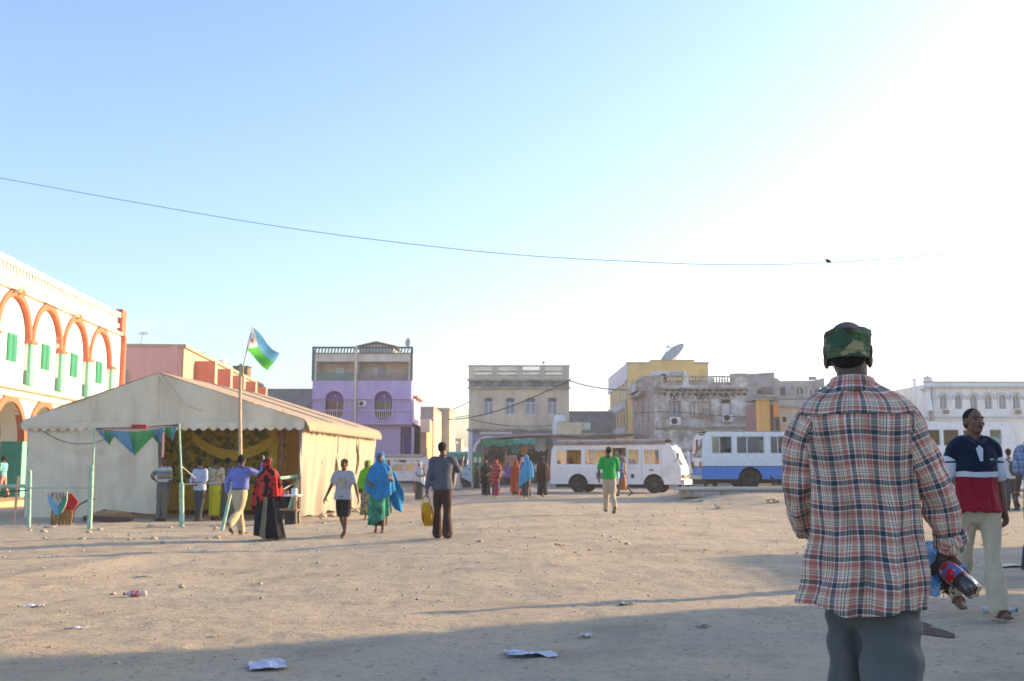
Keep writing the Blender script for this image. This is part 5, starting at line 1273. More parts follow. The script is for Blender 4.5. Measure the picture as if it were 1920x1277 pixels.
# white minibus on the right
A = W(1622, 877, 42.6); M_bw2 = bandmat('white_blue_sill_paint', 2, 0, 3, [(0, (.08,.18,.35)), (.27, (.80,.80,.80))], bump=.03)
b3 = bus('white minibus with blue sill and dark side windows on the right behind the standing men', (A.x, 42.6, gz(15, 42.6)), R(0), 6.4, 2.0, 2.72, body=M_bw2, glass=glassmat('teal_dark_glass', (.55,.75,.78), .045), far=False,
    wins=[(.4, 1.0), (1.1, 1.9), (2.45, 3.05), (3.15, 3.8), (3.95, 4.7), (5.0, 5.5)], wheels=(1.4, 5.1), zw=(1.74, 2.42), rust_roof=False, curtain=False, seatm=M_seatb)
# white van end on between the two
A = W(1288, 877, 64); b4 = bus('white minibus seen end on with dark bumper between the two big minibuses', (A.x+.2, 70, 0), R(-90), 5.6, 1.9, 2.25, wins=[(.5,1.5),(1.7,2.7),(3,4)], wheels=(1.2,4.3), curtain=False)
MB().box(5.6, 5.82, 0, 1.9, .36, .8).build('dark_bumper', M_blkp, b4)
# minibus behind the white car, left
b5 = bus('cream roofed minibus with rusty roof beyond the purple house corner, behind the white car', (W(815, 877, 92).x-6.8, 92, gz(-8, 92)), R(0), 6.6, 2.0, 2.36,
    wins=[(.4,1.6),(1.8,3.0),(3.3,4.4),(4.7,5.5)], wheels=(1.3,5.2), roof=mat('cream_rust_roof', (.50,.42,.34), var=.15, stain=(.36,.24,.18), samt=.6))
# white pickup facing left
def pickup():
    A = W(806, 877, 84); t = thing('pickup_car', 'white four door car with open rear seen side on beyond the veiled woman', 'car', (A.x, 85.6, gz(A.x, 85)), pi)
    Lc, Wc = 4.5, 1.7; zb = .42
    poly = [(.0, .6), (0, 1.15), (.1, 1.85), (2.75, 1.88), (3.45, 1.18), (4.35, 1.05), (4.5, .85), (4.48, .45)]
    bot = [(4.48, .45)]
    for xw in (3.65, .95): bot += arch_edge(xw, .43, zb)[::-1]
    bot += [(.02, .45)]
    w_ = [rect(.35, 1.0, 1.2, 1.72), rect(1.15, 1.95, 1.2, 1.75), [(2.1,1.2),(3.2,1.2),(2.7,1.74),(2.1,1.75)]]
    top = [(.02,.45,0),(0,1.15,1),(.1,1.85,0),(2.75,1.88,1),(3.45,1.18,0),(4.35,1.05,0),(4.5,.85,0),(4.48,.45,0)]
    shell(t, poly+bot[1:-1]+[(.02,.45)], w_, Wc, top, mat('white_car_paint', (.62,.66,.68), rough=.4, var=.05, bump=.02, spec=.5), M_gld, [.03]*8)
    for q in w_: MB().prism(q, .01, Wc-.03).build('window', M_gld, t); MB().prism(q, .01, .02).build('window', M_gld, t)
    for x_ in (3.65, .95): wheel(t, x_, .1, .36, 1); wheel(t, x_, Wc-.1, .36, -1)
    MB().box(.1, 4.3, .1, Wc-.1, .4, .6).build('chassis', M_blkp, t)
    for x_ in (2.03, 1.07): MB().box(x_, x_+.02, Wc, Wc+.006, .55, 1.8).build('door_seam', M_pane, t); MB().box(x_+.1, x_+.25, Wc, Wc+.03, 1.05, 1.09).build('door_handle', M_blkp, t)
    for yy in (.05, Wc-.35): MB().box(4.4, 4.52, yy, yy+.3, .78, .92).build('headlight', M_lightc, t); MB().box(-.03, .0, yy, yy+.2, .8, 1.05).build('tail_light', M_amber, t)
    MB().box(4.42, 4.6, 0, Wc, .42, .6).build('bumper', M_blkp, t); MB().box(1.3, 1.5, .3, Wc-.3, .7, 1.5).build('seat', M_seatb, t)
pickup()

# ================================================================ MARKET STALLS
M_gcl = cloth('green_tarp', (.06,.30,.18), var=.3, scale=2, trl=.15); M_pcl = cloth('mauve_cloth', (.25,.17,.24), trl=.15)
M_tcl = cloth('teal_cloth', (.06,.34,.32)); M_strp = bandmat('striped_cloth', 0, 0, .22, [(0,(.45,.55,.62)),(.5,(.50,.46,.22)),(.7,(.55,.6,.62))], repeat_=True)
M_board = mat('green_board', (.07,.34,.12), var=.15); M_cardb = mat('cardboard', (.42,.30,.18), var=.2)
def wq(px, py, Yd): return W(px, py, Yd)
def stall(label, px0, px1, Yd, ztop, awn, ptab=870, extra=None, depth=2.4, group=None):
    A = W(px0, 877, Yd); B_ = W(px1, 877, Yd); g0 = gz(A.x, Yd); t = thing('market_stall', label, 'market stall', (A.x, Yd, g0), 0, group); w_ = B_.x-A.x; zt_ = W(px0, ztop, Yd).z-g0
    for x_ in (.06, w_-.06):
        for y_ in (.05, depth): MB().tube([(x_, y_, 0), (x_, y_, zt_-.1*(y_ < 1))], .045, 6).build('post', M_wood, t)
    gr = []; rr = random.Random(int(px0))
    for i in range(15):
        x_ = -.2+(w_+.4)*i/14; gr.append([(x_, -.4+(depth+.6)*j/6, zt_-.18*(1-j/6)-.12*sin(pi*i/14)*sin(pi*j/6)+.04*rr.random()) for j in range(7)])
        gr[-1].insert(0, (x_, -.42, zt_-.75-.2*abs(sin(i*1.3))))
    MB().sheet(gr).build('awning', awn, t, smooth=True)
    zt2 = W(px0, ptab, Yd).z-g0
    MB().box(.1, w_-.1, .2, 1.1, zt2-.05, zt2).build('table_top', M_wood, t); MB().box(.12, w_-.12, .25, .28, .1, zt2-.05).build('front_cloth', extra or M_cardb, t)
    MB().box(.05, w_-.05, depth-.1, depth, 0, zt_-.3).build('back_cloth', mat('dark_cloth', (.05,.045,.045)), t)
    cl = [(.45,.1,.08),(.5,.4,.1),(.1,.2,.4),(.5,.5,.48),(.1,.3,.12),(.3,.12,.3)]
    for k in range(int(w_/.35)):
        x_ = .25+k*.35; h_ = .1+.15*rr.random(); o = MB().box(x_, x_+.26, .35, .8, zt2+.003, zt2+h_).build('goods_box', mat('goods_%d' % rr.randrange(6), cl[rr.randrange(6)], var=.2), None)
        o.location = (A.x, Yd, g0); tag(o, 'small coloured goods box on a market stall table under a cloth awning', 'goods', 'goods on the market stall tables')
    return t, A, w_, zt_
stall('stall under dark green tarp in the left arch of the cream building', 905, 948, 88, 822, M_gcl, 873)
stall('middle market stall with green cloth awning and garments', 949, 985, 87, 826, M_gcl, 870, M_tcl)
stall('market stall next to the white minibus with a grey sheet roof', 987, 1030, 87, 822, mat('grey_sheet_roof', (.40,.39,.36), var=.2, stain=(.25,.15,.1), samt=.6), 872, M_pcl)
stall('stall under teal tarp far down the side street', 842, 874, 110, 846, M_tcl, 872, mat('ochre_render', (.5,.35,.12)), 3)
def garment(label, px0, px1, y0, y1, Yd, mt, pointed=False, name='hanging_garment'):
    A = W(px0, y0, Yd); B_ = W(px1, y1, Yd); t = MB(); w_ = B_.x-A.x; h_ = A.z-B_.z; gr = []
    for i in range(11):
        s = i/10; k = 1-(.85*abs(s-.6)*1.6 if pointed else .06*sin(s*14)); gr.append([(w_*s, .05*sin(s*13+j), -h_*max(.1, k)*j/5) for j in range(6)])
    t.sheet(gr); bk = [[(p[0], p[1]+.03, p[2]) for p in r_] for r_ in gr]; t.sheet(bk); o = t.build(name, mt, None, smooth=True, loc=(A.x, Yd, A.z)); tag(o, label, 'cloth'); return o
garment('mauve cloth hanging to a point at the left arch', 901, 921, 822, 855, 87.2, M_pcl, True, 'hanging_cloth')
garment('teal garment hanging in the middle stall', 959, 974, 833, 850, 86.2, M_tcl); garment('orange and brown garment hanging right of the teal one', 976, 990, 836, 852, 86.3, mat('orange_cloth', (.5,.2,.07)))
garment('pinkish garment hanging left of the teal one', 942, 951, 834, 848, 86.3, M_pcl); garment('pale blue and yellow striped cloth hanging beside the white minibus', 1003, 1023, 822, 846, 85.8, M_strp, False, 'striped_cloth')
garment('small blue cloth hanging at the rear of the white minibus', 1024, 1034, 822, 832, 86, mat('blue_cloth', (.12,.25,.4)))
A = W(886, 895, 89.5); t = thing('green_kiosk', 'green painted kiosk front with white posters beside the left arch', 'kiosk', (A.x, 89.5, 0)); hk = W(886, 848, 89.5).z
MB().box(0, .85, 0, .9, 0, hk).build('wall', M_board, t)
for x_ in (.1, .48): MB().box(x_, x_+.26, -.02, 0, hk-.85, hk-.4).build('poster', M_wht, t)
A = W(951, 890, 85.2); t = thing('display_case', 'pale wooden display case with pink top between the red and orange veiled women', 'display case', (A.x, 85.2, 0)); h1 = W(951, 858, 85.2).z
MB().box(0, .75, 0, .5, .0, .35).build('base', M_wood, t); 
for x_ in (0, .7): MB().box(x_, x_+.05, 0, .05, .35, h1).build('upright', M_lit, t)
MB().box(0, .75, 0, .05, h1-.05, h1).build('top_rail', M_lit, t); MB().box(.05, .7, .08, .45, .36, h1-.06).build('filling', mat('straw_goods', (.42,.28,.12), var=.4, scale=12), t); MB().prism([(-.1, h1), (.85, h1), (.7, h1+.22), (.1, h1+.18)], .6, -.05).build('cover', mat('pink_cover', (.5,.3,.28)), t)
# sheet canopy over stalls
A = W(905, 826, 90.5); B_ = W(1182, 816, 90.5); gr = []
for i in range(31):
    s = i/30; zt_ = A.z+(B_.z-A.z)*s+.18*sin(pi*min(1, s*1.6)); gr.append([(A.x+(B_.x-A.x)*s, 84+8.2*j/5, zt_+.02*(i % 2)+.0*j) for j in range(6)])
m_ = MB(); m_.sheet(gr); bt = [[(p[0], p[1], p[2]-.10) for p in r_] for r_ in gr]; m_.sheet(bt)
m_.sheet([[gr[i][0], bt[i][0]] for i in range(31)])
cn = thing('sheet_canopy', 'long sagging grey sheet roof over the stalls running behind the white minibus', 'canopy', (0,0,0)); m_.build('roof_sheet', mat('grey_sheet_roof', (.40,.39,.36)), cn, smooth=True)
for px in (907, 985, 1035, 1100, 1178): a_ = W(px, 877, 84.2); MB().tube([(a_.x, 84.2, 0), (a_.x, 84.2, W(px, 826, 84.2).z)], .05, 6).build('post', M_wood, cn)
m_ = MB(); rr = random.Random(2)
cc = thing('roof_planks', 'loose rusty planks lying on the sheet roof above the white minibus', 'planks', (0,0,0))
for k in range(6):
    a_ = W(1045+k*17, 824, 83.9); MB().obox((a_.x+.6, 84.1, a_.z+.10+.02*k), (2.2, .3, .06), (0, .02*rr.random(), .1*rr.random())).build('plank', M_rust if k % 3 else mat('orange_plank', (.45,.24,.12), var=.2), cc)
for a_, b_, lb, mt_, dr in ((905, 962, 'dark green tarp hanging from the left part of the stall canopy', M_gcl, 14), (962, 1003, 'teal green tarp hanging from the middle of the stall canopy', M_tcl, 10)):
    P_ = W(a_, 824, 83.85); Q_ = W(b_, 824, 83.85); gr = [[(s*(Q_.x-P_.x), .06*sin(s*21+j), -j/5*dr*.042*(.65+.35*abs(sin(s*7.5+.4)))) for j in range(6)] for s in np.linspace(0, 1, 26)]
    o = MB().sheet(gr).build('hanging_tarp', mt_, None, smooth=True, loc=tuple(P_)); o.modifiers.new('t', 'SOLIDIFY').thickness = .02; tag(o, lb, 'tarp')
# cream rooftop hut with tank
Yk = 83.5; P0 = W(1047, 814, Yk); P1 = W(1092, 791, Yk)
t = thing('rooftop_hut', 'small cream painted hut with pale side panel standing on the stall roof', 'hut', (P0.x, Yk+.8, P0.z)); h_ = P1.z-P0.z; w_ = P1.x-P0.x
MB().box(0, w_, 0, 1.8, 0, h_).build('wall', mat('cream_hut', (.66,.58,.40), var=.12, stain=(.5,.35,.2), samt=.4), t); MB().box(-.35, 0, .2, 1.8, 0, h_+.05).build('side_wall', M_wht, t)
MB().box(w_, w_+.7, .2, 1.2, W(1092,805,Yk).z-P0.z, h_).build('side_panel', mat('pale_green_panel', (.55,.60,.48)), t); MB().box(w_, w_+1.2, .1, 1.0, 0, .12).build('ledge', M_lit, t)
P2 = W(1040, 790, Yk); t = thing('water_tank', 'white rounded water tank on top of the cream rooftop hut', 'tank', (P2.x+.45, Yk+1.6, P2.z)); MB().lathe([(.05,0),(.45,.0),(.46,.08),(.45,.4),(.40,.52),(.2,.58),(.02,.6)], 18).build('tank_body', M_wht, t, smooth=True); MB().lathe([(.1,.58),(.1,.64),(.01,.65)], 10).build('lid', M_blkp, t)

# ================================================================ WIRES
def wire(pts, label, r, name='overhead_wire', mt=None, beads=False):
    p0 = Vector(pts[0]); t = thing(name, label, 'cable', p0); q = MB(); q.stube([tuple(Vector(p)-p0) for p in pts], r, 6, 12); q.build('strand', mt or M_wire, t, smooth=True)
    if beads:
        q = MB(); sp_ = spline([tuple(Vector(p)-p0) for p in pts], 60); q.tube([(p[0], p[1]+r*1.2*cos(i*1.4), p[2]+r*1.2*sin(i*1.4)) for i, p in enumerate(sp_)], r*.8, 5); q.build('twisted_strand', mt or M_wire, t, smooth=True)
    return t
M_skyw = mat('grey_blue_cable', (.30,.38,.46), var=.1, bump=0)
Yw = 15
wire([tuple(W(px, py, Yw)) for px, py in ((-600,230),(-250,292),(0,334),(240,377),(480,418),(700,449),(960,477),(1200,491),(1380,496.5),(1553,492.5),(1750,478),(1950,460),(2300,418))], 'long twisted cable sagging across the whole sky', .0042, mt=M_skyw, beads=True)
P = W(1553, 491, Yw); t = thing('cable_clip', 'small dark clamp sitting on the sky cable at right', 'clamp', P); MB().ball((0,0,.012), (.045,.02,.024), 10, 6, Matrix.Rotation(.4,3,'Y')).build('clamp_body', M_wire, t); MB().ball((-.03,0,.03), .013, 8, 6).build('knob', M_wire, t)
Y9 = 94.4
wire([tuple(W(1068,714,Y9)), tuple(W(1100,723,96)), tuple(W(1145,730,98)), tuple(W(1186,731,99.5))], 'wire from the cream building corner to the yellow building', .05)
wire([tuple(W(1066,714,Y9)), tuple(W(1000,745,Y9)), tuple(W(940,768,Y9)), tuple(W(880,783,Y9)), tuple(W(840,787,110))], 'black cable slanting across the front of the cream building', .045)
wire([tuple(W(880,779,Y9)), tuple(W(860,782,105)), tuple(W(842,786,120))], 'upper thin wire left of the cream building', .03); wire([tuple(W(882,752,Y9)), tuple(W(858,764,105)), tuple(W(838,772,125))], 'highest thin wire left of the cream building', .03)
wire([tuple(W(880,786,Y9)), tuple(W(940,797,Y9)), tuple(W(1010,800,Y9)), tuple(W(1062,792,Y9))], 'sagging cable low on the cream building front', .03)
wire([tuple(W(1188,775,79.3)), tuple(W(1260,772,79.3)), tuple(W(1340,779,79.3)), tuple(W(1440,782,79.3)), tuple(W(1560,772,79.3))], 'thin cable across the ruined building front', .025)
# birds
M_crow = mat('bird_black', (.03,.03,.035), var=.2, bump=0)
def bird(px, py, label, face, s=1.0, Yd=40):
    P = W(px, py, Yd); P.z = gz(P.x, Yd)-.06+.34 if Yd < 41 else P.z
    t = thing('bird', label, 'bird', P, face); q = MB(); q.ball((0,0,.16*s), (.16*s,.07*s,.075*s), 12, 8, Matrix.Rotation(-.35,3,'Y')); q.ball((.14*s,0,.25*s), .05*s, 10, 7); q.obox((-.2*s,0,.10*s), (.2*s,.05*s,.02*s), (0,-.35,0)); q.lathe([(.016*s,0),(.002,.06*s)], 6, (.18*s,0,.25*s), 'X'); q.build('body', M_crow, t, smooth=True)
    for y_ in (-.03,.03): MB().tube([(0,y_*s,0),(0,y_*s,.12*s)], .008*s, 5).build('leg', M_crow, t)
bird(1417, 910, 'black crow on the island in front of the blue bus wheel', 0.5); bird(1450, 910, 'black crow standing on the right end of the island near the plaid shirt', 1.9)
t = bird(1019, 684, 'small bird perched on the parapet of the cream building', 1.2, 1.2, 95)
# ================================================================ PEOPLE
def skin(n, c): return mat(n, c, rough=.55, var=.12, scale=6, bump=.08, bscale=60, spec=.35)
SK = skin('skin_dark', (.115,.058,.036)); SK2 = skin('skin_brown', (.13,.065,.04)); M_hair = mat('black_hair', (.015,.013,.012), var=.3, scale=40, bump=.8, bscale=160, rough=.9)
M_sole = mat('dark_shoe', (.06,.045,.035), var=.2, bump=.1); M_sandal = mat('brown_sandal', (.16,.08,.045), var=.2)
M_eyew = mat('eye_white', (.22,.19,.17), var=.02, bump=0, rough=.3); M_pupil = mat('pupil', (.012,.01,.01), var=.0, bump=0, rough=.2)
TMP = []
def finish(mb, name, mt, parent, voxel=.02, it=3, fold=None, seed=0, post=None, fac=.5):
    """turn overlapping volumes into one continuous skin, smooth it, press folds into it"""
    me = mb.mesh('tmp', False); o = bpy.data.objects.new('tmp', me); COL.objects.link(o)
    r = o.modifiers.new('r', 'REMESH'); r.mode = 'VOXEL'; r.voxel_size = voxel; r.use_smooth_shade = True
    if it: s = o.modifiers.new('s', 'SMOOTH'); s.factor = fac; s.iterations = it
    dg = bpy.context.evaluated_depsgraph_get(); out_ = bpy.data.meshes.new_from_object(o.evaluated_get(dg)); bpy.data.objects.remove(o); bpy.data.meshes.remove(me)
    n = len(out_.vertices)
    if (fold or post) and n:
        co = np.empty(n*3); out_.vertices.foreach_get('co', co); co = co.reshape(-1, 3); no = np.empty(n*3); out_.vertices.foreach_get('normal', no); no = no.reshape(-1, 3)
        if fold:
            amp, fr, zs = fold; d = fbm(np.stack([co[:,0]*fr, co[:,1]*fr, co[:,2]*fr*zs+seed*5.1], -1), seed, 3); co = co + no*(amp*d)[:, None]
        if post: co = post(co, no)
        out_.vertices.foreach_set('co', co.ravel())
    for m in list(out_.materials): pass
    out_.materials.clear(); out_.name = name; out_.update(); return link_mesh(name, out_, mt, parent)
def rotx(v, a): return Vector((v.x, v.y*cos(a)-v.z*sin(a), v.y*sin(a)+v.z*cos(a)))

def hand(mb, wr, d, nrm, side, k=1.0, curl=.5, thumb=.8, spread=.05, detail=True):
    """palm, four unequal bent fingers and a thumb; d = direction of the palm, nrm = towards the palm side"""
    d = Vector(d).normalized(); nrm = Vector(nrm); nrm = (nrm-d*nrm.dot(d)).normalized(); lat = d.cross(nrm)*side     # towards the thumb
    wr = Vector(wr); pl = .088*k; pw_ = .040*k
    mb.tube([wr-d*.03*k, wr+d*.012*k, wr+d*.045*k, wr+d*pl], [(.028*k,.021*k),(.030*k,.019*k),(pw_,.0165*k),(pw_*.95,.013*k)], 10, ref=tuple(lat))
    L4 = [.078, .086, .080, .062]
    for i in range(4):
        off = (1.35-i*.9)*.0215*k; p = wr+d*(pl-.012*k)+lat*off; dd = (d+lat*spread*(1.5-i)).normalized(); pts = [p]; a = 0; seg = [L4[i]*k*.45, L4[i]*k*.32, L4[i]*k*.23]
        for s_ in seg:
            a += curl; dn = (dd*cos(a)+nrm*sin(a)); p = p+dn*s_; pts.append(p)
        mb.tube(pts, [.0100*k, .0094*k, .0084*k, .0070*k], 8, ref=tuple(lat))
    p = wr+d*.025*k+lat*pw_*.8; dd = (d*.75+lat*.75+nrm*.35*thumb).normalized(); p2 = p+dd*.045*k; p3 = p2+(dd*.5+d*.6+nrm*.5*thumb).normalized()*.032*k; p4 = p3+(d*.8+nrm*.6*thumb).normalized()*.024*k
    mb.tube([p-dd*.012*k, p2, p3, p4], [.0145*k, .0120*k, .0105*k, .0080*k], 8)

def head(mb, c, k, yaw=0, tilt=0, slim=1.0, ears=True):
    """skull, jaw, nose, brow, lips, ears; face along local +Y turned by yaw"""
    M = Matrix.Rotation(yaw, 3, 'Z')@Matrix.Rotation(tilt, 3, 'X'); q = lambda x, y, z: c + M@Vector((x*k, y*k, z*k))
    mb.ball(q(0,-.012,.028), (.074*k*slim,.094*k,.084*k), 18, 12, M); mb.ball(q(0,.020,-.022), (.058*k*slim,.070*k,.082*k), 16, 10, M)
    mb.ball(q(0,.052,-.076), (.032*k*slim,.030*k,.026*k), 12, 8, M)                         # chin
    mb.ball(q(0,.062,.034), (.050*k*slim,.026*k,.014*k), 12, 8, M)                          # brow
    mb.tube([q(0,.074,.030), q(0,.092,.004), q(0,.102,-.013)], [.009*k,.011*k,.013*k], 8); 
    for s_ in (-1, 1):
        mb.ball(q(s_*.013,.092,-.016), (.010*k,.010*k,.008*k), 8, 6, M); mb.ball(q(s_*.040,.055,-.018), (.022*k,.022*k,.022*k), 10, 7, M)
        if ears: mb.ball(q(s_*.079*slim,-.012,.002), (.009*k,.019*k,.032*k), 10, 8, M@Matrix.Rotation(s_*.35, 3, 'Z')); mb.ball(q(s_*.076*slim,-.006,-.02), (.010*k,.012*k,.014*k), 8, 6, M)
    mb.ball(q(0,.086,-.043), (.024*k,.010*k,.007*k), 12, 7, M); mb.ball(q(0,.084,-.055), (.021*k,.010*k,.007*k), 12, 7, M)
    return M, q

class Pose: pass
def person(label, px, fy, hpx=None, H=None, face=180, legs=((12,5),(-14,12)), arms=(((.12,.05,-1),(.08,.25,-1)),((.12,-.1,-1),(.08,.1,-1))), hip=1.0, chest=1.0,
           sk=None, yaw=0, tilt=0, vox=.019, hair=True, hs=1.0, group=None, Y=None, pos=None, lean=0.0, hands=True, hcurl=.35, z=None, sit=False, bare=False, legdx=0, thin=1.0, headx=0):
    """body as one continuous skin; returns joints in the person's own frame (x right, y forward)"""
    P0 = pos if pos is not None else G(px, fy)
    if Y is not None: P0 = Vector((W(px, 877, Y).x, Y, 0)); P0.z = gz(P0.x, P0.y)
    if z is not None: P0.z = z
    if H is None: H = hpx*P0.y/FP*1.0
    k = H/1.75; t = thing('person', label, 'person', P0, R(face), group); J = Pose(); J.t = t; J.k = k; J.H = H; J.P0 = P0
    V3 = lambda x, y, z_: Vector((x*k, y*k, z_*k)); hipz = .90
    J.hip = [V3(-.085*hip+legdx, 0, hipz), V3(.085*hip+legdx, 0, hipz)]; J.knee = []; J.ankle = []; J.foot = []; fd = []
    for i, (sw, kn) in enumerate([(l[0], l[1]) for l in legs]):
        s_ = -1 if i == 0 else 1; th = rotx(V3(0,0,-.43), R(sw)); kn_ = J.hip[i]+th+Vector((0,0,0)); sh = rotx(V3(0,0,-.40), R(sw-kn)); an = kn_+sh
        J.knee.append(kn_); J.ankle.append(an); pit = legs[i][2] if len(legs[i]) > 2 else max(0, -(sw-kn)-8)*.8; fd.append(pit)
    low = []
    for i in range(2):
        a = R(fd[i]); toe = Vector((0, .19*k*cos(a), -.19*k*sin(a)))+J.ankle[i]+Vector((0,0,-.045*k)); heel = J.ankle[i]+Vector((0,-.05*k*cos(a),-.045*k+.05*k*sin(a))); J.foot.append((heel, toe)); low.append(min(toe.z, heel.z)-.030*k)
    dz = -min(low)
    def up(v): return Vector((v.x, v.y, v.z+dz))
    J.hip = [up(v) for v in J.hip]; J.knee = [up(v) for v in J.knee]; J.ankle = [up(v) for v in J.ankle]; J.foot = [(up(a), up(b)) for a, b in J.foot]; J.dz = dz
    ln = lambda z_: Vector((0, lean*(z_-.9)*k, 0)); T = lambda x, y, z_: V3(x, y, z_)+Vector((0,0,dz))+ln(z_); J.T = T
    J.neck = T(0,.0,1.50); J.headc = T(headx,.022,1.635); J.sh = [T(-.185*chest,-.0,1.405), T(.185*chest,.0,1.405)]
    J.elb = []; J.wr = []; J.fdir = []
    for i in range(2):
        s_ = -1 if i == 0 else 1; u = Vector(arms[i][0]); u.x *= s_; u.normalize(); f = Vector(arms[i][1]); f.x *= s_; f.normalize()
        e = J.sh[i]+u*.285*k; J.elb.append(e); J.wr.append(e+f*.25*k); J.fdir.append(f)
    b = MB()
    b.stube([T(0,0,.86), T(0,.0,.95), T(0,.005,1.08), T(0,.01,1.22), T(0,.005,1.34), T(0,0,1.42), T(0,-.005,1.475)], [(.13*k*hip,.09*k),(.155*k*hip,.105*k),(.135*k,.095*k),(.155*k*chest,.11*k),(.165*k*chest,.105*k),(.14*k*chest,.08*k),(.065*k,.055*k)], 16, 3)
    b.tube([T(0,-.01,1.44), T(0,.0,1.52), T(0,.012,1.58)], [.062*k,.054*k,.056*k], 12)
    for i in range(2):
        b.stube([J.hip[i]+Vector((0,0,.05*k)), J.hip[i].lerp(J.knee[i],.45), J.knee[i], J.knee[i].lerp(J.ankle[i],.3)+Vector((0,-.012*k,0)), J.ankle[i]], [.088*k*thin,.078*k*thin,.054*k*thin,.054*k*thin,.034*k], 12, 3)
        he, to = J.foot[i]; b.tube([he+Vector((0,0,.012*k)), he.lerp(to,.35)+Vector((0,0,.012*k)), he.lerp(to,.7), to], [(.030*k,.030*k),(.034*k,.032*k),(.042*k,.024*k),(.034*k,.018*k)], 10)
        b.tube([J.ankle[i], he.lerp(to,.2)+Vector((0,0,.02*k))], [.036*k,.036*k], 10)
        if not sit or True:
            b.stube([J.sh[i].lerp(J.neck,.35), J.sh[i], J.sh[i].lerp(J.elb[i],.5), J.elb[i], J.elb[i].lerp(J.wr[i],.4), J.wr[i]], [.058*k*thin,.056*k*thin,.046*k*thin,.038*k*thin,.037*k*thin,.0245*k], 10, 3)
            if hands:
                s_ = -1 if i == 0 else 1; pn = Vector((-s_*1.0, .25, .0)); hand(b, J.wr[i], J.fdir[i], pn, -s_ if True else s_, k*(1.0 if vox < .012 else 1.12), hcurl)
    M, q = head(b, J.headc, k, R(yaw), R(tilt)); J.M = M; J.q = q
    finish(b, 'body', sk or SK, t, vox, 2 if vox > .012 else 3, fac=.45)
    if hair:
        h = MB(); h.ball(q(0,-.022,.036), (.0805*k*hs,.094*k*hs,.086*k*hs), 20, 14, M); h.ball(q(0,-.055,-.01), (.066*k,.052*k,.060*k), 16, 10, M)
        finish(h, 'hair', M_hair, t, .011 if vox > .012 else .007, 1, fold=(.003*k, 60, 1))
    return J
def trousers(J, mt, w=1.0, hem=1.0, waist=1.02, length=1.0, vox=.017, name='trousers', flare=0, fold=.015, seed=1, hw=None):
    k = J.k; T = J.T; m = MB(); hw = hw or .165*w
    m.stube([T(0,0,.84), T(0,0,.93), T(0,.002,waist)], [(.15*k*w,.108*k*w),(hw*k,.122*k),(.148*k,.108*k)], 16, 3)
    for i in range(2):
        h, kn, an = J.hip[i], J.knee[i], J.ankle[i]; end = kn.lerp(an, length) if length <= 1 else an; 
        if length < .5: end = h.lerp(kn, length*2) ; m.stube([h+Vector((0,0,.05*k)), h.lerp(end,.5), end], [.100*k*w,.102*k*w,.100*k*w], 12, 4)
        else:
            m.stube([h+Vector((0,0,.05*k)), h.lerp(kn,.5), kn, kn.lerp(end,.5), end+Vector((0,.01*k,-.015*k))], [.100*k*w,.090*k*w,.072*k*w,(.070+flare)*k*w,(.062+flare)*k*hem], 12, 4)
    return finish(m, name, mt, J.t, vox, 3, fold=(fold*k, 7, .45), seed=seed)
def shirt(J, mt, hemz=.93, w=1.0, sleeve=1.0, vox=.017, name='shirt', fold=.014, seed=2, collar=True, flare=0, depth=1.0, sw=1.0):
    k = J.k; T = J.T; m = MB()
    m.stube([T(0,0,hemz), T(0,0,hemz+.1), T(0,.003,1.08), T(0,.008,1.22), T(0,.005,1.34), T(0,0,1.42), T(0,-.004,1.47)],
            [((.172+flare)*k*w,(.128+flare*.6)*k*depth),((.168+flare*.7)*k*w,(.125)*k*depth),(.160*k*w,.118*k*depth),(.172*k*w,.130*k*depth),(.178*k*w,.125*k*depth),(.150*k*w,.095*k),(.075*k,.068*k)], 18, 4, flat=True)
    for i in range(2):
        s0 = J.sh[i].lerp(J.neck,.30)
        if sleeve > .6:
            e = J.elb[i].lerp(J.wr[i], (sleeve-.6)/.4*.92); m.stube([s0, J.sh[i], J.sh[i].lerp(J.elb[i],.5), J.elb[i], e], [.066*k,.070*k*sw,.062*k*sw,.056*k*sw,.042*k*sw], 12, 4)
        elif sleeve > 0:
            e = J.sh[i].lerp(J.elb[i], sleeve/.6); m.stube([s0, J.sh[i], e], [.066*k,.072*k*sw,.068*k*sw], 12, 5, flat=False)
    o = finish(m, name, mt, J.t, vox, 3, fold=(fold*k, 8, .5), seed=seed)
    if collar:
        c_ = MB(); pts = []
        for a in range(0, 13): an = 2*pi*a/12; pts.append(tuple(T(.064*sin(an), .062*cos(an)-.004, 1.497-.02*cos(an))))
        c_.tube(pts, [(.010*k,.024*k)]*13, 6, caps=False, ref=(0,0,1)); finish(c_, 'collar', mt, J.t, .008, 1)
    return o
def shoes(J, mt, name='shoe', sandal=False):
    k = J.k
    for i in range(2):
        he, to = J.foot[i]; m = MB(); u = Vector((0,0,.016*k)) if not sandal else Vector((0,0,-.016*k)); h_ = .036 if not sandal else .012
        m.tube([he+u+Vector((0,-.01*k,0)), he.lerp(to,.35)+u, he.lerp(to,.72)+u*.6, to+Vector((0,.02*k,0))+u*.2], [(.040*k,h_*k),(.043*k,h_*k),(.050*k,h_*.8*k),(.040*k,h_*.55*k)], 12, power=.8); m.build(name, mt, J.t, smooth=True)
def belt(J, z=1.02, mt=None, w=1.0):
    k = J.k; T = J.T; pts = [tuple(T(.158*w*cos(2*pi*a/20), .116*sin(2*pi*a/20), z)) for a in range(21)]; MB().tube(pts, [(.012*k,.020*k)]*21, 6, caps=False, ref=(0,0,1)).build('belt', mt or M_blkp, J.t, smooth=True)
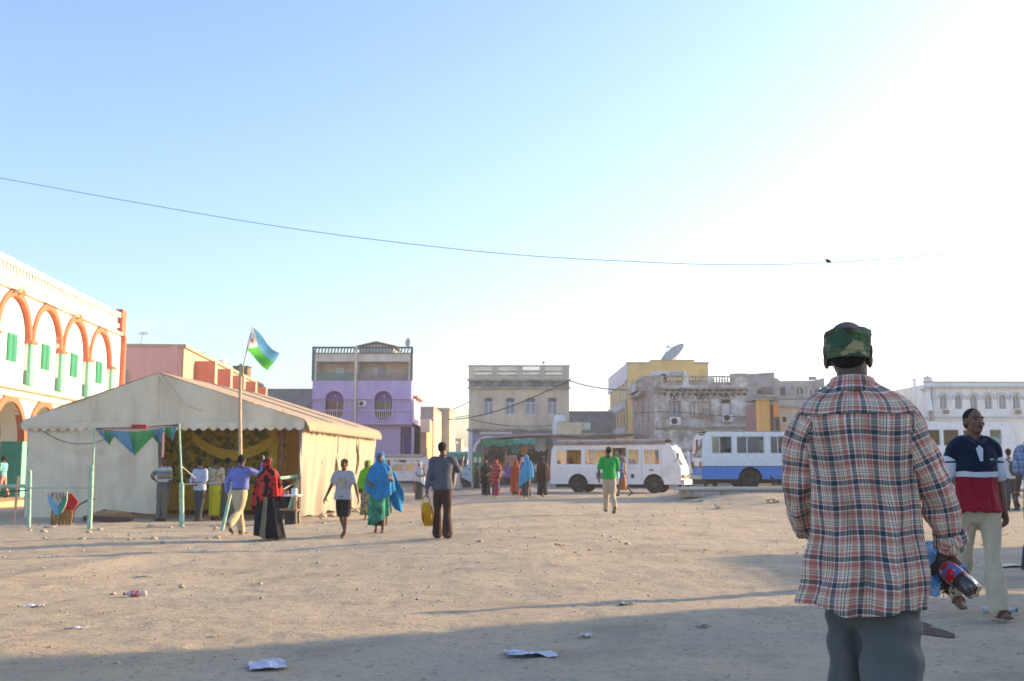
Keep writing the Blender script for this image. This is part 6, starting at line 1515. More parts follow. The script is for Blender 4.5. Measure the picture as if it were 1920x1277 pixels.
def drape(J, name, mt, prof, nf=9, amp=.02, seed=0, n=64, hem=None, closed=True, sub=5, tw=0.0, pinch=None):
    """hanging cloth round the body: prof rows (z, rx, ry, cx, cy); folds deepen downwards; hem(a) lifts the lower edge"""
    k = J.k; rows = spline(prof, sub); m = len(rows); z0, z1 = prof[0][0], prof[-1][0]; rs = np.random.RandomState(seed+3); ph = rs.rand(4)*6.28; g = []
    for i, r_ in enumerate(rows):
        t_ = i/(m-1); row = []
        for j in range(n):
            a = 2*pi*j/n; f = amp*(t_**1.2)*(sin(nf*a+ph[0]+tw*t_*3)+.5*sin((nf*2-1)*a+ph[1]-tw*t_*2)+.6*sin(3*a+ph[2]+2*t_))
            f += amp*.5*vn(np.array([[3*cos(a), 3*sin(a)+seed, t_*7]]), seed)[0]
            z_ = r_[0]+(hem(a)*t_**2 if hem else 0); row.append(tuple(J.T(r_[3]+(r_[1]+f)*cos(a), r_[4]+(r_[2]+f)*sin(a), z_)))
        row.append(row[0]); g.append(row)
    mb = MB(); mb.sheet(g)
    if closed: mb.add(g[0][:-1], [tuple(range(n))])
    me = mb.mesh(name, True, fix=True); bm = bmesh.new(); bm.from_mesh(me); bmesh.ops.remove_doubles(bm, verts=bm.verts, dist=1e-5); bmesh.ops.recalc_face_normals(bm, faces=bm.faces); bm.to_mesh(me); bm.free()
    o = link_mesh(name, me, mt, J.t); s = o.modifiers.new('thickness', 'SOLIDIFY'); s.thickness = .006; s.offset = 0; return o
def scarf(J, mt, drop=.9, name='head_scarf', wide=.30, seed=0, hem=None, nf=9, amp=.02, fwd=0, deep=.22, side=0.0, front=.92):
    """veil over head and shoulders with the face left open; drop = height of its lower edge"""
    H0 = J.headc-Vector((0,0,J.dz)); hz = J.headc.z/J.k-J.dz/J.k
    prof = [(hz+.128, .012, .012, 0, -.012), (hz+.122, .05, .06, 0, -.012), (hz+.085, .086, .094, 0, -.018), (hz+.03, .094, .094, 0, -.026), (hz-.03, .090, .088, 0, -.026), (hz-.085, .084, .088, 0, -.012),
            (1.49, .105, .10, 0, 0), (1.43, .185, .125, 0, 0), (1.34, .225, .15, 0, .0), (1.2, wide*.86, deep*.8, side*.4, fwd*.3), ((1.2+drop)/2, wide*.95, deep*.92, side*.7, fwd*.6), (drop, wide, deep, side, fwd)]
    o = drape(J, name, mt, prof, nf, amp, seed, hem=hem)
    return o
def skirt(J, mt, top=1.0, bot=.10, w0=.17, w1=.24, name='skirt', seed=1, nf=8, amp=.016, hem=None, deep=.8, side=0):
    return drape(J, name, mt, [(top, w0*.95, .12, 0, 0), (top-.12, w0*1.05, .14, 0, 0), ((top+bot)/2, (w0+w1)/2, (w0+w1)/2*deep, side*.4, 0), (bot, w1, w1*deep, side, 0)], nf, amp, seed, hem=hem)
def wpt(J, v): return J.t.matrix_basis@Vector(v)
def eyes(J, k=None):
    k = J.k; q = J.q; M = J.M
    for s_ in (-1, 1):
        e = MB().ball(q(s_*.031,.066,.010), (.0135*k,.010*k,.0085*k), 12, 8, M).build('eye', M_eyew, J.t, smooth=True); MB().ball(q(s_*.031,.0735,.010), (.0062*k,.0045*k,.0065*k), 10, 6, M).build('iris', M_pupil, e, smooth=True)
        MB().tube([q(s_*.050,.064,.030), q(s_*.036,.079,.037), q(s_*.018,.084,.033)], [.003*k,.0045*k,.004*k], 6).build('eyebrow', M_hair, J.t, smooth=True)
        MB().tube([q(s_*.045,.066,.016), q(s_*.031,.076,.020), q(s_*.019,.072,.014)], [.002*k,.0032*k,.002*k], 6).build('eyelid', SK, J.t, smooth=True)
def lips(J): 
    k = J.k; q = J.q; MB().tube([q(-.023,.084,-.049), q(0,.0985,-.0455), q(.023,.084,-.049)], [.003*k,.0055*k,.003*k], 8).build('upper_lip', mat('lip', (.07,.028,.025), bump=0), J.t, smooth=True); MB().tube([q(-.019,.084,-.052), q(0,.0965,-.056), q(.019,.084,-.052)], [.003*k,.006*k,.003*k], 8).build('lower_lip', mat('lip', (.1,.04,.035)), J.t, smooth=True)

AH = ((.16,.03,-1), (.10,.20,-1))       # arm hanging
AB = ((.20,-.22,-1), (-.75,-.55,-.25))  # hand behind the back
# ---------------- queue by the tent
st = bandmat('striped_polo_cloth', 2, 1.0, 1.45, [(0,(.10,.13,.15)),(.12,(.50,.50,.46)),(.30,(.10,.14,.20)),(.40,(.26,.24,.15)),(.62,(.12,.18,.24)),(.72,(.30,.28,.18)),(.82,(.50,.50,.47))])
J = person('man in striped polo shirt standing with hand on hip at the tent opening', 307, 976, 116, face=172, Y=29.4, H=1.72, legs=((2,0),(-2,2)), arms=(AH, ((.75,-.25,-.75),(-.85,.35,-.55))))
trousers(J, cloth('olive_grey_trousers', (.16,.155,.12)), 1.06); shirt(J, st, .92, 1.05, .5); shoes(J, M_sole)
J = person('man in pale blue shirt with hands clasped behind his back by the tent', 376, 973, 111, face=-25, Y=29.3, H=1.68, legs=((3,0),(-5,3)), arms=(((.3,-.25,-1),(-.8,-.45,-.35)), ((.3,-.25,-1),(-.8,-.5,-.3))))
trousers(J, cloth('dark_grey_trousers', (.055,.058,.07)), 1.05); shirt(J, cloth('pale_blue_shirt', (.42,.48,.64)), .86, 1.12, .8, flare=.02); shoes(J, M_sole)
J = person('man in cream patterned shirt and bright yellow cloth wrap in the queue', 405, 971, 109, face=-10, Y=29.9, H=1.70, legs=((3,0),(-3,2)), arms=(AH, AH))
shirt(J, blotch('cream_print_shirt', [(.50,.42,.28),(.30,.20,.12),(.55,.5,.4)], 14), .95, 1.05, .6); skirt(J, cloth('yellow_wrap', (.55,.52,.02)), 1.0, .12, .165, .155, 'wrap_skirt', 3, 6, .012); shoes(J, M_sandal, 'sandal', True)
J = person('person in dark grey green robe in the queue, half hidden by the blue shirted man', 427, 972, 110, face=-5, Y=30.0, H=1.72, legs=((2,0),(-2,2)), arms=(AH, AH))
rb = cloth('grey_green_robe', (.11,.125,.10), var=.2); shirt(J, rb, .95, 1.15, .9, sw=1.2); skirt(J, rb, 1.02, .1, .18, .2, 'robe_skirt', 5, 7, .015)
# blue shirt man, walking away, arm raised to his face
J = person('man in blue shirt and khaki trousers walking away with right hand raised to his face', 447, 1004, 156, face=-18, H=1.74, legs=((22,8,5),(-24,32,50)), arms=(((.35,-.35,-1),(.1,.25,-1)), ((.55,.55,-.15),(.05,.15,1))), lean=.05)
trousers(J, cloth('khaki_trousers', (.48,.38,.23)), 1.12, 1.15, flare=.012, fold=.016); shirt(J, cloth('blue_shirt', (.155,.19,.50), fine=1), 1.0, 1.16, .95, sw=1.15, fold=.014); belt(J, 1.015, w=1.06); shoes(J, mat('grey_shoe', (.10,.09,.075)))
# red and black shawl
plr = blotch('red_black_shawl', [(.50,.03,.02),(.02,.012,.012),(.42,.025,.02),(.03,.01,.01)], 7, bump=.3)
J = person('woman in red and black checked shawl and long black skirt seen from behind', 499, 1012, 148, face=-12, H=1.62, legs=((10,2),(-12,10)), arms=(((.3,.2,-1),(-.3,.7,-.4)), ((.35,.2,-1),(-.2,.8,-.4))), hair=False)
skirt(J, cloth('black_skirt', (.014,.014,.017), bump=.5), 1.05, .02, .19, .33, 'skirt', 4, 7, .035, hem=lambda a: .10*(1+cos(a-2.6))*.5, deep=.75, side=.09); MB().prism([(-.02,.08),(.10,.05),(.13,.85),(.06,.85)], .01, -.29).build('skirt_slit', mat('olive_cloth', (.16,.15,.09)), J.t)
scarf(J, plr, .78, wide=.34, deep=.24, seed=6, nf=7, amp=.028, hem=lambda a: .16*cos(a+.4)); MB().ball(J.headc+Vector((0,-.015,.02)), (.098,.108,.115), 16, 12).build('head_cloth', cloth('black_head_cloth', (.03,.012,.012)), J.t, smooth=True); shoes(J, M_sandal, 'sandal', True)
# seated figures behind the vendor stand
for px, lb, h_ in ((515, 'seated dark figure partly hidden behind the mint rail, left of the pair', 1.05), (537, 'seated figure in black behind the mint rail at the tent corner, right of the pair', 1.10)):
    J = person(lb, px, 970, H=1.62, face=150, Y=31.2, legs=((85,85,0),(85,88,0)), arms=(((.3,.5,-.9),(-.4,.8,-.1)), ((.3,.5,-.9),(-.4,.8,-.1))), z=gz(-6,31)-.02)
    shirt(J, cloth('black_cloth', (.02,.02,.025)), .85, 1.2, .95, sw=1.2); trousers(J, cloth('black_cloth', (.02,.02,.025)), 1.15)
    s_ = thing('stool', 'low stool under the %s seated figure by the tent corner' % ('left' if px == 515 else 'right'), 'stool', J.P0); hz_ = (J.hip[0].z-.13); MB().box(-.18,.18,-.18,.18,hz_-.05,hz_).build('seat', M_wood, s_)
    for a_ in (-.14,.14):
        for b_ in (-.14,.14): MB().box(a_-.02,a_+.02,b_-.02,b_+.02,0,hz_-.05).build('leg', M_wood, s_)
# boy
gt = cloth('grey_tshirt', (.36,.36,.40)); 
J = person('boy in grey printed t shirt and black shorts walking towards the camera', 643, 1009, 152, face=172, H=1.60, legs=((14,4,0),(-16,24,30)), arms=(((.35,.05,-1),(.30,.25,-1)), ((.42,.0,-1),(.45,.1,-1))), vox=.013, sk=SK, yaw=-14, hcurl=.3)
trousers(J, cloth('black_shorts', (.018,.018,.02)), 1.02, length=.43, flare=.02, waist=.95); shirt(J, gt, .85, 1.16, .36, flare=.03, sw=1.08); eyes(J); lips(J)
for i in range(2): pass
shoes(J, mat('dark_sandal', (.05,.055,.06)), 'sandal', True)
q = MB(); q.sheet([[tuple(J.T(x_,   .172+.004*cos(x_*20)-abs(x_)*.14, z_)) for x_ in np.linspace(-.10, .10, 7)] for z_ in np.linspace(1.12, 1.32, 6)]); q.build('shirt_print', blotch('print_multi', [(.36,.36,.40),(.12,.32,.42),(.45,.20,.16),(.4,.38,.12)], 16), J.t, smooth=True)
# green woman behind, blue woman
J = person('woman in bright lime green veil and patterned skirt behind the blue veiled woman', 688, 976, 116, face=175, H=1.62, legs=((8,3),(-10,12)), arms=(AH, AH), hair=False)
skirt(J, blotch('purple_yellow_print', [(.42,.36,.10),(.25,.08,.22),(.10,.16,.05)], 11), 1.0, .16, .17, .19, 'skirt', 3); scarf(J, cloth('lime_veil', (.16,.55,.02), trl=.2), .84, wide=.29, seed=3, amp=.02, hem=lambda a: .12*sin(a)); shoes(J, M_sandal, 'sandal', True)
M_bluev = cloth('blue_veil', (.035,.30,.62), trl=.25, var=.15)
J = person('woman in blue veil and long green dress walking towards the camera holding a phone', 711, 1001, 157, face=183, H=1.68, legs=((10,3,0),(-12,16,20)), arms=(((.35,.35,-1),(-.1,.9,.25)), ((.4,.1,-1),(-.35,.8,-.2))), hair=False, vox=.013, sk=SK2, tilt=-8)
skirt(J, blotch('green_print_dress', [(.05,.34,.22),(.03,.14,.08),(.10,.46,.28),(.06,.24,.2)], 6, trl=.15), 1.05, .32, .20, .235, 'dress', 2, 7, .026, hem=lambda a: .13*cos(a+2.8)-.02, deep=.8)
skirt(J, blotch('dark_green_underskirt', [(.02,.05,.03),(.14,.16,.04),(.02,.03,.02)], 12), .8, .17, .15, .15, 'underskirt', 6, 6, .012)
scarf(J, M_bluev, .84, wide=.33, deep=.24, seed=11, nf=8, amp=.024, hem=lambda a: .13*cos(a*1.0)*0+.10*cos(2*a), side=-.02)
# free end of the veil blown back over her left arm
gr = []
for i in range(15):
    t_ = i/14; c0 = Vector((-.22-.20*t_, -.02-.10*t_, 1.34-.86*t_)); wd = .10+.13*sin(pi*min(1,t_*.9+.1)); gr.append([tuple(J.T(c0.x+wd*(s-.5)*2*.8+.02*sin(t_*9), c0.y+.05*sin(s*9+t_*6), c0.z+.06*(s-.5))) for s in np.linspace(0,1,13)])
o = MB().sheet(gr).build('veil_end', M_bluev, J.t, smooth=True); o.modifiers.new('t','SOLIDIFY').thickness = .006
eyes(J); lips(J); shoes(J, M_sandal, 'sandal', True)
w_ = wpt(J, J.wr[0]+J.fdir[0]*.09*J.k); t = thing('phone', 'small pale phone held in the blue veiled woman\'s hand', 'phone', w_); MB().obox((0,-.02,.05), (.06,.012,.12), (.2,0,.1)).build('case', M_beig, t)
# far veiled woman by the car
J = person('woman in white and blue veil near the white car, dark long skirt', 786, 940, 77, face=168, H=1.66, legs=((8,2),(-8,8)), arms=(((.4,.2,-1),(-.6,.6,0)), AH), hair=False, sk=SK2)
skirt(J, cloth('dark_green_skirt', (.05,.07,.06)), 1.0, .08, .16, .17); scarf(J, blotch('white_blue_veil', [(.52,.58,.68),(.12,.22,.55),(.55,.6,.7)], 4, trl=.2), .76, wide=.28, seed=21, nf=7, hem=lambda a: .15*sin(a+.6)); 
drape(J, 'pink_bag', cloth('dull_pink_cloth', (.34,.16,.17)), [(.95,.03,.05,.17,0),(.85,.07,.07,.2,0),(.55,.09,.08,.21,0),(.4,.03,.04,.2,0)], 4, .01)
# man with yellow bag
M_navy = cloth('slate_shirt', (.085,.095,.125)); J = person('man in slate grey shirt and brown trousers walking away with a yellow bag', 829, 1009, 172, face=8, H=1.76, legs=((9,2,0),(-8,6,8)), arms=(((.22,-.05,-1),(.16,.10,-1)), ((.45,.55,-.55),(.25,.55,.60))), vox=.014, yaw=-35)
trousers(J, cloth('brown_trousers', (.055,.030,.024)), .98, 1.25, flare=.018, fold=.012); shirt(J, M_navy, .87, 1.10, .97, sw=1.1, flare=.015, fold=.013); shoes(J, M_sole)
drape(J, 'hanging_jacket', cloth('tan_jacket', (.24,.19,.14)), [(1.33,.05,.05,.20,.30),(1.25,.10,.09,.19,.22),(1.05,.09,.09,.17,.16),(.90,.07,.08,.15,.12)], 5, .025, 4)
bw_ = wpt(J, J.wr[0]+J.fdir[0]*.10*J.k); t = thing('shopping_bag', 'yellow plastic shopping bag with red print carried by the man in slate shirt', 'bag', bw_, R(8))
q = MB(); rows = []
for i in range(13):
    t_ = i/12; z_ = -.14-.44*t_; wv = .075+.035*sin(pi*t_)-.02*(t_ < .1); dp = .035+.05*sin(pi*min(1,t_*1.1))
    rows.append([(wv*math.copysign(abs(cos(a))**.7, cos(a))*(1+.12*sin(5*a+t_*5))+.05*t_, dp*sin(a)*(1+.15*sin(4*a+9*t_)), z_) for a in np.linspace(0, 2*pi, 25)])
M_bagy = blotch('yellow_red_plastic', [(.62,.36,.015),(.60,.05,.015),(.65,.42,.02)], 5, bump=.5, trl=.35); M_bagy.node_tree.nodes['Principled BSDF'].inputs['Roughness'].default_value = .35
q.sheet(rows); q.build('bag_body', M_bagy, t, smooth=True)
for s_ in (-1, 1): MB().stube([(.075*s_,.01,-.15), (.05*s_,0,-.06), (.0,0,0)], .009, 6).build('handle', M_bagy, t, smooth=True)
# ---------------- people by the market
def veiled(label, px, fy, hpx, face, vm, sm, drop=.7, wide=.27, seed=0, skc=None, nf=8, amp=.02, hem=None, w1=.19, H=None, side=0, bot=.08):
    J = person(label, px, fy, hpx, H=H, face=face, legs=((9,2),(-9,9)), arms=(((.25,.2,-1),(-.4,.7,-.3)), ((.25,.2,-1),(-.4,.7,-.3))), hair=False, vox=.026, sk=skc or SK)
    skirt(J, sm, 1.0, bot, .17, w1, 'skirt', seed+1, nf, amp*.8); scarf(J, vm, drop, wide=wide, deep=wide*.75, seed=seed, nf=nf, amp=amp, hem=hem, side=side); return J
M_blv = cloth('black_veil', (.016,.016,.019)); 
veiled('woman in pale blue veil over black skirt, left of the market', 875, 916, 47, 178, cloth('pale_blue_veil', (.38,.52,.66), trl=.2), M_blv, .62, .36, 31, hem=lambda a: .2*cos(a), w1=.34, H=1.62)
veiled('woman in long black veil standing before the green kiosk', 894, 917, 57, 90, M_blv, M_blv, .5, .25, 32, H=1.66, w1=.26)
J = veiled('woman in black with brown handbag, first of the line walking past the market', 911, 931, 71, 172, M_blv, M_blv, .62, .27, 33, SK2, H=1.66, w1=.2)
bgp = wpt(J, J.T(.24,.12,.80)); t = thing('handbag', 'brown handbag hanging at the side of the woman in black', 'bag', bgp); MB().obox((0,0,0), (.09,.26,.24)).build('bag_body', mat('dull_brown_leather', (.13,.10,.08)), t, bevel=.03); MB().stube([(0,-.1,.1),(0,-.03,.5),(0,.08,.1)], .012, 6).build('strap', M_blkp, t)
J = veiled('woman in dark red patterned veil over pink and green skirt', 930, 932, 71, 168, bandmat('dark_red_stripe', 2, 0, .16, [(0,(.30,.03,.04)),(.6,(.42,.20,.19)),(.75,(.26,.03,.04))], repeat_=True), blotch('pink_green_skirt', [(.32,.04,.14),(.04,.10,.07),(.04,.05,.06)], 4), .72, .27, 34, SK2, H=1.62, hem=lambda a: .22*cos(a+2.9), w1=.18)
t = thing('shoulder_bag', 'tan shoulder bag worn by the woman in dark red veil', 'bag', wpt(J, J.T(-.20,.17,.95))); MB().obox((0,0,0), (.10,.24,.2)).build('bag_body', mat('tan_leather', (.26,.16,.08)), t, bevel=.03); MB().stube([(0,-.1,.08),(.05,-.03,.4),(0,.08,.08)], .012, 6).build('strap', M_blkp, t)
veiled('woman in rust orange veil reaching her ankles', 967, 932, 68, 10, cloth('rust_orange_veil', (.36,.07,.025)), cloth('dark_rust', (.22,.04,.02)), .22, .25, 35, H=1.55, amp=.022, w1=.17, bot=.12)
veiled('woman in white and pink head scarf hidden behind the light blue veiled one', 980, 931, 72, 0, cloth('white_pink_veil', (.55,.42,.48)), cloth('dark_red_skirt', (.2,.03,.04)), .8, .24, 36, H=1.66)
veiled('woman in light blue veil falling to a point, walking away', 987, 934, 77, -6, cloth('sky_blue_veil', (.07,.34,.62), trl=.15), blotch('navy_print_skirt', [(.03,.04,.06),(.2,.22,.24),(.05,.07,.1)], 12), .58, .30, 37, H=1.72, hem=lambda a: .26*cos(a+.3), w1=.16, amp=.026, side=-.02)
J = veiled('woman in dark brown veil and black skirt nearest the rear of the white minibus', 1017, 932, 76, -20, cloth('dark_brown_veil', (.045,.018,.016)), M_blv, .68, .29, 38, H=1.70, w1=.23)
def simple(label, px, fy, H, face, top, bottom, sl=.5, legs=((10,3),(-12,12)), arms=(AH,AH), vox=.026, hem=.9, **k):
    J = person(label, px, fy, H=H, face=face, legs=legs, arms=arms, vox=vox, **k); trousers(J, bottom, 1.05, vox=.022); shirt(J, top, hem, 1.08, sl, vox=.022, collar=False); shoes(J, M_sole); return J
simple('small figure with blue waist cloth and pale trousers, left of the pale blue veil', 857, 919, 1.62, 170, cloth('pale_blue_top', (.35,.48,.7)), cloth('pale_trousers', (.45,.46,.48)), sl=.6)
veiled('woman in bright pink veil half hidden behind the pale blue veiled one', 868, 908, 42, 180, cloth('bright_pink_veil', (.55,.07,.16)), M_blv, .6, .24, 41, H=1.6)
simple('figure in red headgear at the market corner behind the pink veiled woman', 872, 902, 1.7, 180, cloth('dull_red_top', (.35,.05,.05)), cloth('dark_grey_trousers', (.05,.05,.06)))
for px, lb, c_ in ((941, 'seated vendor in white and navy between the red and orange veiled women', (.4,.42,.5)), (950, 'seated vendor in dark red beside the vendor in white', (.2,.04,.05))):
    J = person(lb, px, 900, H=1.6, face=170, Y=80, legs=((80,80,0),(80,85,0)), arms=(((.3,.5,-.9),(-.4,.8,-.1)), ((.3,.5,-.9),(-.4,.8,-.1))), vox=.03); shirt(J, cloth('vendor_cloth_%d' % px, c_), .85, 1.2, .9, vox=.025, collar=False); trousers(J, cloth('dark_grey_trousers', (.05,.05,.06)), 1.1, vox=.025)
    s_ = thing('crate', 'wooden crate seat under the %s seated vendor' % ('left' if px == 941 else 'right'), 'crate', J.P0); hz_ = J.hip[0].z-.12; MB().box(-.2,.2,-.2,.2,0,hz_).build('box', M_wood, s_)
for px, fy, lb, c_, vm_ in ((921, 906, 'small distant figure in grey between the black and red veiled women', (.2,.2,.22), 0), (953, 911, 'distant woman in purple veil between the red and orange veiled women', (.22,.10,.30), 1), (1000, 905, 'distant figure in dark red behind the light blue veiled woman', (.3,.05,.06), 1),
        (1008, 908, 'distant figure in white top near the rear of the white minibus', (.5,.5,.48), 0), (1030, 903, 'distant figure in brown at the rear corner of the white minibus', (.16,.09,.06), 0), (887, 903, 'distant woman in mustard veil at the green kiosk', (.42,.28,.06), 1), (860, 903, 'distant figure in dark green down the side street', (.05,.14,.08), 0)):
    cm = cloth('distant_cloth_%d' % px, c_)
    if vm_: veiled(lb, px, fy, 0, 175, cm, M_blv, .6, .24, px, H=1.62)
    else: simple(lb, px, fy, 1.7, 170+px % 30, cm, cloth('dark_grey_trousers', (.05,.05,.06)))
# green shirt man with cap
M_camo = blotch('camouflage_cloth', [(.085,.14,.055),(.40,.33,.18),(.07,.042,.03),(.05,.105,.055)], 10, bump=.4, bscale=120)
J = person('man in bright green polo shirt, khaki trousers and camouflage cap walking away', 1143, 964, 124, face=6, H=1.74, legs=((6,2,0),(-12,18,35)), arms=(((.35,.05,-1),(-.05,.35,-1)), ((.3,.25,-1),(-.2,.7,-.4))), vox=.016)
trousers(J, cloth('sand_trousers', (.42,.34,.24)), 1.08, 1.1); shirt(J, cloth('bright_green_polo', (.01,.34,.05)), .88, 1.14, .5, sw=1.08, flare=.01); shoes(J, mat('grey_shoe', (.1,.09,.08)))
q = MB(); q.ball(J.q(0,-.012,.060), (.088*J.k,.10*J.k,.062*J.k), 16, 10, J.M); q.obox(J.q(0,.10,.06), (.13,.09,.01), (-.2,0,0)); q.build('cap', M_camo, J.t, smooth=True)
t = thing('plastic_bag', 'small pale blue bag at the right side of the man in the green shirt', 'bag', wpt(J, J.T(.24,.1,.98))); MB().ball((0,0,0), (.07,.06,.13), 10, 8).build('bag_body', cloth('pale_blue_plastic', (.4,.6,.66)), t, smooth=True)
# woman in blue by the bus door
J = person('woman in blue top and orange brown skirt walking left beside the minibus door', 1168, 931, 78, face=75, H=1.72, legs=((18,6,0),(-18,22,30)), arms=(((.25,.1,-1),(0,.5,-1)), ((.3,-.3,-1),(.1,0,-1))), hair=False, vox=.022)
skirt(J, cloth('orange_brown_skirt', (.30,.13,.05)), .98, .30, .17, .20, 'skirt', 4); shirt(J, blotch('royal_blue_print', [(.06,.12,.50),(.30,.34,.6),(.05,.09,.4)], 12), .82, 1.15, .95, collar=False, flare=.02); scarf(J, cloth('taupe_scarf', (.26,.21,.19)), 1.0, wide=.24, seed=44, deep=.17); shoes(J, M_sole)
J = person('man in pale shirt standing in the minibus doorway', 1163, 925, H=1.6, face=200, pos=Vector((W(1165,877,52.6).x, 53.0, .5)), legs=((2,0),(-2,2)), arms=(AH,AH), vox=.025); shirt(J, cloth('pale_shirt', (.45,.47,.55)), .9, 1.1, .6, vox=.022); trousers(J, cloth('dark_grey_trousers', (.05,.05,.06)), 1.05, vox=.022)
# ---------------- right hand group in the distance
J = simple('person in purple shirt standing by the right minibus, left of the polo shirt man', 1782, 925, 1.70, 20, cloth('purple_shirt', (.14,.07,.34)), cloth('dark_grey_trousers', (.05,.05,.06)), Y=36)
J = person('man in white shirt wearing a dark backpack, seen from behind on the right', 1893, 950, H=1.72, face=12, Y=30, legs=((4,0),(-6,5)), arms=(AH,AH), vox=.018, yaw=-30); J0 = J
trousers(J, cloth('dark_grey_trousers', (.05,.05,.06)), 1.05); shirt(J, cloth('white_shirt', (.60,.62,.66)), .9, 1.15, .6); shoes(J, M_sole)
t = thing('backpack', 'dark backpack on the white shirted man at right', 'backpack', wpt(J, J.T(0,-.19,1.20)), R(12)); MB().ball((0,0,0), (.14,.09,.22), 16, 12).build('bag_body', mat('dark_olive_nylon', (.04,.042,.035)), t, smooth=True)
for s_ in (-1,1): MB().stube([(s_*.10,.02,.16),(s_*.11,.14,.24),(s_*.11,.27,.20)], .022, 8).build('strap', mat('dark_olive_nylon', (.04,.042,.035)), t, smooth=True)
# edge-of-frame man in blue plaid, arm with wristband
bp = bandmat('blue_check', 2, 0, .09, [(0,(.16,.20,.34)),(.30,(.50,.52,.58)),(.38,(.20,.24,.38)),(.62,(.07,.09,.18)),(.86,(.36,.38,.44))], repeat_=True)
def second_axis(m, axis, per, stops):
    nt = m.node_tree; L = nt.links.new; p = nt.nodes['Principled BSDF']; src = p.inputs['Base Color'].links[0].from_socket
    tc = _n(nt, 'ShaderNodeTexCoord'); sp = _n(nt, 'ShaderNodeSeparateXYZ'); L(tc.outputs['Object'], sp.inputs[0]); d = _n(nt, 'ShaderNodeMath', operation='DIVIDE'); d.inputs[1].default_value = per; L(sp.outputs[axis], d.inputs[0])
    f = _n(nt, 'ShaderNodeMath', operation='FRACT'); L(d.outputs[0], f.inputs[0]); c_ = ramp_socket(nt, f.outputs[0], stops); mx = _n(nt, 'ShaderNodeMixRGB'); mx.inputs[0].default_value = .5; L(src, mx.inputs[1]); L(c_, mx.inputs[2]); L(mx.outputs[0], p.inputs['Base Color'])
second_axis(bp, 0, .075, [(0,(.16,.20,.34)),(.30,(.50,.52,.58)),(.38,(.20,.24,.38)),(.62,(.07,.09,.18)),(.86,(.36,.38,.44))])
J = person('man in blue checked shirt cut off by the right edge, hand with yellow wristband', 1948, 1080, H=1.74, face=182, Y=12.2, legs=((8,2,0),(-10,14)), arms=(AH, ((.28,.15,-1),(.38,.42,-.9))), vox=.010, hcurl=.5)
trousers(J, cloth('dark_grey_trousers', (.05,.05,.06)), 1.05, vox=.012); shirt(J, bp, .86, 1.12, .42, sw=1.2, vox=.012, fold=.010); shoes(J, M_sole)
w_ = J.elb[1].lerp(J.wr[1], .92); d_ = J.fdir[1]; u_ = Vector((0,0,1)).cross(d_).normalized(); v_ = d_.cross(u_); MB().tube([tuple(w_+(u_*cos(a)+v_*sin(a))*.034) for a in np.linspace(0,2*pi,17)], .006, 6, caps=False).build('wristband', mat('yellow_band', (.5,.25,.03)), J.t, smooth=True)
# person under the arcade
J = simple('person in turquoise and white standing under the left arcade, cut by the picture edge', 6, 935, 1.7, 80, cloth('turquoise_top', (.16,.42,.44)), cloth('pinkish_trousers', (.42,.22,.18)), Y=44.0, z=0.0)
# ================================================================ POLO SHIRT MAN (near right)
M_polo = bandmat('navy_white_red_polo', 2, .86, 1.46, [(0,(.235,.012,.022)),(.435,(.01,.012,.03)),(.445,(.60,.60,.66)),(.51,(.010,.014,.035))], bump=.25, bscale=220, fold=0) if False else None
def banded(name, stops, z0, z1, base): return bandmat(name, 2, z0, z1, stops, base, bump=.25, bscale=200)
pH = 1.735; Pp = G(1826, 1146); J = person('young man in navy, white and red polo shirt walking towards the camera', 1829, 1146, H=pH, face=178, pos=Vector((W(1829, 877, 9.12).x, 9.12, 0)),
    legs=((10,3,0),(-17,24,32)), arms=(((.16,-.12,-1),(.06,.10,-1)), ((.34,-.14,-1),(.22,.34,-.92))), vox=.0068, hair=True, yaw=11, tilt=3, thin=.86, hcurl=.42, chest=.92, hs=.965, sk=skin('skin_warm_brown', (.16,.078,.047)))
PM = J
eyes(J); lips(J)
k = J.k; dz = J.dz
zz = lambda v: (v+0)*1.0
s0 = J.T(0,0,0).z
pol = banded('polo_body_cloth', [(0,(.29,.010,.022)),(.505,(.012,.015,.04)),(.515,(.58,.57,.62)),(.585,(.009,.014,.034))], .86*k+s0, 1.46*k+s0, (.2,.01,.02))
m = MB(); T = J.T
m.stube([T(0,.005,.865), T(0,.0,.95), T(0,.003,1.08), T(0,.008,1.22), T(0,.005,1.34), T(0,0,1.42), T(0,-.004,1.475)],
   [(.206*k,.158*k),(.186*k,.145*k),(.168*k,.122*k),(.174*k,.130*k),(.178*k,.125*k),(.160*k,.100*k),(.082*k,.074*k)], 24, 5, flat=True)
for i in range(2): m.stube([J.neck+Vector((0,-.01,-.035)), J.sh[i].lerp(J.neck,.5)+Vector((0,0,.012)), J.sh[i]+Vector((0,0,.006))], [.062*k,.064*k,.064*k], 12, 4)
for i in range(2): m.stube([J.sh[i].lerp(J.neck,.3), J.sh[i]+Vector((0,0,.004)), J.sh[i].lerp(J.elb[i],.25)], [.060*k,.062*k,.060*k], 14, 4)
def tail(co, no):
    # soft drag folds from shoulder to hem
    a = np.arctan2(co[:,1], co[:,0]); zt_ = (co[:,2]-s0)/k; dn = np.clip((1.35-zt_)/.5, 0, 1)
    return co + no*(.007*np.sin(a*9+zt_*6)*dn + .004*np.sin(a*17-zt_*11)*dn)[:, None]
finish(m, 'polo_shirt', pol, J.t, .010, 4, fold=(.008, 6, .5), seed=7, post=tail)
slv = banded('polo_sleeve_cloth', [(0,(.56,.56,.62)),(.44,(.01,.015,.04)),(.50,(.56,.56,.62)),(.66,(.010,.015,.038))], J.elb[1].z+.03, J.sh[1].z+.03, (.5,.5,.5))
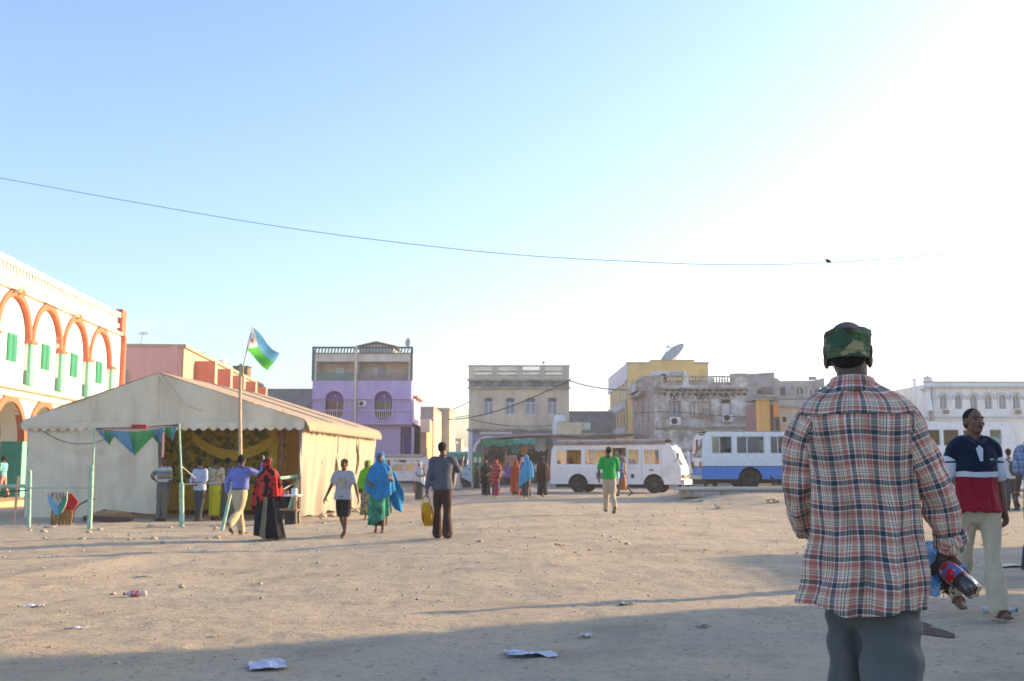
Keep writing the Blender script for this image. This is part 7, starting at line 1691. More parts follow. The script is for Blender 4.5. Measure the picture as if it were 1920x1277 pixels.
for i in range(2):
    m = MB(); e = J.sh[i].lerp(J.elb[i], .80); m.stube([J.sh[i].lerp(J.neck,.12)+Vector((0,0,-.012)), J.sh[i].lerp(e,.3), J.sh[i].lerp(e,.65), e], [.046*k,.058*k,.068*k,.075*k], 16, 6); finish(m, 'sleeve', slv, J.t, .008, 2, fold=(.007, 9, .6), seed=3+i)
# collar, placket, badge
for s_ in (-1, 1):
    pts = [tuple(T(s_*x_, y_, z_)) for x_, y_, z_ in ((.010,-.066,1.520),(.055,-.045,1.520),(.076,.01,1.505),(.060,.065,1.475),(.030,.098,1.445))]
    m = MB(); m.stube(pts, [(.008*k,.026*k)]*5, 8, 5, ref=(0,0,1)); m.build('collar', cloth('navy_cloth', (.010,.014,.034)), J.t, smooth=True)
MB().prism([(-.010, 0), (.014, .0), (.030, .11), (.0, .14), (-.028, .11)], .004, 0).build('placket', cloth('white_placket', (.55,.55,.6)), J.t, loc=tuple(T(.004, .150, 1.30)), rot=(.30, 0, 0))
q = MB(); q.add(*(lambda mm: (mm.v, mm.f))(MB().ball(T(-.085,.142,1.315), (.018,.004,.009), 12, 6))); q.build('chest_badge', mat('badge', (.35,.45,.38), bump=0), J.t, smooth=True)
trousers(J, cloth('stone_trousers', (.50,.41,.29), bump=.3), .97, 1.12, vox=.010, flare=.018, fold=.018, waist=.96, hw=.150, seed=9)
shoes(J, mat('worn_sandal', (.11,.075,.055), var=.2), 'sandal', True)
for i in range(2):
    he, to = J.foot[i]; c_ = he.lerp(to, .62)+Vector((0,0,.010)); MB().stube([tuple(c_+Vector((-.052,0,-.02))), tuple(c_+Vector((-.03,.01,.026))), tuple(c_+Vector((.03,.01,.026))), tuple(c_+Vector((.052,0,-.02)))], (.020, .007) if False else .010, 8).build('sandal_strap', M_sandal, J.t, smooth=True)

# ================================================================ FOREGROUND MAN
Yf = 3.92
def plaid(name, per=(.078,.088), ang=0):
    if name in MATS: return MATS[name]
    m = cloth(name, (.5,.3,.25), bump=.25, bscale=900, rough=.92); nt = m.node_tree; L = nt.links.new; p = nt.nodes['Principled BSDF']
    uv = _n(nt, 'ShaderNodeUVMap'); sp = _n(nt, 'ShaderNodeSeparateXYZ')
    wb = _n(nt, 'ShaderNodeTexNoise'); wb.inputs['Scale'].default_value = 6; L(uv.outputs[0], wb.inputs['Vector'])
    wa = _n(nt, 'ShaderNodeVectorMath', operation='MULTIPLY_ADD'); wa.inputs[1].default_value = (.006,.006,0); L(wb.outputs['Color'], wa.inputs[0]); L(uv.outputs[0], wa.inputs[2]); L(wa.outputs[0], sp.inputs[0])
    red, red2, crm, nav, wht, drk = (.52,.175,.125), (.62,.27,.20), (.74,.63,.48), (.060,.062,.068), (.80,.76,.70), (.018,.016,.018)
    st = [(0,red),(.24,wht),(.30,nav),(.51,wht),(.56,red2),(.69,crm),(.77,drk),(.795,crm),(.87,drk),(.895,crm)]
    st2 = [(0,red2),(.14,drk),(.16,red),(.28,wht),(.33,nav),(.52,wht),(.56,red),(.69,crm),(.77,drk),(.79,crm),(.86,drk),(.88,crm)]
    outs = []
    for ax, pe, s_ in ((0, per[0], st), (1, per[1], st2)):
        d = _n(nt, 'ShaderNodeMath', operation='DIVIDE'); d.inputs[1].default_value = pe; L(sp.outputs[ax], d.inputs[0]); f = _n(nt, 'ShaderNodeMath', operation='FRACT'); L(d.outputs[0], f.inputs[0]); outs.append(ramp_socket(nt, f.outputs[0], s_))
    # twill: warp and weft threads alternate
    wv = _n(nt, 'ShaderNodeTexWave'); wv.inputs['Scale'].default_value = 260; wv.bands_direction = 'DIAGONAL'; L(uv.outputs[0], wv.inputs['Vector'])
    mr = _n(nt, 'ShaderNodeMapRange'); mr.inputs[3].default_value = .38; mr.inputs[4].default_value = .62; L(wv.outputs['Fac'], mr.inputs[0])
    mx0 = _n(nt, 'ShaderNodeMixRGB'); L(mr.outputs[0], mx0.inputs[0]); L(outs[0], mx0.inputs[1]); L(outs[1], mx0.inputs[2])
    mm_ = _n(nt, 'ShaderNodeMixRGB', blend_type='MULTIPLY'); mm_.inputs[0].default_value = 1; L(outs[0], mm_.inputs[1]); L(outs[1], mm_.inputs[2]); gm_ = _n(nt, 'ShaderNodeGamma'); gm_.inputs[1].default_value = .5; L(mm_.outputs[0], gm_.inputs[0])
    mx = _n(nt, 'ShaderNodeMixRGB'); mx.inputs[0].default_value = .65; L(mx0.outputs[0], mx.inputs[1]); L(gm_.outputs[0], mx.inputs[2])
    n2 = _n(nt, 'ShaderNodeTexNoise'); n2.inputs['Scale'].default_value = 9; L(uv.outputs[0], n2.inputs['Vector']); m2 = _n(nt, 'ShaderNodeMapRange'); m2.inputs[1].default_value = .3; m2.inputs[2].default_value = .7; m2.inputs[3].default_value = .86; m2.inputs[4].default_value = 1.1; L(n2.outputs['Fac'], m2.inputs[0])
    vm = _n(nt, 'ShaderNodeVectorMath', operation='SCALE'); L(mx.outputs[0], vm.inputs[0]); L(m2.outputs[0], vm.inputs['Scale']); L(vm.outputs[0], p.inputs['Base Color'])
    nt.nodes[[n.name for n in nt.nodes if n.type == 'BUMP'][0]].inputs['Distance'].default_value = .001
    return m
MP = plaid('plaid_cotton')
def uvsheet(name, grid, uvs, mt, parent, thick=.004, closed=False):
    """grid[i][j] points, uvs[i][j]; smooth shaded with its own weave coordinates"""
    m = len(grid); n = len(grid[0]); me = bpy.data.meshes.new(name); me.from_pydata([tuple(p) for r_ in grid for p in r_], [], [(i*n+j, i*n+j+1, (i+1)*n+j+1, (i+1)*n+j) for i in range(m-1) for j in range(n-1)])
    ul = me.uv_layers.new(name='UVMap'); fl = [tuple(q) for r_ in uvs for q in r_]; li = np.empty(len(me.loops), int); me.loops.foreach_get('vertex_index', li); A_ = np.array(fl)[li]; ul.data.foreach_set('uv', A_.ravel())
    me.polygons.foreach_set('use_smooth', [True]*len(me.polygons)); me.update(); o = link_mesh(name, me, mt, parent)
    if thick: s = o.modifiers.new('thickness', 'SOLIDIFY'); s.thickness = thick; s.offset = 0
    return o
wx = lambda px, py=877: W(px, py, Yf).x
wz = lambda py: W(1605, py, Yf).z
X0 = wx(1604); Hf = 1.755; FA = math.degrees(math.atan(X0/Yf)); CF = cos(R(FA))
def fpw(px, py, dy):
    x_, y_, z_ = fp(px, py, dy); a_ = R(-FA); return Vector((X0+x_*cos(a_)-y_*sin(a_), Yf+x_*sin(a_)+y_*cos(a_), z_))
def fp(px, py, dy): v = W(px, py, Yf+dy*CF); return ((v.x-X0*(Yf+dy*CF)/Yf)*CF, dy, v.z)
fm = person('man in large plaid shirt and camouflage cap seen from behind, holding a bottle', 1604, 1500, H=Hf, pos=Vector((X0, Yf, 0)), face=-FA, legs=((10,4,0),(-9,7,10)),
    arms=(((.05,.20,-1),(-.10,.80,-.50)), ((.50,.05,-1),(.10,.12,-1))), vox=.0075, hair=False, chest=.84, hip=.82, legdx=.022, thin=.78, headx=-.012, hcurl=.75, hands=False, sk=skin('skin_deep', (.115,.062,.042)))
t = fm.t; T = fm.T; k = fm.k
# shirt back and front: rows from collar to hem, half widths read from the photograph
L_ = lambda px: (wx(px)-X0)*CF
rowsp = [(712,1566,1642,.060),(722,1556,1652,.066),(733,1538,1672,.074),(742,1524,1690,.084),(752,1510,1706,.094),(765,1500,1718,.104),(780,1497,1722,.114),(805,1500,1722,.124),(850,1506,1722,.132),(900,1510,1722,.136),(950,1511,1724,.138),(1000,1508,1725,.140),(1040,1500,1727,.155),(1080,1490,1730,.172),(1110,1482,1731,.184),(1136,1477,1731,.190)]
SR = spline([(wz(a), L_(b_), L_(c_), d_) for a, b_, c_, d_ in rowsp], 9)
NA = 240; G_ = []; UV_ = []; zt = SR[0][0]; zb_ = SR[-1][0]
for i, (z_, xl, xr, dp) in enumerate(SR):
    t_ = (zt-z_)/(zt-zb_); cx = (xl+xr)/2; a_ = (xr-xl)/2-.018*sst((t_-.15)/.3); row = []; urow = []; dn = sst((t_-.13)/.85)
    yo = -.012-.03*dn*.0
    for j in range(NA+1):
        th = pi/2+2*pi*j/NA; c_, s_ = cos(th), sin(th)            # seam at the centre front
        px_ = 2.12; rr_ = (abs(c_)**px_+abs(s_)**px_)**(-1/px_); back = max(0, -s_)
        ph = th*1.0
        pleat = np.exp(-((c_*a_)/.050)**2)*back
        f = dn*(.013*sin(7*ph+1.2+1.5*t_+.8*sin(2*t_+ph))+.007*sin(12*ph+2.6*t_+.5)+.004*sin(19*ph-5*t_)) + .006*vn(np.array([[c_*3+1.7, s_*3, z_*4.5]]), 91)[0] + .005*sin(26*z_+9*c_*a_*4+3*sin(c_*5))*sst((t_-.3)/.3)*(.5+.5*sin(z_*9)) 
        f += .006*sin(29*ph+.8*sin(5*t_))*(.25+.75*np.exp(-((t_-.25)/.2)**2))*sst((t_-.145)/.04)*(1-pleat)
        f += pleat*(.007*sin(c_*a_*260))*sst((t_-.145)/.03)*np.exp(-max(0,t_-.15)*3.5)
        f += -.014*np.exp(-((c_*a_+.075-.10*(t_-.4))/.018)**2)*back*sst((t_-.3)/.3)      # long fold running down left of centre
        f += .020*np.exp(-((c_*a_+.105-.10*(t_-.4))/.022)**2)*back*sst((t_-.3)/.3)
        f += -.009*np.exp(-((c_*a_-.10+.06*(t_-.2))/.014)**2)*back*sst((t_-.2)/.2)
        f += .0035*vn(np.array([[c_*9, s_*9, z_*7.0]]), 71)[0]*(.3+dn) + .004*vn(np.array([[c_*4+z_*6, s_*5, z_*16.0]]), 75)[0]*dn
        hm = 0
        if i > len(SR)-12:   # curved tails
            q_ = (i-(len(SR)-12))/11; hm = q_*(.012*cos(2*th)+.020*max(0,-c_-.3)+.006*sin(5*th))
        x_ = cx+(a_*rr_*c_*1.0)+f*c_; y_ = yo+dp*rr_*s_+f*s_*1.6
        row.append((x_, y_, z_+hm)); urow.append((j/NA*1.18+.012*sin(z_*6), z_+hm*.7 + .004*sin(th*5)))
    G_.append(row); UV_.append(urow)
iy = next(i for i, r_ in enumerate(SR) if r_[0] < wz(775))
shirt_o = uvsheet('shirt_body', G_[iy:], UV_[iy:], MP, t)
uvy = [[(u+.03, v*1.0+.021) for u, v in r_] for r_ in UV_[:iy+1]]
yk = [[(p[0]*1.006, p[1]*1.02-.001, p[2]) for p in r_] for r_ in G_[:iy+1]]; yk[-1] = [(p[0]*1.012, p[1]*1.03, p[2]-.004) for p in yk[-1]]
uvsheet('yoke', yk, uvy, MP, shirt_o, .005)
# collar band and fold
gr = []; ur = []
for i in range(11):
    s = i/10; z_ = wz(728)+(wz(706)-wz(728))*min(1, s*2) if s <= .5 else wz(706)-(wz(706)-wz(736))*(s-.5)*2
    r0_ = .064 if s < .5 else .064+.016*(s-.5)*2+.006; row = []; u_ = []
    for j in range(61):
        th = pi/2+2*pi*(j/60)*.94+2*pi*.03; row.append((r0_*1.10*cos(th)+0, -.012+r0_*1.05*sin(th), z_-.030*(sin(th)+1)*.5*(1 if True else 0))); u_.append((j/60*.45, .3+s*.09))
    gr.append(row); ur.append(u_)
uvsheet('collar', gr, ur, MP, shirt_o, .004)
# sleeves along arms: path points from the photograph with depth
def sleeve(name, path, n_ring=72, tw=0, seed=0, cuff=True):
    sp_ = spline([tuple(q) for q in path], 14); m = len(sp_); gr = []; ur = []; L0 = 0; prev = None
    for i, q in enumerate(sp_):
        P = Vector(q[:3]); a = Vector(sp_[max(0,i-1)][:3]); b_ = Vector(sp_[min(m-1,i+1)][:3]); d = (b_-a).normalized(); sx = Vector((0,1,0)); sx = (sx-d*sx.dot(d)).normalized(); sy = d.cross(sx)
        if prev is not None: L0 += (P-prev).length
        prev = P; t_ = i/(m-1); row = []; u_ = []
        for j in range(n_ring+1):
            th = 2*pi*j/n_ring; r_ = q[3]; 
            f = .0075*sin(L0*62+2.2*cos(th)+seed)*(.25+t_)*(.6+.4*cos(th+seed)) + .006*sin(3*th+L0*14+seed)+.004*sin(5*th-L0*22) + .003*vn(np.array([[cos(th)*5, sin(th)*5, L0*20]]), seed+5)[0]
            row.append(tuple(P+sx*((r_*q[4]+f)*cos(th))+sy*((r_+f)*sin(th)))); u_.append((j/n_ring*.44+.05, -L0))
        gr.append(row); ur.append(u_)
    return uvsheet(name, gr, ur, MP, t)
rs = [fp(1662,766,-.0)+(.050,1.2), fp(1684,786,.0)+(.064,1.35), fp(1704,822,.0)+(.064,1.2), fp(1728,865,.005)+(.060,1.1), fp(1747,905,.01)+(.058,1.05), fp(1762,948,.02)+(.056,1), fp(1769,982,.03)+(.049,1), fp(1774,1005,.04)+(.041,1), fp(1776,1018,.045)+(.036,1)]
sleeve('sleeve', rs, seed=1)
ls = [fp(1549,766,-.0)+(.050,1.2), fp(1526,786,0)+(.062,1.35), fp(1505,825,.0)+(.060,1.15), fp(1498,870,.01)+(.058,1), fp(1497,915,.03)+(.056,1), fp(1500,950,.09)+(.052,1), fp(1506,980,.17)+(.046,1), fp(1512,994,.23)+(.041,1)]
sleeve('sleeve', ls, seed=4)
# rolled cuffs
def cuff(P, d, r):
    gr = []; ur = []; d = Vector(d).normalized(); sx = Vector((0,1,0)); sx = (sx-d*sx.dot(d)).normalized(); sy = d.cross(sx); P = Vector(P)
    for i in range(13):
        a = 2*pi*i/12; row = []; u_ = []
        for j in range(49):
            th = 2*pi*j/48; rr_ = r+.009*cos(a)+.004*sin(3*th+1)+.003*sin(7*th); row.append(tuple(P+d*(.024*sin(a)+.006*sin(2*th+1))+(sx*cos(th)+sy*sin(th))*rr_)); u_.append((th/6.28*.28, .07*i/12+.02*sin(th*2)))
        gr.append(row); ur.append(u_)
    return uvsheet('rolled_cuff', gr, ur, MP, t, 0)
c1 = fp(1777,1018,.045); c0_ = fp(1776,995,.035); cuff(c1, Vector(c1)-Vector(c0_), .043); cuff(tuple(Vector(c1)-(Vector(c1)-Vector(c0_)).normalized()*.022+Vector((.006,0,0))), Vector(c1)-Vector(c0_)+Vector((.01,0,0)), .047)
# right forearm and hand closed on bottle and bag: one more continuous skin, joined at the cuff
wr = Vector(fp(1768,1034,.05)); M_fsk = MATS['skin_deep']; hb = MB()
hb.stube([Vector(fp(1775,990,.035)), Vector(fp(1776,1015,.045)), wr], [(.033,.03),(.029,.026),(.027,.024)], 12, 4)
hd = Vector((-.06,.10,-1)).normalized()
hb.stube([wr-hd*.01, wr+hd*.022+Vector((-.002,0,0)), wr+hd*.055+Vector((-.006,0,0)), wr+hd*.078+Vector((-.010,0.01,0))], [(.026,.022),(.034,.024),(.046,.024),(.044,.020)], 12, 4, ref=(1,0,0))
# fingers wrap forward round the bottle and bag; index finger and thumb seen over the bottle
kn = [wr+hd*.070+Vector((.034-.022*i, .004, 0)) for i in range(4)]
for i in range(4):
    p = kn[i]; q = [p, p+Vector((.006,.022,-.028)), p+Vector((.012,.052,-.032)), p+Vector((.014,.070,-.012))] if i else [p, p+Vector((.030,.010,-.030)), p+Vector((.046,.030,-.050)), p+Vector((.046,.052,-.050))]
    hb.tube(q, [.0112,.0105,.0095,.0080], 8)
hb.tube([wr+Vector((.020,.0,-.012)), wr+Vector((.046,.004,-.040)), wr+Vector((.066,.010,-.064)), wr+Vector((.078,.022,-.082))], [.017,.0145,.012,.009], 8)
finish(hb, 'right_hand', M_fsk, t, .0042, 4)
hb = MB(); lw = Vector(fp(1516,1000,.26)); hb.stube([Vector(fp(1510,985,.20)), lw], [.030,.026], 10, 3); hand(hb, lw, (.35,.5,-.5), (.8,.0,0), -1, 1.0, .4); finish(hb, 'left_hand', M_fsk, t, .006, 3)
# greying hair at the nape, under the cap
q = MB(); q.ball(fm.q(0,-.024,.012), (.0735*k,.090*k,.066*k), 22, 14, fm.M); q.ball(fm.q(0,-.050,-.028), (.062*k,.052*k,.040*k), 16, 10, fm.M)
for s_ in (-1, 1):
    e = MB(); e.ball(fm.q(s_*.079,-.004,-.030), (.008*k,.016*k,.028*k), 14, 10, fm.M@Matrix.Rotation(-s_*.35, 3, 'Z')); e.ball(fm.q(s_*.076,-.002,-.050), (.008*k,.011*k,.012*k), 10, 8, fm.M); e.ball(fm.q(s_*.074,-.002,-.024), (.010*k,.014*k,.026*k), 10, 8, fm.M); finish(e, 'ear', MATS['skin_deep'], t, .003, 2)
finish(q, 'hair', mat('greying_hair', (.030,.022,.018), var=.5, scale=120, bump=.6, bscale=200), t, .007, 1, fold=(.0015, 120, 1))
# cap: flat crowned field cap
cz = fm.headc; zc_t, zc_b = wz(613), wz(671); hw = (wx(1643)-wx(1553))/2*CF; cxx = (wx(1598)-X0)*CF
gr = []; rows = [(zc_b-.004, .88), (zc_b+.004, .915), (zc_b+.020, .925), (zc_b+.024, .905), (zc_b+.05, .95), (zc_b+.075, 1.0), (zc_t-.034, 1.02), (zc_t-.018, .95), (zc_t-.006, .72), (zc_t, .40), (zc_t+.001, .05)]
for i, (z_, s_) in enumerate(rows):
    row = []
    for j in range(65):
        th = 2*pi*j/64; f = .0035*sin(9*th+i)*(i > 3)+.003*sin(4*th+2*i)*(i > 3); row.append((cxx+(hw*s_+f)*cos(th), .010-.012+(.112*s_+f)*sin(th), z_+.004*sin(3*th+1)*(i > 5)))
    gr.append(row)
sp_ = []
for i in range(len(gr)-1):
    for q_ in range(3): sp_.append([tuple(np.array(a)*(1-q_/3)+np.array(b_)*(q_/3)) for a, b_ in zip(gr[i], gr[i+1])])
sp_.append(gr[-1]); cp = MB().sheet(sp_).build('cap', M_camo, t, smooth=True)
q = MB(); pts = [(cxx+hw*.955*cos(a), -.002+.108*sin(a), zc_b+.021) for a in np.linspace(0, 2*pi, 41)]; q.tube(pts, .0022, 6, caps=False); q.build('cap_seam', M_camo, cp, smooth=True)
pts = [[(cxx+.075*cos(a), .09+s*.075*(1-.25*abs(cos(a)))*1.0+.02, zc_b-.02*s+.006) for a in np.linspace(pi, 0, 15)] for s in (0, .5, 1)]
MB().sheet(pts).build('cap_peak', M_camo, cp, smooth=True)
# trousers
m = MB(); tl, tr = [], []
for P, i, rr_ in ((tl, 0, (.080,.082,.080,.078,.078)), (tr, 1, (.104,.106,.104,.100,.094))):
    h_, kn_, an_ = fm.hip[i], fm.knee[i], fm.ankle[i]
    for q_, r_ in zip((h_+Vector((0,0,.06)), h_.lerp(kn_,.4)+Vector((0,.015,0)), h_.lerp(kn_,.85), kn_.lerp(an_,.35), an_+Vector((0,.01,-.01))), rr_): P.append((tuple(q_), (r_, max(.078, r_*.96))))
for P in (tl, tr): m.stube([a for a, b_ in P], [b_ for a, b_ in P], 18, 6)
m.stube([fp(1622,1060,-.0), fp(1624,1110,0), fp(1630,1140,0)], [(.165,.10),(.155,.10),(.12,.09)], 20, 3)
def tf2(co, no):
    d = .007*np.sin(co[:,2]*34+co[:,0]*24+4*np.sin(co[:,2]*9))*np.clip((1.0-co[:,2])*2,0,1) + .005*np.sin(co[:,0]*60+co[:,2]*9); return co+no*d[:, None]
M_gtr = cloth('grey_wool_trousers', (.115,.113,.104), var=.12, scale=3, bump=.2, bscale=400, stretch=4); M_gtr.node_tree.nodes['Principled BSDF'].inputs['Roughness'].default_value = .7
finish(m, 'trousers', M_gtr, t, .008, 4, fold=(.016, 6, .30), seed=5, post=tf2)
shoes(fm, M_sole)
# bottle: cola bottle held upside down by its neck, base towards the lower right
B0 = fpw(1772, 1064, .02); B1 = fpw(1822, 1104, -.07); ax = (B1-B0).normalized()
bt = thing('bottle', 'clear cola bottle with red label held by the neck in the man\'s right hand', 'bottle', B0); bt.rotation_euler = ax.to_track_quat('Z', 'Y').to_euler(); Lb_ = (B1-B0).length
def pet(a, h): return 1-(.30*(.5+.5*cos(5*a))*sst((h-(Lb_-.035))/.03) if h > Lb_-.035 else 0)
prof = [(.012,-.075),(.0135,-.055),(.018,-.035),(.028,-.012),(.0345,.008),(.0345,.045),(.0325,.055),(.0345,.07),(.0350,Lb_-.03),(.0335,Lb_-.012),(.027,Lb_),(.012,Lb_-.006),(.004,Lb_-.010)]
pr2 = [tuple(a) for a in spline(prof, 3)]
M_pet = bpy.data.materials.new('clear_plastic'); M_pet.use_nodes = True; pn = M_pet.node_tree.nodes['Principled BSDF']; pn.inputs['Roughness'].default_value = .06; pn.inputs['Alpha'].default_value = .45; pn.inputs['Coat Weight'].default_value = 1; pn.inputs['Specular IOR Level'].default_value = 1; pn.inputs['Base Color'].default_value = (.10,.05,.04,1)
o = MB().lathe(pr2, 40, mod=pet).build('bottle_body', M_pet, bt, smooth=True)
MB().lathe([(.001,.012),(.0335,.012),(.031,Lb_-.02),(.022,Lb_-.010),(.001,Lb_-.014)], 24, mod=pet).build('cola', mat('cola_liquid', (.022,.008,.006), rough=.06, bump=0, spec=.9), bt, smooth=True)
M_lab = blotch('bottle_label', [(.50,.012,.015),(.60,.58,.60),(.42,.02,.02),(.10,.13,.30)], 26, bump=0); M_lab.node_tree.nodes['Principled BSDF'].inputs['Roughness'].default_value = .3
MB().lathe([(.0300,-.010),(.0360,.009),(.0360,.062),(.0352,.064)], 40).build('label', M_lab, bt, smooth=True)
MB().lathe([(.001,-.098),(.014,-.096),(.015,-.076),(.001,-.074)], 20).build('bottle_cap', mat('red_cap', (.45,.02,.02), rough=.4, bump=0), bt)
# blue plastic bag with leafy bunch
M_bl = bpy.data.materials.new('thin_blue_plastic'); M_bl.use_nodes = True; nt = M_bl.node_tree; pn = nt.nodes['Principled BSDF']; pn.inputs['Base Color'].default_value = (.22,.52,.82,1); pn.inputs['Roughness'].default_value = .25; pn.inputs['Alpha'].default_value = .62
trn = _n(nt, 'ShaderNodeBsdfTranslucent'); trn.inputs[0].default_value = (.25,.6,.9,1); mxx = _n(nt, 'ShaderNodeMixShader'); mxx.inputs[0].default_value = .3; nt.links.new(pn.outputs[0], mxx.inputs[1]); nt.links.new(trn.outputs[0], mxx.inputs[2]); nt.links.new(mxx.outputs[0], nt.nodes['Material Output'].inputs[0])
bgp = fpw(1752, 1062, .06); pb_ = thing('plastic_bag', 'thin crumpled blue plastic bag hanging from the man\'s right hand beside the bottle', 'bag', bgp)
F3 = lambda px, py, dy=.06: tuple(fpw(px, py, dy)-bgp)
def crumple(name, path, seed):
    sp_ = spline(path, 7); gr = []
    for i, q in enumerate(sp_):
        row = []
        for j in range(37):
            th = 2*pi*j/36; n_ = vn(np.array([[cos(th)*2.6, sin(th)*2.6+seed, i*.45]]), seed)[0]; n2 = abs(vn(np.array([[cos(th)*6, sin(th)*6, i*.9+seed]]), seed+2)[0])
            rx, ry = q[3], q[4]; row.append((q[0]+rx*cos(th)*(1+.35*n_-.25*n2), q[1]+ry*sin(th)*(1+.5*n_-.3*n2), q[2]+.008*n_))
        gr.append(row)
    return MB().sheet(gr).build(name, M_bl, pb_, smooth=False)
crumple('bag_top', [F3(1746,1011)+(.022,.012), F3(1745,1020)+(.032,.022), F3(1746,1040)+(.032,.024), F3(1749,1058)+(.020,.020), F3(1755,1068)+(.012,.014)], 3)
crumple('bag_bottom', [F3(1757,1064)+(.014,.014), F3(1757,1072)+(.022,.018), F3(1748,1085)+(.034,.026), F3(1744,1098)+(.036,.026), F3(1747,1108)+(.028,.020), F3(1752,1114)+(.010,.008)], 9)
crumple('bag_corner', [F3(1795,1056,.03)+(.006,.006), F3(1801,1060,.03)+(.014,.006), F3(1806,1057,.03)+(.003,.003)], 5)
bn_ = thing('leaf_bunch', 'small bunch of dark leafy stems poking from under the bottle', 'bunch', fpw(1765, 1080, .03)); rr = random.Random(9); st_ = MB(); lf = MB()
for i in range(20):
    a = Vector((rr.uniform(-.014,.014), rr.uniform(-.012,.012), .02)); b_ = a+Vector((rr.uniform(-.005,.028), rr.uniform(-.02,.02), -.05-.035*rr.random()))
    MB().tube([tuple(a), tuple(a.lerp(b_,.5)+Vector((.003,0,0))), tuple(b_)], .0016, 5).build('stem', mat('leaf_stem', (.12,.05,.03)), bn_)
    for j in range(3):
        c_ = a.lerp(b_, .3+.28*j); d = Vector((rr.uniform(-1,1), rr.uniform(-1,1), rr.uniform(-1,.2))).normalized()*.016; n_ = d.cross(Vector((rr.random(), rr.random(), 1))).normalized()*.006
        lf.add([c_, c_+d*.5+n_, c_+d, c_+d*.5-n_], [(0,1,2,3)])
o = lf.build('leaves', mat('dark_leaf', (.045,.055,.018), var=.4, scale=60), bn_); o['kind'] = 'stuff'

# ================================================================ LITTER
def lie(px, py, dz=0): p = G(px, py); p.z += float(relief(np.array([p.x]), np.array([p.y]))[0])+dz; return p
def scrap(label, px, py, wpx, mt, seed, asp=.5, amp=.02, cat='litter', name='paper_scrap', rot=0, th=.0):
    P = lie(px, py, .012+amp*.35); w_ = wpx*P.y/FP; rs_ = np.random.RandomState(seed); gr = []
    for i in range(15):
        row = []
        for j in range(9):
            u, v = i/14-.5, j/8-.5; e = .88+.25*vn(np.array([[u*3+seed, v*3, 1]]), seed)[0]; n_ = fbm(np.array([[u*3.2, v*2.4, seed*1.3]]), seed, 3)[0]; row.append((u*w_*e, v*w_*asp*e*3.0, amp*n_))
        gr.append(row)
    o = MB().sheet(gr).build(name, mt, None, smooth=False, loc=tuple(P), rot=(0,0,rot)); s_ = o.modifiers.new('t', 'SOLIDIFY'); s_.thickness = .002; tag(o, label, cat); return o
M_pap = mat('dirty_paper', (.50,.52,.56), var=.15, scale=14, stain=(.35,.33,.32), samt=.5, sscale=9); M_papb = blotch('blue_white_wrapper', [(.50,.55,.62),(.22,.30,.50),(.46,.5,.55)], 18)
M_grn = mat('olive_scrap', (.30,.29,.22), var=.2)
scrap('crumpled pale sheet of plastic lying in the shade at the bottom left', 500, 1247, 72, mat('lilac_plastic', (.42,.42,.52), rough=.5, var=.12), 1, .42, .02, rot=.25)
scrap('long blue and white wrapper lying in the shade at the bottom centre', 995, 1231, 96, M_papb, 2, .16, .022, rot=.05, name='wrapper')
scrap('small white paper scrap above the blue wrapper to its right', 1100, 1196, 22, M_pap, 3, .5, .015); scrap('folded dark magazine piece on the shaded ground near centre right', 1320, 1180, 30, M_grn, 4, .25, .012)
scrap('grey plastic scrap on sunlit dirt at far left', 67, 1139, 40, M_pap, 5, .22, .02, rot=.1); scrap('torn white wrapper on sunlit dirt, lower left', 142, 1178, 44, M_pap, 6, .18, .012, rot=-.1); scrap('pale flat paper right of the standing bottle litter, upper left ground', 272, 1081, 20, mat('pinkish_paper', (.52,.40,.36)), 7, .3, .01)
scrap('small yellow leaf like scrap on the dirt', 411, 1195, 12, mat('yellow_scrap', (.58,.47,.20)), 8, .4, .01); scrap('white sheet lying by the concrete island', 1308, 941, 19, M_pap, 9, .5, .06); scrap('cream box fragment standing by the island', 1347, 941, 14, mat('cream_scrap', (.58,.48,.32)), 10, .5, .12)
scrap('dark rubbish heap at the foot of the island', 1450, 932, 26, mat('dark_scrap', (.08,.08,.08)), 11, .4, .10); scrap('two toned olive scrap in the sunlit strip at centre', 1175, 1137, 30, M_grn, 12, .3, .015); scrap('pale cardboard sheet on the sunlit ground at the right edge', 1885, 1063, 50, mat('pale_card', (.58,.50,.40)), 13, .35, .01)
scrap('small reddish scrap on the dirt right of the bag man', 1050, 1026, 20, mat('reddish_scrap', (.42,.25,.2)), 14, .3, .02)
# lying bottles
def lying(px, py, ang, Lw, label, body, cap_, lab=None, r=.032):
    P = lie(px, py, r); o = thing('litter_bottle', label, 'bottle', P, ang); prof = [(.008,-Lw/2),(r*.8,-Lw/2+.004),(r,-Lw/2+.02),(r,-Lw/2+.05),(r*.92,-Lw/2+.06),(r,-Lw/2+.07),(r,Lw/2-.09),(r*.6,Lw/2-.045),(.012,Lw/2-.03),(.012,Lw/2-.012)]
    MB().lathe([tuple(a) for a in spline(prof, 3)], 20, axis='X').build('bottle_body', body, o, smooth=True); MB().lathe([(.001,Lw/2-.018),(.016,Lw/2-.016),(.016,Lw/2),(.001,Lw/2+.001)], 14, axis='X').build('bottle_cap', cap_, o)
    if lab: MB().lathe([(r*1.02,-.05),(r*1.03,-.045),(r*1.03,.035),(r*1.02,.04)], 20, axis='X').build('label', lab, o, smooth=True)
M_clr = mat('milky_plastic', (.62,.58,.56), rough=.2, var=.08, bump=0, alpha=.75)
lying(253, 1121, pi+.15, .24, 'small clear plastic bottle with red label lying on the sunlit dirt', M_clr, mat('red_cap', (.45,.02,.02)), mat('red_label', (.60,.10,.08), var=.25, scale=30, stain=(.7,.6,.6), samt=.8, sscale=18, sthr=.5))
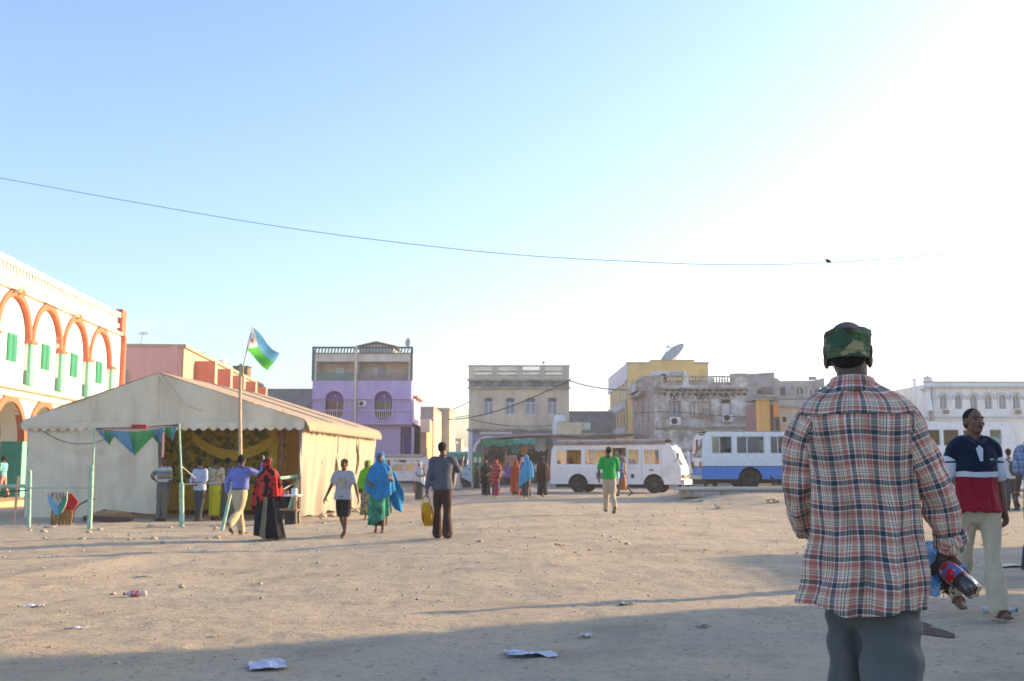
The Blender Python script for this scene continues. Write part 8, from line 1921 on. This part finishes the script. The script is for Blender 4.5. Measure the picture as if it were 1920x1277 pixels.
lying(1874, 1147, -.06, .30, 'clear flattened bottle with blue cap lying behind the polo man\'s foot', mat('clear_grey_plastic', (.50,.55,.58), rough=.2, bump=0, alpha=.8), mat('blue_cap', (.06,.15,.3), bump=0), r=.022)
# wet stain
P = G(1738, 1180); gr = []
M_wet = mat('damp_mud', (.085,.062,.042), rough=.8, var=.35, scale=14, spec=.08, bump=.3)
for i, (px, py, a_, b_) in enumerate(((1742, 1187, .115, .09), (1722, 1172, .085, .06))):
    P = G(px, py); vs = [(0,0,0)]; n_ = 40
    for j in range(n_):
        th = 2*pi*j/n_; e = 1+.35*vn(np.array([[cos(th)*2.2, sin(th)*2.2, 3.3+i*4]]), 5)[0]; vs.append((a_*e*cos(th), b_*3.0*e*sin(th), 0))
    mm = MB(); full = []
    rings = [vs[0]]; 
    for s_ in (.25,.5,.75,1): full.append([(v[0]*s_, v[1]*s_, 0) for v in vs[1:]+[vs[1]]])
    full = [[(0,0,0)]*(n_+1)]+full
    full = [[(p[0], p[1], float(gzv(np.array([P.x+p[0]]), np.array([P.y+p[1]]))[0]+relief(np.array([P.x+p[0]]), np.array([P.y+p[1]]))[0])-P.z+.006) for p in r_] for r_ in full]
    o = mm.sheet(full).build('wet_stain', M_wet, None, smooth=True, loc=tuple(P)); tag(o, ('larger damp muddy stain right of the foreground man\'s leg', 'smaller damp stain just behind the larger one')[i], 'stain')
# countable stones standing out on the dirt
sl = [(340,1104,13),(306,1021,12),(243,1012,9),(490,1125,8),(195,1151,6),(783,1123,9),(853,1127,6),(1216,1115,7),(1051,1120,6),(1146,1038,7),(1080,1038,6),(1470,1165,6),(1452,1166,5),(1565,1188,5),(123,1151,6)]
for i, (px, py, wp) in enumerate(sl):
    P = lie(px, py); r_ = wp*P.y/FP/2; rs_ = np.random.RandomState(i); m = MB(); m.add(iv*np.array([r_, r_*.8, r_*.7])*(1+.3*(rs_.rand(len(iv),1)-.5)), if_)
    o = m.build('stone', M_peb, None, loc=(P.x, P.y, P.z+r_*.4)); tag(o, 'small lone stone lying on the open dirt of the square', 'stone', 'lone stones on the open dirt')
# ================================================================ AIR
hz = bpy.data.materials.new('dusty_air'); hz.use_nodes = True; nt = hz.node_tree; nt.nodes.clear()
o_ = _n(nt, 'ShaderNodeOutputMaterial'); pv = _n(nt, 'ShaderNodeVolumePrincipled'); pv.inputs['Color'].default_value = (.93,.94,.97,1); pv.inputs['Density'].default_value = .0008; pv.inputs['Anisotropy'].default_value = .3
nt.links.new(pv.outputs[0], o_.inputs['Volume'])
hb_ = MB().box(-80, 80, -12, 260, -1.4, 18).build('haze', hz, None); hb_['kind'] = 'stuff'; hb_['label'] = 'pale dusty air hanging over the square'; hb_['category'] = 'haze'
